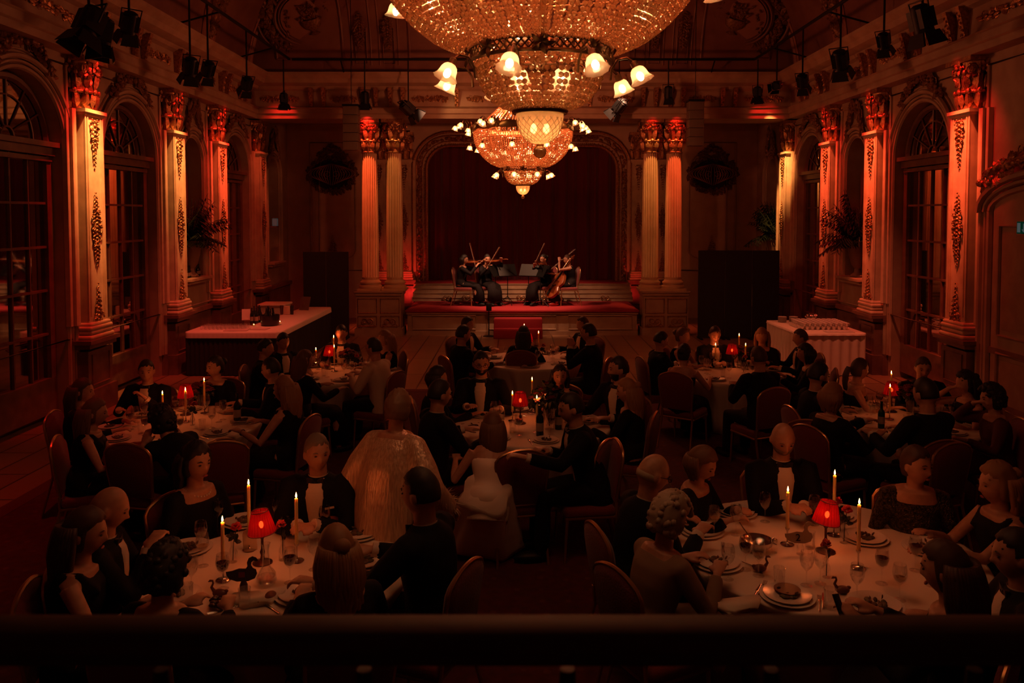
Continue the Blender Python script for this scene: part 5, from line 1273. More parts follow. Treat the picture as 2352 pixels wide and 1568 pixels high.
# phone
# dressed places on the other tables
SEATS = {'C': 8, 'D': 8, 'E': 8, 'F': 7, 'G': 8, 'H': 8}
for k, n in SEATS.items():
    cx, cy, r, nm = TC[k]; rg = random.Random(ord(k)*3)
    for i in range(n):
        a = 2*pi*i/n+.2
        spawn('plate', (cx+(r-.19)*cos(a), cy+(r-.19)*sin(a), ZT), 'food plate at a place, %s' % nm, 'plate', 'plates on the '+nm, rg.uniform(0, 6), .85)
        b = a+.25; q = r-.38-.03*rg.random()
        spawn('redwine' if rg.random() < .6 else 'wineglass', (cx+q*cos(b), cy+q*sin(b), ZT), 'wine glass beside a plate, %s' % nm, 'glass', 'wine glasses on the '+nm)
        b = a+.02; q = r-.43
        spawn('tumbler' if i % 2 else 'wineglass', (cx+q*cos(b), cy+q*sin(b), ZT), 'clear glass nearer the centre, %s' % nm, 'glass', 'clear glasses on the '+nm)
        b = a-.24; spawn('fork', (cx+(r-.16)*cos(b), cy+(r-.16)*sin(b), ZT), 'silver fork beside a plate, %s' % nm, 'fork', 'forks on the '+nm, a+pi/2)
    spawn('redvase', (cx+.16, cy-.02, ZT), 'red bloom in a bud vase, %s' % nm, 'vase', 'bud vases')
bouquet('flower_arrangement', on_t(1262, 985), 1.15, 'big dark red flower arrangement beside the lamp of the middle table', 2)
bouquet('flower_arrangement', on_t(460, 935), .75, 'low dark flower arrangement between candles by the mirrored doors', 5)
bouquet('flower_arrangement', on_t(2090, 950), .8, 'dark flower arrangement beside the lamp, table by the panelled door', 6)
bouquet('flower_arrangement', on_t(1700, 838), .7, 'small dark flower arrangement behind the lamp before the wide screen', 7)
bouquet('flower_arrangement', on_t(800, 846), .7, 'small pale-dotted flower arrangement on the table in front of the bar', 8, (.14, .03, .02))
for px, py, s, lb in ((1240, 1000, 1, 'dark wine bottle beside the big flowers on the middle table'), (1283, 985, 1, 'dark wine bottle behind the leaning man, middle table')):
    put_bottle(on_t(px, py), lb, None, s)
put_bottle(on_t(545, 968), 'dark wine bottle beside the stacked plates by the mirrored doors', None, 1)
o = put_bottle(on_t(2024, 982), 'green water bottle in front of the lamp by the panelled door', None, .9)
for q in list(bpy.data.objects):
    if q.parent == o: q.name = 'label'
gm = mat('green_glass', (.01, .05, .02), .1); o.data = o.data.copy(); o.data.materials[0] = gm
# ================================================================== chairs
def make_chair():
    t = empty('banquet_chair')
    mb = MB(); mb.lbox((0, .02, .43), (.46, .44, .09), .035); mb.build('seat', chairm, t, True)
    A = TR((0, -.20, .47), (.14, 0, 0)); n = 16
    out = []
    for i in range(n+1):
        u = -1+2*i/n; out.append((.215*u*(1+.0), .50-.07*abs(u)**2.2+(-.02 if abs(u) > .93 else 0)))
    poly = [(-.19, .03)]+[(-.215, .30)]+[(x, z) for x, z in out]+[(.215, .30), (.19, .03)]
    mb = MB(); cx, cz = 0, .27
    R = [[(cx+(x-cx)*k, y, cz+(z-cz)*k) for x, z in poly] for y, k in ((-.022, .90), (-.030, .82), (-.012, .99), (.012, .99), (.035, .86))]
    R = [R[1], R[0], R[2], R[3], R[4]]
    mb.loft(R, A); mb.build('backrest', chairm, t, True)
    mb = MB(); mb.tube([(x*1.02, 0, z*1.01) for x, z in poly], .013, 7, A); mb.build('back_frame', brassm, t, True)
    mb = MB(); mb.tube([(-.22, .22, .39), (.22, .22, .39), (.22, -.19, .39), (-.22, -.19, .39)], .012, 6, closed=True); mb.build('seat_frame', brassm, t, True)
    for sx in (-1, 1):
        mb = MB(); mb.tube([(sx*.21, .21, .40), (sx*.215, .235, 0)], [.014, .011], 7); mb.build('leg', brassm, t, True)
        mb = MB(); mb.tube([(sx*.195, -.21, .50), (sx*.20, -.20, .38), (sx*.215, -.30, 0)], [.014, .014, .011], 7); mb.build('leg', brassm, t, True)
    return t
proto('chair', make_chair())

# ================================================================== people
def head_pts():
    """returns verts, faces of a head centred at origin facing +y (radii .077,.097,.118)"""
    mb = MB(); S, Rn = 44, 38
    def fn(p):
        x, y, z = p
        u, v, w_ = x/.077, y/.097, z/.118
        if w_ < 0:
            x *= 1-.34*w_*w_; y *= (1-.10*w_*w_) if y > 0 else (1-.42*w_*w_)
        if y > 0 and w_ > .35: y *= 1-.12*(w_-.35)
        f = max(0, v)
        # flatten the face, brow, sockets, nose, lips, chin
        y -= .010*f*exp(-((z+.02)/.05)**2)*(1-exp(-(x/.05)**2))
        y += .006*f*exp(-((z-.022)/.010)**2)*exp(-(x/.045)**2)
        for sx in (-1, 1): y -= .013*f*exp(-((x-sx*.031)/.015)**2-((z-.006)/.013)**2)
        g = 0
        if -.045 < z < .015: g = (.015-z)/.045 if z > -.030 else max(0, 1-(-.030-z)/.012)
        y += .026*f*min(1, g)*exp(-(x/.0105)**2)
        y += .007*f*exp(-((z+.058)/.008)**2)*exp(-(x/.022)**2)-.005*f*exp(-((z+.0655)/.0025)**2)*exp(-(x/.022)**2)+.006*f*exp(-((z+.073)/.007)**2)*exp(-(x/.020)**2)
        y += .010*f*exp(-((z+.100)/.014)**2)*exp(-(x/.022)**2)
        return (x, y, z)
    mb.ell((0, 0, 0), (.077, .097, .118), None, S, Rn, fn)
    for sx in (-1, 1):
        mb.ell((sx*.080, -.008, -.008), (.010, .018, .030), TR((0, 0, 0), (0, 0, -sx*.0)), 10, 8)
    return mb
HEAD = head_pts()
def skin_m(tone):
    c = {'fair': (.46, .24, .155), 'tan': (.34, .16, .09), 'pale': (.52, .30, .21)}[tone]
    return mat('skin_'+tone, c, .5, col2=tuple(q*.86 for q in c), cscale=30)
def cloth_m(c, name=None, rough=.8, **k):
    return mat(name or 'cloth_%d_%d_%d' % tuple(int(q*1000) for q in c), c, rough, bump=.35, bscale=9, stretch=(1, 1, .4), sheen=0, spec=.15 if sum(c) < .06 else .4, **k)
SUIT = (.007, .006, .007)
def remesh(o, v, smooth=2, fac=.5):
    m = o.modifiers.new('skin', 'REMESH'); m.mode = 'VOXEL'; m.voxel_size = v; m.use_smooth_shade = True
    if smooth: s = o.modifiers.new('soft', 'SMOOTH'); s.iterations = smooth; s.factor = fac
def frame(d, up=V((0, 0, 1))):
    y = V(d).normalized(); x = y.cross(up)
    if x.length < 1e-4: x = V((1, 0, 0))
    x.normalize(); z = x.cross(y); return M4(((x.x, y.x, z.x, 0), (x.y, y.y, z.y, 0), (x.z, y.z, z.z, 0), (0, 0, 0, 1)))
def hand(mb, w_, d, side, curl=.5, palm_up=V((0, 0, 1)), s=1):
    """wrist w_, direction d; back of the hand faces palm_up"""
    M = M4.Translation(w_) @ frame(d, palm_up) @ M4.Diagonal((s, s, s, 1))
    R = []
    for y, hw, hh in ((-.02, .024, .019), (.0, .026, .019), (.04, .039, .017), (.075, .042, .015), (.088, .038, .012)):
        R.append([(hw*cos(2*pi*j/10), y, hh*sin(2*pi*j/10)) for j in range(10)])
    mb.loft(R, M)
    for i, (x, L) in enumerate(((-.031, .062), (-.0105, .074), (.0105, .080), (.031, .072))):
        x *= 1 if side > 0 else -1
        c = curl*(1+.12*i); p0 = V((x, .078, 0)); pts = [p0]; a = c*.3
        for seg in (.45, .32, .26):
            p0 = p0+V((x*.10*seg, cos(a)*L*seg, -sin(a)*L*seg)); pts.append(p0); a += c*.9
        mb.tube(pts, [.0098, .0092, .0085, .0070], 7, M)
    tx = -side
    mb.tube([(tx*.022, .012, -.004), (tx*.050, .040, -.012), (tx*.055, .068, -.022), (tx*.045, .088, -.030)], [.014, .012, .010, .008], 7, M)
def ik(a, t, l1, l2, pole):
    a, t = V(a), V(t); d = t-a; L = min(d.length, (l1+l2)*.985); n = d.normalized(); t = a+n*L
    x = (l1*l1-l2*l2+L*L)/(2*L); h = sqrt(max(0, l1*l1-x*x)); p = V(pole)-n*V(pole).dot(n)
    if p.length < 1e-4: p = V((0, 0, -1))
    return a+n*x+p.normalized()*h, t
HANDS = {'table': ((-.20, .40, .80), (.20, .42, .80)), 'eat': ((-.12, .36, .84), (.14, .38, .84)), 'lap': ((-.10, .26, .62), (.10, .26, .62)), 'clasp': ((-.05, .36, .82), (.05, .36, .82)),
         'chin': ((-.18, .38, .80), (.07, .20, 1.10)), 'drink': ((-.18, .38, .80), (.12, .28, 1.02)), 'side': ((-.30, .05, .86), (.30, .05, .86)), 'one': ((-.14, .24, .62), (.22, .42, .80)), 'napkin': ((-.06, .26, .92), (.06, .28, .96))}
def person(label, head=None, face=0, look=None, pitch=.12, pose='sit', lean=.10, roll=0, hands='table', outfit='tux', hair='short', hc=(.02, .012, .008), skin='fair', s=1.0, fem=False,
           col=None, y=None, zf=0, extras=(), det=True, curl=.5, base=None, group=None, shirt=True, skirt_len=None, glasses=False, lsit=.42, lowneck=None):
    fem = fem or outfit in ('dress', 'sleeved', 'strapless'); H = V((0, 0, .53 if pose == 'sit' else .93))
    u = V((sin(roll), sin(lean), cos(lean)*cos(roll))).normalized(); X = V((1, 0, 0)); X = (X-u*X.dot(u)).normalized(); Fw = u.cross(X)*-1
    Fw = X.cross(u)*-1 if X.cross(u).y < 0 else X.cross(u)
    nb = H+u*(.50 if not fem else .475)
    sw = .185 if not fem else .155
    hu = V((sin(roll)*.5, sin(lean*.6)+.12, 1)).normalized()
    hc_ = nb+hu*.160
    face_r = math.radians(face); look_r = face_r if look is None else math.radians(look)
    hy = (look_r-face_r+pi) % (2*pi)-pi; hy = max(-1.35, min(1.35, hy))
    # location from the head's pixel
    Rz = M4.Rotation(face_r, 4, 'Z')
    if base is None:
        P = at_y(head[0], head[1], y) if y is not None else at_z(head[0], head[1], zf+hc_.z*s)
        off = Rz @ (hc_*s); bx, by = P.x-off.x, P.y-off.y
    else: bx, by = base
    # ---- body
    mb = MB()
    def ring(t, w_, d, off=0, ctr=None, n=22, dy=0):
        c = (H+u*t) if ctr is None else ctr; c = c+Fw*dy
        return [tuple(c+X*((w_+off)*cos(2*pi*j/n))+Fw*((d+off)*sin(2*pi*j/n))) for j in range(n)]
    k = .9 if fem else 1
    TOR = [(-.10, .150, .115), (.0, .168 if not fem else .172, .125), (.10, .152*k, .112), (.20, .145*k if not fem else .118, .105*k), (.32, .168*k, .120*k+(.018 if fem else 0)), (.42, .178*k, .108*k), (.47, .14*k, .085), (.50 if not fem else .475, .075, .062)]
    mb.loft([ring(*q) for q in TOR])
    hp = hc_+hu*-.05-Fw*.012
    mb.tube([tuple(nb-u*.05), tuple(nb+u*.01), tuple(hp)], [.066*k, .058*k, .055*k], 14)
    MH = M4.Translation(hc_) @ M4.Rotation(hy, 4, 'Z') @ M4.Rotation(-pitch, 4, 'X') @ M4.Rotation(roll*.6, 4, 'Y') @ M4.Diagonal((1.0, 1.0, 1.0, 1))
    mb.add(HEAD.v, HEAD.f, MH)
    hd = HANDS[hands] if isinstance(hands, str) else hands
    arms = []
    for i, sd in enumerate((-1, 1)):
        sh = nb-u*.055+X*(sd*sw); tg = V(hd[i]); el, wr = ik(sh, tg, .285, .255, V((sd*.55, -.25, -.8)))
        arms.append((sh, el, wr, sd)); q = .86 if fem else 1
        mb.tube([tuple(sh), tuple(sh.lerp(el, .5)), tuple(el), tuple(el.lerp(wr, .4)), tuple(wr)], [.052*q, .046*q, .039*q, .038*q, .026*q], 12)
        dr = (wr-el).normalized(); dr = V((dr.x, dr.y, dr.z*.4)).normalized() if not isinstance(hands, tuple) else dr
        hand(mb, tuple(wr+dr*.012), dr, sd, curl, s=.95 if fem else 1.03)
    legs = []
    for sd in (-1, 1):
        hp_ = H+X*(sd*.085)
        if pose == 'sit': kn = V((sd*.12, lsit, .50)); an = V((sd*.12, lsit+.02, .09))
        else: kn = V((sd*.10, .03, .50)); an = V((sd*.10, 0, .09))
        legs.append((hp_, kn, an)); mb.tube([tuple(hp_), tuple(hp_.lerp(kn, .5)), tuple(kn), tuple(kn.lerp(an, .35)), tuple(an)], [.083, .072, .055, .054, .038], 12)
        mb.ell(tuple(an+V((0, .07, -.045))), (.042, .125, .040), None, 12, 8)
    body = mb.build('person', skin_m(skin), None, True, ang=0)
    remesh(body, .0085 if det else .0125, 1, .4)
    body.location = (bx, by, zf); body.rotation_euler = (0, 0, face_r); body.scale = (s, s, s)
    tag(body, label, 'person', group)
    # ---- eyes, brows
    if det and hair != 'back':
        for sx in (-1, 1):
            e = MB(); e.ell((sx*.031, .083, .006), (.010, .006, .0045), MH, 10, 7); e.build('eye', mat('eye_dark', (.04, .025, .02), .2), body, True)
        e = MB()
        for sx in (-1, 1): e.tube([(sx*.014, .090, .024), (sx*.031, .089, .030), (sx*.048, .078, .025)], [.003, .004, .002], 5, MH)
        e.build('eyebrows', mat('hair_%d' % int(sum(hc)*1000), hc, .6), body, True)
        if fem:
            e = MB(); e.ell((0, .093, -.0655), (.020, .008, .0075), MH, 10, 6); e.build('lips', mat('lip_red', (.28, .05, .04), .4), body, True)
    if glasses:
        e = MB()
        for sx in (-1, 1): e.tube([(sx*.034+.022*cos(2*pi*j/14), .098, .006+.017*sin(2*pi*j/14)) for j in range(14)], .0022, 4, MH, closed=True); e.tube([(sx*.055, .095, .010), (sx*.083, .0, .006)], .002, 4, MH)
        e.tube([(-.012, .1, .008), (.012, .1, .008)], .002, 4, MH); e.build('glasses', blackm, body, True)
    # ---- clothes
    off = .022; c = col or SUIT
    JR = [(-.13, .165+.01, .13), (-.05, .182, .138), (.08, .172, .130), (.18, .160, .124), (.30, .180, .136), (.40, .192, .126), (.455, .168, .108), (.485, .118, .088), (.515, .076, .070)]
    if outfit in ('tux', 'suit', 'sleeved', 'robe'):
        m_ = cloth_m(c) if outfit != 'robe' else MATS['pleated_lame']
        jb = MB(); kk = .91 if fem else 1
        top = JR[:-1] if not lowneck else JR[:-3]+[(.43, .16, .10)]
        if outfit in ('tux', 'suit'): top = JR
        jb.loft([ring(t*(.95 if fem else 1), w_*kk+(.0 if t > .1 else .005), d*kk+(.012 if fem and .25 < t < .45 else 0)) for t, w_, d in top])
        for sh, el, wr, sd in arms:
            q = .88 if fem else 1
            we = wr-(wr-el).normalized()*(.02)
            jb.tube([tuple(sh-X*(sd*.05)), tuple(sh), tuple(sh.lerp(el, .5)), tuple(el), tuple(el.lerp(we, .5)), tuple(we)], [.072*q, .073*q, .066*q, .056*q, .052*q, .045*q], 14)
        if outfit == 'robe':
            Fz = frame((0, 0, -1))
            jb.loft([[tuple(V(c_)+V((a*cos(2*pi*j/40)*(1+.03*sin(9*2*pi*j/40)), b*sin(2*pi*j/40)*(1+.03*sin(9*2*pi*j/40)), 0))) for j in range(40)] for c_, a, b in ((nb+u*.012, .072, .068), (nb-u*.03, .11, .09), (nb-u*.08-Fw*.01, .18, .12), (nb-u*.22-Fw*.02, .225, .15), (nb-u*.45-Fw*.02, .25, .17), (nb-u*.75-Fw*.0, .27, .20), (nb-u*1.08+Fw*.0, .30, .24))])
            for sh, el, wr, sd in arms: jb.tube([tuple(sh), tuple(sh.lerp(el, .6)-V((0, 0, .03))), tuple(el-V((0, 0, .07))), tuple(wr-V((0, 0, .04)))], [.075, .10, .11, .08], 14)
        o = jb.build('jacket' if outfit in ('tux', 'suit') else ('dress_top' if outfit != 'robe' else 'robe_top'), m_, body, True, ang=0); remesh(o, .016, 4)
    if outfit in ('tux', 'suit'):
        tb = MB(); tb.loft([ring(-.12, .16, .13), ring(-.02, .178, .138), ring(.06, .165, .13)])
        for hp_, kn, an in legs: tb.tube([tuple(hp_), tuple(hp_.lerp(kn, .5)), tuple(kn), tuple(kn.lerp(an, .5)), tuple(an)], [.098, .088, .072, .066, .060], 14)
        o = tb.build('trousers', cloth_m(SUIT if outfit == 'tux' or col is None or sum(col) > .5 else c), body, True, ang=0); remesh(o, .02, 3)
        for hp_, kn, an in legs:
            b_ = MB(); b_.ell(tuple(an+V((0, .08, -.042))), (.050, .140, .046), None, 12, 8); b_.build('shoe', blackm, body, True)
    if outfit in ('tux', 'suit') and shirt:
        sbm = MB(); nn = 9; R = []
        def dj(t):
            for a, b in zip(JR[:-1], JR[1:]):
                if a[0] <= t <= b[0]: f = (t-a[0])/(b[0]-a[0]); return a[1]*(1-f)+b[1]*f, a[2]*(1-f)+b[2]*f
            return JR[-1][1], JR[-1][2]
        for i in range(10):
            t = .10+.385*i/9; hw = .020+.058*(i/9)**.8 if i < 8 else .078-.012*(i-7)
            w_, d = dj(t); row = []
            for j in range(nn): x = hw*(-1+2*j/(nn-1)); row.append(tuple(H+u*t+X*x+Fw*(d*sqrt(max(0, 1-(x/w_)**2))+.004-.010*abs(x/hw)**4)))
            R.append(row)
        sbm.loft(R, caps=False, closed=False); sbm.build('shirt_front', mat('dress_shirt', (.62, .52, .42), .7, bump=.2, bscale=30), body, True, ang=0)
        sbm = MB(); cc = nb-u*.012; sbm.loft([ring(0, .064, .062, ctr=cc+u*z, dy=.0) for z in (-.02, .012, .032)], caps=False); sbm.build('collar', MATS['dress_shirt'], body, True)
        bt_ = MB(); q = nb-u*.012+Fw*.074
        A = M4.Translation(q) @ M4(((X.x, Fw.x, u.x, 0), (X.y, Fw.y, u.y, 0), (X.z, Fw.z, u.z, 0), (0, 0, 0, 1)))
        for sd in (-1, 1): bt_.loft([[(sd*x, yy*a, zz*b) for yy, zz in ((-1, -1), (1, -1), (1, 1), (-1, 1))] for x, a, b in ((.004, .006, .008), (.020, .010, .018), (.052, .010, .026), (.058, .006, .022))], A)
        bt_.lbox((0, 0, 0), (.018, .026, .020), .005, A)
        bt_.build('bow_tie' if outfit == 'tux' else 'tie_knot', mat('black_satin', (.006, .005, .006), .4), body, False)
        for sh, el, wr, sd in arms:
            n_ = (wr-el).normalized(); sbm = MB(); sbm.tube([tuple(wr-n_*.035), tuple(wr+n_*.006)], .037, 12); sbm.build('shirt_cuff', MATS['dress_shirt'], body, True)
    if outfit in ('dress', 'strapless'):
        kk = .90; jb = MB(); top = [(-.13, .172, .130), (-.02, .182, .138), (.08, .168, .125), (.18, .128, .104), (.30, .160, .135), (.36 if outfit == 'strapless' else .40, .165, .128)]
        if outfit == 'dress': top += [(.445, .130, .092)]
        jb.loft([ring(t, w_, d) for t, w_, d in top]); 
        if outfit == 'dress':
            for sd in (-1, 1):
                p0 = H+u*.36; jb.tube([tuple(H+u*.36+X*sd*.09+Fw*.12), tuple(H+u*.455+X*sd*.11+Fw*.03), tuple(H+u*.45+X*sd*.11-Fw*.06), tuple(H+u*.36+X*sd*.09-Fw*.10)], .026, 8)
        o = jb.build('bodice', cloth_m(c) if not isinstance(c, str) else MATS[c], body, True, ang=0); remesh(o, .015, 3)
    if fem or outfit == 'robe':
        sk = MB(); mm = (cloth_m(c) if not isinstance(c, str) else MATS[c]) if outfit != 'robe' else MATS['pleated_lame']
        def ro(ctr, a, b, nrm, n=28, am=.0, ph_=0):
            F = frame(nrm); return [tuple(V(ctr)+(F @ V((a*(1+am*sin(7*2*pi*j/n+ph_))*cos(2*pi*j/n), 0, b*(1+am*sin(7*2*pi*j/n+ph_))*sin(2*pi*j/n))))) for j in range(n)]
        if pose == 'sit':
            L = skirt_len or .12
            sk.loft([ring(.14, .15, .12, n=28), ring(.02, .185, .145, n=28), ro((0, .08, .53), .19, .10, (0, 1, -.25)), ro((0, lsit*.6, .52), .195, .095, (0, 1, -.05)), ro((0, lsit, .49), .19, .10, (0, .7, -.7)), ro((0, lsit+.06, .36), .19, .12, (0, .15, -1), am=.03), ro((0, lsit+.05, L), .20, .15, (0, 0, -1), am=.07)])
        else:
            sk.loft([ring(.14, .15, .12, n=56), ring(.0, .20, .16, n=56), ro((0, 0, .6), .24, .20, (0, 0, -1), 56, .04), ro((0, 0, .3), .30, .26, (0, 0, -1), 56, .05, .3), ro((0, 0, .03), .37, .33, (0, 0, -1), 56, .06, .6)])
        sk.build('skirt', mm, body, True, ang=0)
        for hp_, kn, an in legs:
            b_ = MB(); b_.ell(tuple(an+V((0, .075, -.044))), (.047, .134, .044), None, 12, 8); b_.build('shoe', blackm if 'sandals' not in label else mat('red_leather', (.25, .01, .01), .4), body, True)
    # ---- hair
    hm = mat('hair_%d' % int(sum(hc)*1000), hc, .55, bump=.6, bscale=40, stretch=(1, 1, .15), sheen=.1)
    rg = random.Random(int(abs(bx*977+by*131)*10)+3)
    if hair != 'bald':
        hb = MB(); puff = {'short': 1.09, 'thin': 1.04, 'long': 1.12, 'updo': 1.10, 'curly': 1.30, 'bob': 1.16, 'ponytail': 1.09, 'half': 1.13, 'fringe': 1.05, 'wavy': 1.2, 'tousled': 1.15}[hair]; low = {'short': -.35, 'thin': -.3, 'fringe': -.4}.get(hair, -.62)
        nz = {'curly': .10, 'wavy': .06, 'tousled': .07}.get(hair, .025)
        def fh(p):
            x, y_, z = p; v, w2 = y_/.097, z/.118; q = puff+nz*(rg.random()-.5)*2
            line = (.50 if abs(x) < .045 else .36)+.06*sin(x*160)
            if v > .22 and w2 < line+.12*(v-.2): q = .84
            if v > -.05 and w2 < .02 and hair in ('short', 'thin', 'fringe', 'updo', 'ponytail', 'half'): q = .84
            if w2 < low: q = .84
            if hair == 'fringe' and w2 > .25: q = .9
            return (x*q, y_*q-.004, z*q+(.004 if q > 1 else 0))
        hb.ell((0, 0, 0), (.077, .097, .118), MH, 30, 24, fh)
        if hair in ('updo', 'half', 'wavy') :
            hb.ell((0, -.115, .035 if hair == 'updo' else .05), (.042, .036, .042), MH, 14, 10, lambda p: (p[0]+rg.uniform(-.003, .003), p[1]+rg.uniform(-.003, .003), p[2]))
        if hair == 'curly':
            for q in range(70):
                a = rg.uniform(0, 6.28); e = rg.uniform(-.5, 1.5); r = 1.22
                x, y_, z = .077*r*cos(e)*cos(a), .097*r*cos(e)*sin(a), .118*r*sin(e)
                if y_ > .04 and z < .05: continue
                hb.ell((x, y_, z), .022, MH, 6, 5)
        hb.build('hair', hm, body, True, ang=0)
        L = {'long': .36, 'half': .34, 'wavy': .22, 'bob': .12, 'ponytail': .26}.get(hair, 0)
        if L:
            hb = MB(); hcw = MH @ V((0, -.02, 0)); nS = 26 if hair != 'ponytail' else 7
            fwd = (MH.to_3x3() @ V((0, 1, 0))); fwd.z = 0; fwd.normalize(); sdv = V((fwd.y, -fwd.x, 0))
            for q in range(nS):
                a = pi+(-.5+q/(nS-1))*(3.5 if hair != 'ponytail' else .5) # around the back: pi = straight behind
                dirv = fwd*cos(a)+sdv*sin(a)
                r0 = .080 if hair != 'ponytail' else .095; pts = []; amp = {'long': .006, 'half': .016, 'wavy': .016, 'bob': .004, 'ponytail': .006}[hair]; ph_ = rg.uniform(0, 6.28); Lk = L*rg.uniform(.85, 1.08)
                for i in range(9):
                    t = i/8; z = .05-(Lk+.05)*t; rr = r0*(1+.25*sin(pi*min(1, t*1.3)))*(1 if t < .5 else 1-.12*(t-.5)); 
                    if hair == 'ponytail': rr = .095+.03*sin(pi*t); z = .03-L*t
                    back = -.02-.05*t if hair != 'bob' else 0
                    sw_ = amp*sin(ph_+t*14)*t
                    if t > .45: rr *= .92
                    pts.append(tuple(hcw+dirv*(rr)+fwd*(back)+sdv*sw_+V((0, 0, z))))
                w0 = .021 if hair != 'ponytail' else .018
                hb.tube(pts, [w0*.8, w0, w0, w0, w0, w0*.95, w0*.9, w0*.7, w0*.3], 7)
            hb.build('hair_lengths', hm, body, True, ang=0)
    elif hair == 'bald' and 'rim' in extras:
        hb = MB()
        def fr_(p):
            x, y_, z = p; w2 = z/.118; v = y_/.097
            q = 1.05 if (-.35 < w2 < .12 and v < .1) else .85
            return (x*q, y_*q, z*q)
        hb.ell((0, 0, 0), (.077, .097, .118), MH, 26, 22, fr_); hb.build('hair', hm, body, True, ang=0)
    if 'beard' in extras:
        hb = MB()
        def fb(p):
            x, y_, z = p; w2 = z/.118; v = y_/.097
            q = 1.035 if (w2 < -.34 and v > .05) else .85
            if w2 < -.45 and w2 > -.62 and abs(x) < .018 and v > .5: q = .96
            xx = x*(1-.30*w2*w2) if w2 < 0 else x
            return (xx*q, y_*q, z*q)
        hb.ell((0, 0, 0), (.079, .099, .118), MH, 26, 26, fb); hb.build('beard', hm, body, True, ang=0)
    if 'pearls' in extras:
        hb = MB()
        for j in range(26): a = 2*pi*j/26; hb.ell(tuple(nb+X*(.082*cos(a))+Fw*(.085*sin(a)+.02)+u*(-.005-.035*max(0, sin(a)))), .0065, None, 7, 5)
        hb.build('pearl_necklace', mat('pearl', (.75, .65, .55), .2), body, True)
    if 'pocket' in extras:
        hb = MB(); q = H+u*.34-X*.10+Fw*.135; hb.box((0, 0, 0), (.06, .006, .012), M4.Translation(q) @ M4.Rotation(.2, 4, 'Y')); hb.build('pocket_square', MATS['dress_shirt'], body, False)
    if 'bracelet' in extras:
        sh, el, wr, sd = arms[0]; hb = MB(); hb.tube([tuple(wr-(wr-el).normalized()*.02), tuple(wr-(wr-el).normalized()*.01)], .031, 12); hb.build('bracelet', silverM, body, True)
    if 'feathers' in extras:
        for sh, el, wr, sd in arms:
            hb = MB(); n_ = (wr-el).normalized()
            for q in range(380):
                dv = V((rg.gauss(0, 1), rg.gauss(0, 1), rg.gauss(0, 1))); dv = (dv-n_*dv.dot(n_)*.5).normalized(); p0 = wr-n_*rg.uniform(-.03, .10)
                p1 = p0+dv*.05; p2 = p0+dv*rg.uniform(.08, .13)+V((0, 0, -.03)); w2 = V((rg.uniform(-1, 1), rg.uniform(-1, 1), rg.uniform(-1, 1)))*.004
                hb.add([tuple(p0-w2), tuple(p1-w2), tuple(p2), tuple(p1+w2), tuple(p0+w2)], [(0, 1, 3, 4), (1, 2, 3)])
            tag(hb.build('feather_cuff', mat('cream_feather', (.62, .45, .33), .8), body, True, ang=0), kind='stuff')
    return body, MH, arms, (H, u, X, Fw)
def fac(px, py, k):
    p = at_z(px, py, 1.2); cx, cy = TC[k][0], TC[k][1]; return math.degrees(atan2(-(cx-p.x), cy-p.y))
CHAIRLB = {}
def seat(o, label, dy=-.0, grp='burgundy banquet chairs'):
    r = o.rotation_euler.z; f = V((-sin(r), cos(r), 0)); p = o.location+f*(.06)
    return spawn('chair', (p.x, p.y, o.location.z), label, 'chair', grp, r)
plm = mat('pleated_lame', (.70, .50, .34), .36, metal=.3, bump=.45, bscale=2.2, stretch=(30, 30, .08), col2=(.50, .34, .22), cscale=3)
seqm = mat('sequins', (.10, .07, .03), .3, metal=.7, bump=1.0, bscale=120, col2=(.02, .012, .008), cscale=60)
whitem = mat('white_satin', (.88, .74, .62), .5, bump=.3, bscale=5)
BLK = (.008, .006, .007)
BR, DK, BLD, GRY, WH, LB = (.05, .022, .012), (.012, .008, .006), (.24, .12, .05), (.16, .12, .09), (.34, .27, .20), (.12, .055, .025)
def P(label, px, py, k, chair=None, face=None, **kw):
    f = fac(px, py, k) if face is None else face
    r = person(label, (px, py), f, **kw)
    if chair: seat(r[0], chair)
    return r
# ---- near table, bar side (A)
P('woman in black dress and pearl necklace, dark wavy hair, looking sideways', 452, 1062, 'A', 'chair under the woman with the pearl necklace', look=-125, pitch=.05, outfit='sleeved', hair='wavy', hc=DK, hands='lap', extras=('pearls',), lean=.05, lowneck=True, fem=True, s=1.05, face=-120)
P('grey-haired man in tuxedo with white pocket square, turning his head', 728, 1040, 'A', 'chair under the grey-haired man in tuxedo', look=-150, pitch=.05, hair='short', hc=GRY, hands='clasp', extras=('pocket',), s=1.06, face=180)
P('bald man in tuxedo clasping a napkin to his chest, seated lowest at bar side', 250, 1168, 'A', 'chair under the bald man holding a napkin', hair='bald', hc=GRY, extras=('rim',), pitch=.35, hands='napkin', s=1.05, face=-75, look=-70)
P('woman in sleeveless black dress, long straight brown hair, beside the bald man', 196, 1222, 'A', 'chair under the woman with long straight brown hair', outfit='dress', hair='long', hc=BR, hands='eat', col=BLK, pitch=.2, face=-78, s=1.05)
P('person with thick dark curly hair seen from behind, low at the rail', 380, 1312, 'A', 'chair under the dark curly head by the rail', outfit='sleeved', hair='curly', hc=DK, hands='eat', col=BLK, pitch=.25, det=False, fem=True)
P('woman with long wavy blonde half-up hair seen from behind', 772, 1268, 'A', 'chair under the blonde with long wavy hair', outfit='sleeved', hair='half', hc=BLD, hands='eat', col=BLK, pitch=.12, fem=True, face=28, s=1.05)
P('broad-shouldered dark-haired man in tuxedo seen from behind, arm to his plate', 965, 1132, 'A', 'chair under the broad-shouldered man seen from behind', hair='short', hc=DK, hands=((-.34, .46, .80), (.1, .42, .80)), face=68, s=1.12, pitch=.1)
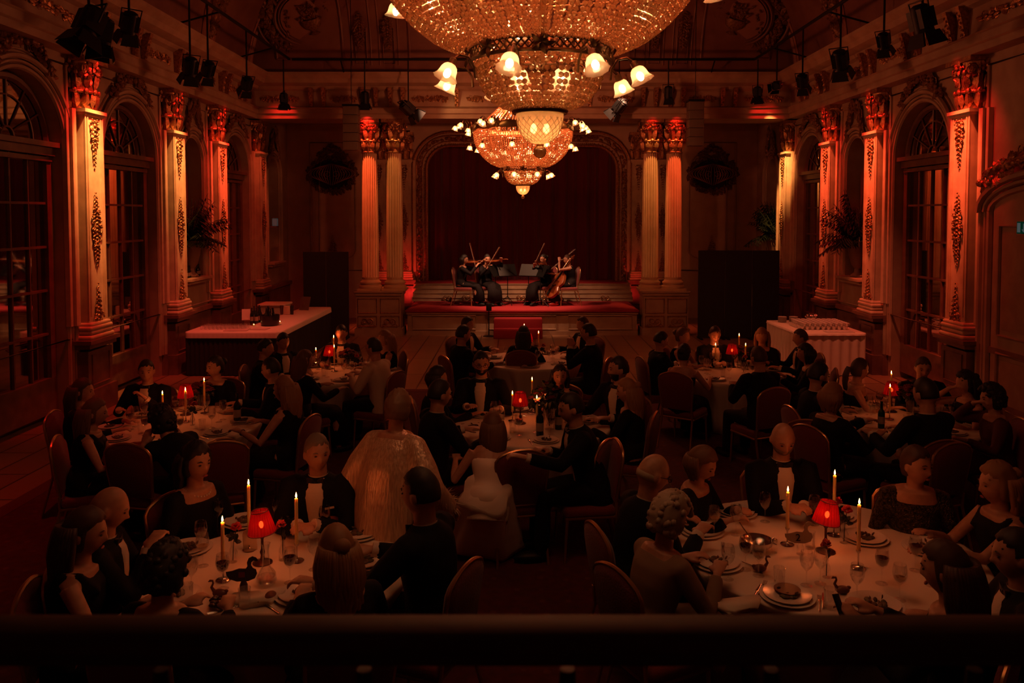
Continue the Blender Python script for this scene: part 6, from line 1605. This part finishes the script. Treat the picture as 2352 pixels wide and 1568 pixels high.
# ---- near table, exit side (B)
P('bald man in tuxedo and glasses leaning to eat, profile', 1500, 1088, 'B', 'chair under the bald man with glasses', hair='bald', extras=('rim',), hc=WH, glasses=True, pitch=.38, hands='eat', lean=.24, face=-75, s=1.08)
P('woman in black bowing her short brown-haired head over her plate', 1612, 1065, 'B', 'chair under the woman bowing her head', outfit='sleeved', hair='bob', hc=LB, pitch=.45, hands='eat', lean=.22, col=BLK, fem=True, face=-125)
P('bald bearded man in tuxedo looking down, facing the camera', 1798, 1008, 'B', 'chair under the bald bearded man', hair='bald', extras=('beard',), hc=GRY, pitch=.40, hands='clasp', face=180, s=1.06)
P('elderly woman with short white curls, glasses and beige jacket', 1538, 1190, 'B', 'chair under the white-haired woman in beige', outfit='sleeved', hair='curly', hc=WH, glasses=True, pitch=.40, hands='eat', lean=.25, col=(.20, .13, .08), fem=True, face=-62, s=1.03)
P('woman in glittering sequined dress with pinned-up hair', 2105, 1068, 'B', 'chair under the woman in sequins', outfit='sleeved', hair='updo', hc=BR, look=-155, pitch=.05, hands='lap', col=None, fem=True, face=165, lowneck=True, s=1.04)
P('blonde woman in profile at the frame edge, thin arm stretched to her plate', 2290, 1112, 'B', 'chair under the blonde woman at the frame edge', outfit='dress', hair='wavy', hc=BLD, look=88, pitch=.1, hands=((-.1, .52, .82), (.14, .40, .82)), col=BLK, face=95, s=1.05)
rr_ = P('woman with long dark hair seen from behind, holding up a phone', 2172, 1308, 'B', 'chair under the long-haired woman holding the phone', outfit='sleeved', hair='long', hc=BR, hands=((-.22, .36, .88), (.12, .40, .82)), col=BLK, fem=True, face=48, s=1.06, pitch=.2)
bo, MHh, arms_, _ = rr_; wr = arms_[0][2]
mb = MB(); mb.lbox((0, 0, 0), (.075, .009, .155), .004); q = M4.Rotation(bo.rotation_euler.z, 4, 'Z') @ (wr+V((0, .09, .05)))
tag(mb.build('phone', blackm, None, True, loc=bo.location+q*1.06, rot=(-.5, .3, bo.rotation_euler.z)), 'black phone held up by the long dark-haired woman', 'phone')
P('man in tuxedo cut off by the frame edge, white cuff on the table', 2335, 1275, 'B', None, hair='short', hc=DK, hands=((-.2, .42, .80), (.1, .40, .80)), face=72, s=1.05, base=None)
# ---- table by the mirrored doors (C)
P('man in tuxedo raising one arm, facing the camera before a mirrored door', 336, 852, 'C', 'chair under the man before the mirrored door', look=-160, hair='short', hc=DK, hands=((-.1, .28, .92), (.16, .36, .82)), face=178, s=1.0)
P('woman in black top with tied-up dark hair against the black bar skirting', 494, 842, 'C', 'chair under the woman against the bar skirting', outfit='sleeved', hair='updo', hc=DK, look=140, hands='lap', col=BLK, fem=True)
P('woman with long dark hair in profile, wall side, farther of two', 190, 898, 'C', 'chair under the farther long-haired woman, wall side', outfit='sleeved', hair='long', hc=BR, hands='table', col=BLK, fem=True, face=-80)
P('woman with very long blonde hair in a black strap dress, wall side', 218, 948, 'C', 'gold-framed chair under the very long-haired blonde', outfit='dress', hair='long', hc=LB, hands='table', col=BLK, face=-72, lean=.15)
P('dark-haired man in black bending low over the table', 372, 968, 'C', 'chair under the man bending low over the table', hair='curly', hc=DK, lean=.85, pitch=.25, hands=((-.14, .52, .82), (.18, .45, .82)), outfit='suit', col=SUIT, shirt=False, face=62, s=1.05)
P('blonde woman in sleeveless black dress with a bracelet, side on', 652, 895, 'C', 'chair under the blonde with the bracelet', outfit='dress', hair='long', hc=BLD, hands='table', col=BLK, extras=('bracelet',), face=78, s=1.04)
P('dark-haired man in tuxedo, sharp profile, turned away from the blonde', 622, 848, 'C', 'chair under the man with sharp profile', hair='short', hc=DK, look=88, hands='table', face=105, s=1.02)
# ---- table in front of the bar (E)
P('dark-haired man in profile just below the bar cloth corner', 610, 800, 'E', 'chair under the man below the bar corner', hair='short', hc=DK, hands='table', face=-85, det=False)
P('man in tuxedo with white shirt front and bow tie looking down, below the bar', 650, 785, 'E', 'chair under the bow-tied man below the bar', hair='short', hc=DK, pitch=.25, hands='table', face=-135, det=False)
P('woman with long reddish hair seen from behind at the table before the bar', 700, 828, 'E', 'chair under the reddish-haired woman', outfit='sleeved', hair='long', hc=(.10, .035, .02), hands='table', col=BLK, fem=True, face=-50, det=False)
P('dark-haired man in tuxedo facing the camera at the black screen', 784, 765, 'E', 'chair under the man backed by the black screen', hair='short', hc=DK, pitch=.3, hands='table', face=180, det=False)
P('man in white dinner jacket leaning over the table, seen from behind', 858, 800, 'E', 'chair with rounded back behind the white dinner jacket', hair='short', hc=DK, hands='eat', outfit='suit', col=(.55, .42, .30), lean=.18, face=68, shirt=False, s=1.05)
P('blonde woman in black behind the white dinner jacket', 884, 778, 'E', 'chair standing farther behind the white dinner jacket', outfit='dress', hair='long', hc=BLD, hands='table', col=BLK, face=110, det=False)
# ---- table closest to the stage (F)
P('man with bow tie farther back, half hidden at the stage table', 1074, 745, 'F', 'chair under the half hidden man at the stage table', hair='short', hc=DK, hands='table', det=False, face=-115)
P('dark-haired man in suit from the side, bar side of the stage table', 1064, 768, 'F', 'red chair behind the man at the bar side of the stage table', hair='short', hc=DK, hands='table', face=-62, s=1.05)
P('woman with long dark hair from behind against the red stage steps', 1203, 768, 'F', 'burgundy chair with its back to the camera at the stage table', outfit='sleeved', hair='long', hc=DK, hands='table', col=BLK, fem=True, face=-8)
P('tall man in suit lifting his hands to his mouth at the stage table', 1352, 765, 'F', 'chair leaning out behind the tall man at the stage table', hair='short', hc=DK, hands=((-.08, .30, 1.00), (.08, .30, 1.0)), face=68, s=1.08)
P('man almost hidden behind the tall man at the stage table', 1338, 745, 'F', 'chair under the almost hidden man at the stage table', hair='short', hc=BR, hands='table', det=False, face=115)
# ---- middle table (D)
P('bearded man in glasses and tuxedo with bow tie facing the camera', 1105, 835, 'D', 'chair under the bearded man in glasses', hair='short', hc=DK, glasses=True, extras=('beard',), look=-170, pitch=.15, hands=((-.22, .38, .80), (.1, .38, .82)), face=175, s=1.08)
P('smiling woman with dark hair past her shoulders, facing the camera', 1286, 862, 'D', 'chair under the smiling dark-haired woman', outfit='sleeved', hair='long', hc=DK, look=180, pitch=.1, hands='eat', col=BLK, fem=True, s=.97, face=170)
P('bearded man in tuxedo with open collar looking over the table', 1420, 848, 'D', 'chair under the bearded man looking over the table', hair='short', hc=DK, extras=('beard',), look=100, pitch=.02, hands='table', face=130, s=1.08)
P('blonde woman with half-up hair and long locks, seen from behind', 1440, 898, 'D', 'chair under the blonde with half-up hair', outfit='sleeved', hair='half', hc=BLD, hands='table', col=BLK, fem=True, face=70)
P('man in tuxedo leaning in with one arm stretched to the empty chair', 1312, 938, 'D', 'round-backed chair behind the leaning man in tuxedo', hair='short', hc=DK, lean=.28, look=95, pitch=.2, hands=((-.30, .58, .88), (.12, .35, .80)), face=98, s=1.08)
P('dark-suited man seen from the side, turned to the middle table', 1010, 905, 'D', 'chair under the dark-suited man by the silver robe', hair='short', hc=DK, hands='table', face=-60, s=1.08)
P('dark-haired woman between the two men, bar side of the middle table', 1005, 868, 'D', 'chair under the dark-haired woman between two men', outfit='sleeved', hair='bob', hc=DK, hands='table', col=BLK, fem=True, face=-75, det=False)
br_ = P('bride in white satin gown with long loose hair, turned away', 1130, 980, 'D', None, outfit='strapless', hair='long', hc=LB, hands='table', col='white_satin', lean=.42, roll=.16, face=14, lsit=.30)
# gown train flowing from the bride's chair to the floor
b0 = br_[0].location; pa = at_z(1110, 1278, .02)
mb = MB(); R = []
for i in range(12):
    t = i/11; c = V((b0.x-.02, b0.y-.05, .60)).lerp(V((pa.x, pa.y+.12, .05)), t**.9); c.z = .60*(1-t)**1.15+.05
    a, b = .20+.13*t, .16+.10*t
    R.append([(c.x+a*(1+.10*sin(6*q+3*t))*cos(q), c.y+b*(1+.10*sin(5*q))*sin(q)*.9, max(.018, c.z+.10*sin(q)*(1-t)+.03*cos(3*q))) for q in [2*pi*j/30 for j in range(30)]])
R.append([((x-pa.x)*.3+pa.x, (y-pa.y)*.3+pa.y, .02) for x, y, z in R[-1]])
mb.loft([[(x-b0.x, y-b0.y, z) for x, y, z in r_] for r_ in R]); o = mb.build('gown_train', MATS['white_satin'], None, True, ang=0); o.parent = br_[0]
o.matrix_parent_inverse = (M4.Rotation(br_[0].rotation_euler.z, 4, 'Z')).inverted()
# woman standing in pleated silver robe
person('standing woman in shimmering pleated robe with feather cuffs, seen from behind', (914, 938), face=-25, look=-18, pose='stand', outfit='robe', hair='tousled', hc=(.17, .09, .05), hands=((-.34, .10, .88), (.36, .16, .92)), fem=True, extras=('feathers',), lean=.14, pitch=.3, s=1.0, col=SUIT)
# ---- table in front of the wide screen (G)
P('man in suit side on, bar-facing end of the table before the wide screen', 1518, 782, 'G', 'chair under the man side on before the wide screen', hair='short', hc=DK, pitch=.3, hands='eat', face=-78)
P('woman in black with bound hair between the two men before the wide screen', 1568, 772, 'G', 'chair under the woman with bound hair', outfit='dress', hair='updo', hc=LB, hands='table', col=BLK, face=-120, det=False)
P('man in tuxedo with bow tie facing the camera before the wide screen', 1642, 768, 'G', 'chair under the bow-tied man before the wide screen', hair='short', hc=BR, pitch=.4, hands='clasp', face=180)
P('blonde woman with hairband looking down beside the cup table', 1750, 772, 'G', 'chair under the blonde with hairband', outfit='sleeved', hair='long', hc=BLD, pitch=.35, hands='eat', col=BLK, fem=True, face=155, det=False)
P('person in off-shoulder black top with dark bun, seen from behind', 1572, 812, 'G', 'burgundy chair angled behind the off-shoulder guest', outfit='strapless', hair='updo', hc=DK, hands='table', col=BLK, face=-35)
P('broad man in black seen from behind before the candle-lit wide-screen table', 1742, 822, 'G', 'burgundy chair square to the camera behind the broad man', hair='short', hc=BR, hands='eat', shirt=False, outfit='suit', face=22, s=1.06)
P('man with grey-brown hair at the corner of the cup table', 1838, 776, 'G', 'chair under the man at the cup table corner', hair='short', hc=BR, hands='table', face=85, det=False)
P('dark-haired woman leaning in front of the cup table, side on', 1850, 812, 'G', 'chair under the woman leaning before the cup table', outfit='sleeved', hair='bob', hc=DK, hands=((-.2, .48, .84), (.14, .40, .82)), col=BLK, fem=True, face=75, lean=.25, det=False)
# ---- table by the panelled door (H)
P('bearded man in suit leaning to the table by the panelled door', 1880, 862, 'H', 'chair under the bearded man leaning in', hair='short', hc=DK, extras=('beard',), pitch=.15, hands='table', face=-85, s=1.08)
P('woman with ponytail and bare shoulders side on below the cup table', 1975, 848, 'H', 'chair under the woman with the ponytail', outfit='strapless', hair='ponytail', hc=BR, look=-80, hands='table', col=BLK, face=-115)
P('short-haired man in dark suit facing the camera by the mirrored door', 2120, 845, 'H', 'chair under the short-haired man by the mirrored door', hair='short', hc=BR, pitch=.25, look=165, hands='table', face=175, shirt=False, outfit='suit')
P('woman with straight blonde bob seen from behind', 1912, 912, 'H', 'chair under the woman with the blonde bob', outfit='sleeved', hair='bob', hc=BLD, hands=((-.12, .3, .80), (.2, .42, .82)), col=BLK, fem=True, face=-65, s=1.04)
P('man in tuxedo with wide black back turned to the camera', 2125, 905, 'H', 'burgundy chair behind the wide black tuxedo back', hair='short', hc=DK, hands='table', face=22, s=1.12, pitch=.2, shirt=True)
P('woman with hand at her face, dark hair, by the panelled door', 2218, 880, 'H', 'chair under the woman with hand at her face', outfit='dress', hair='wavy', hc=DK, hands='chin', col=BLK, face=95, det=False)
P('woman with short curly dark hair in a dark red dress, profile', 2278, 915, 'H', 'chair under the curly-haired woman in dark red', outfit='sleeved', hair='curly', hc=DK, hands='chin', col=(.07, .012, .010), fem=True, face=82)
for o in bpy.data.objects:
    if o.get('label', '').startswith('woman in glittering'):
        for c in [q for q in bpy.data.objects if q.parent == o and q.name.split('.')[0] in ('dress_top', 'skirt')]: c.data.materials[0] = seqm
# empty chairs
def chair_at(px, py, face, lb, z=.93):
    p = at_z(px, py, z); r = math.radians(face); f = V((-sin(r), cos(r), 0)); p = p+f*.27
    spawn('chair', (p.x, p.y, .0), lb, 'chair', 'burgundy banquet chairs', r)
chair_at(1200, 1040, 12, 'burgundy chair in the centre beside the bride, under the stretched-out hand', .95)
chair_at(1392, 1022, 62, 'empty burgundy chair beside the leaning man in tuxedo')
chair_at(290, 1030, -12, 'empty burgundy chair with its back to the camera by the wall side table')
chair_at(508, 1025, 22, 'empty burgundy chair behind the woman with the pearl necklace')
chair_at(1862, 975, -30, 'empty burgundy chair behind the bald bearded man')
chair_at(2168, 1022, 15, 'empty burgundy chair behind the woman in sequins')

# ================================================================== the string quartet
SF = SZ+.02
violinM = mat('violin_varnish', (.26, .07, .02), .25, col2=(.16, .04, .012), cscale=6)
def fiddle(name, s, label, loc, rot, parent_scale=1):
    """body in xy, neck along +y, belly facing +z; s = body length"""
    t = empty(name, loc); t.rotation_euler = rot
    out = []; n = 48
    for i in range(n):
        a = 2*pi*i/n; yv = -cos(a); 
        wv = (.30-.03*yv)*(1-.32*exp(-(yv/.22)**2)); out.append((wv*sin(a)*1.15*s, yv*.5*s))
    mb = MB(); mb.loft([[(x*k, y_*k, z*s) for x, y_ in out] for z, k in ((-.055, .86), (-.045, .98), (.045, .98), (.062, .84), (.075, .5))]); mb.build('sound_box', violinM, t, True)
    mb = MB(); mb.tube([(0, .45*s, .06*s), (0, 1.0*s, .06*s)], [.045*s, .032*s], 8); mb.tube([(0, 1.0*s, .06*s), (0, 1.10*s, .05*s), (0, 1.15*s, .02*s), (0, 1.12*s, 0), (0, 1.09*s, .02*s)], [.03*s, .03*s, .03*s, .025*s, .02*s], 7)
    for i, y_ in enumerate((1.03, 1.07)): mb.tube([(-.09*s, y_*s, .05*s), (.09*s, y_*s, .05*s)], .008*s, 5)
    mb.build('neck', violinM, t, True)
    mb = MB(); mb.box((0, .55*s, .10*s), (.06*s, .75*s, .012*s)); mb.box((0, -.30*s, .11*s), (.09*s, .26*s, .015*s)); mb.box((0, -.05*s, .10*s), (.14*s, .012*s, .10*s)); mb.build('fingerboard', blackm, t, False)
    mb = MB()
    for x in (-.02, -.007, .007, .02): mb.tube([(x*s, -.2*s, .13*s), (x*s, -.05*s, .155*s), (x*.8*s, 1.0*s, .115*s)], .0016 if s < .5 else .003, 4)
    mb.build('strings', silverM, t, True)
    return tag(t, label, {'violin': 'violin', 'viola': 'viola', 'cello': 'cello'}[name])
def bow(a, b, label):
    a, b = V(a), V(b); t = empty('bow', a); d = b-a; up_ = V((0, 0, 1)).cross(d).normalized()*.0+V((0, 0, 0))
    n_ = d.cross(V((0, 1, 0))).normalized()*.02
    mb = MB(); mb.tube([(0, 0, 0), tuple(d*.5+n_*.2), tuple(d)], .0045, 6); mb.build('stick', violinM, t, True)
    mb = MB(); mb.tube([tuple(n_), tuple(d*.98+n_)], .0025, 4); mb.build('horsehair', mat('horsehair', (.6, .5, .4), .6), t, True)
    tag(t, label, 'bow')
def musician(label, px, py, face, hands, chair, **kw):
    r = person(label, (px, py), face, y=kw.pop('y', 20.05), zf=SF, hands=hands, **kw)
    if chair:
        c = seat(r[0], chair); 
    return r
def wpt(r, p):
    o = r[0]; return o.location+(M4.Rotation(o.rotation_euler.z, 4, 'Z') @ V(p))*o.scale.x
m1 = musician('seated violinist in black with a dark fringe, outermost on the bar side', 1066, 600, -95, ((-.18, .48, 1.08), (.12, .40, 1.00)), 'gold chair of the violinist nearest the bar side', outfit='sleeved', hair='bob', hc=DK, fem=True, col=BLK, look=-100, pitch=.12, lsit=.40)
m2 = musician('seated violinist in long black skirt, face lit, next to the music stands', 1119, 592, -150, ((-.22, .42, 1.12), (.14, .36, .95)), 'gold chair of the violinist in the long skirt', outfit='sleeved', hair='updo', hc=DK, fem=True, col=BLK, look=-165, pitch=.15, y=20.3)
m3 = musician('seated viola player in black, bow held upright, spotlit cheek', 1249, 594, 130, ((-.20, .40, 1.05), (.05, .36, .98)), 'gold chair of the viola player', outfit='sleeved', hair='updo', hc=DK, fem=True, col=BLK, look=120, pitch=.18, y=20.3)
m4 = musician('seated cellist with bare forearm and red sandals, outermost on the cup table side', 1304, 594, 98, ((-.04, .30, 1.12), (.16, .48, .80)), 'gold chair of the cellist', outfit='dress', hair='updo', hc=BR, fem=True, col=BLK, look=100, pitch=.2, y=20.1, lsit=.36)
def violin_at(r, nm, lb, sd=-1, drop=0):
    a = wpt(r, (sd*.05, .12, 1.10-drop)); b = wpt(r, (r[2][0][2].x*1.0, r[2][0][2].y+.02, r[2][0][2].z+.02)); d = (b-a).normalized()
    q = d.to_track_quat('Y', 'Z').to_euler(); L = .36 if nm == 'violin' else .40
    fiddle(nm, L, lb, a+d*.14, q); return a+d*.20
v1 = violin_at(m1, 'violin', 'reddish violin under the chin of the fringe-haired violinist'); v2 = violin_at(m2, 'violin', 'golden brown violin of the violinist in the long skirt'); v3 = violin_at(m3, 'viola', 'golden viola held low by the spotlit player', -1, .10)
w1 = wpt(m1, m1[2][1][2]); d1 = V((-.25, -.05, 1)).normalized(); bow(w1, w1+d1*.62, 'thin bow rising steeply from the fringe-haired violinist')
w2 = wpt(m2, m2[2][1][2]); bow(w2, w2+V((.5, -.05, .85)).normalized()*.62, 'bow slanting across the violin of the long-skirted player')
w3 = wpt(m3, m3[2][1][2]); bow(w3, w3+V((.42, -.05, .9)).normalized()*.66, 'bow held up high by the viola player')
cb = wpt(m4, (0, .40, 0)); t = fiddle('cello', .76, 'large red-brown cello leaning against the seated cellist', (0, 0, 0), (0, 0, 0))
ca = V((cb.x+.02, cb.y-.05, SF+.52)); dd = V((.62, .10, .95)).normalized(); t.location = ca; nrm = V((-.8, -.55, .45)); 
yv = dd; zv = (nrm-yv*nrm.dot(yv)).normalized(); xv = yv.cross(zv); t.rotation_euler = M4(((xv.x, yv.x, zv.x, 0), (xv.y, yv.y, zv.y, 0), (xv.z, yv.z, zv.z, 0), (0, 0, 0, 1))).to_euler()
mb = MB(); mb.tube([(0, -.36, 0), (0, -.62, 0)], .006, 6); mb.build('end_pin', silverM, t, True)
w4 = wpt(m4, m4[2][1][2]); bow(w4-V((.1, 0, .0)), w4+V((.62, -.05, .62)), 'long bow drawn across the cello strings')
def music_stand(px, py, lb, rz=0, white=False):
    p = at_z(px, py, SF); t = empty('music_stand', (p.x, p.y, SF), rz)
    mb = MB(); mb.tube([(0, 0, .18), (0, 0, .80)], .011, 6); mb.build('pole', blackm, t, True)
    for k in range(3): a = 2*pi*k/3+.5; mb = MB(); mb.tube([(0, 0, .22), (.27*cos(a), .27*sin(a), .012)], .009, 5); mb.build('leg', blackm, t, True)
    A = TR((0, 0, .82), (-.5, 0, 0)); mb = MB(); mb.box((0, 0, .08), (.50, .01, .32), A); mb.box((0, .025, -.08), (.50, .06, .012), A); mb.build('desk', blackm, t, False)
    mb = MB(); mb.box((-.11, .012, .09), (.21, .004, .28), A); mb.box((.11, .012, .09), (.21, .004, .28), A); mb.build('sheet_music', MATS['card'], t, False)
    tag(t, lb, 'stand', 'music stands of the quartet')
music_stand(1138, 702, 'black music stand tilted before the violinist nearest the bar side', 1.25); music_stand(1166, 700, 'black music stand in the middle, before the long-skirted violinist', .45)
music_stand(1214, 700, 'black music stand in the middle, before the viola player', -.45); music_stand(1241, 703, 'black music stand standing before the cellist', -1.2)
p = at_z(1123, 772, 0); t = tag(empty('microphone_stand', p), 'black microphone stand with round base before the stage steps', 'stand')
mb = MB(); mb.lathe([(.001, 0), (.14, 0), (.14, .012), (.02, .03), (.001, .03)], 28); mb.build('round_base', blackm, t, True)
mb = MB(); mb.tube([(0, 0, .02), (0, 0, .66)], .012, 8); mb.build('pole', blackm, t, True)
mb = MB(); mb.lbox((0, 0, .70), (.13, .06, .18), .015); mb.build('clip_box', blackm, t, True)
mb = MB(); mb.tube([(-.01, 0, .79), (-.07, -.02, .92)], [.014, .018], 8); mb.build('microphone', silverM, t, True)
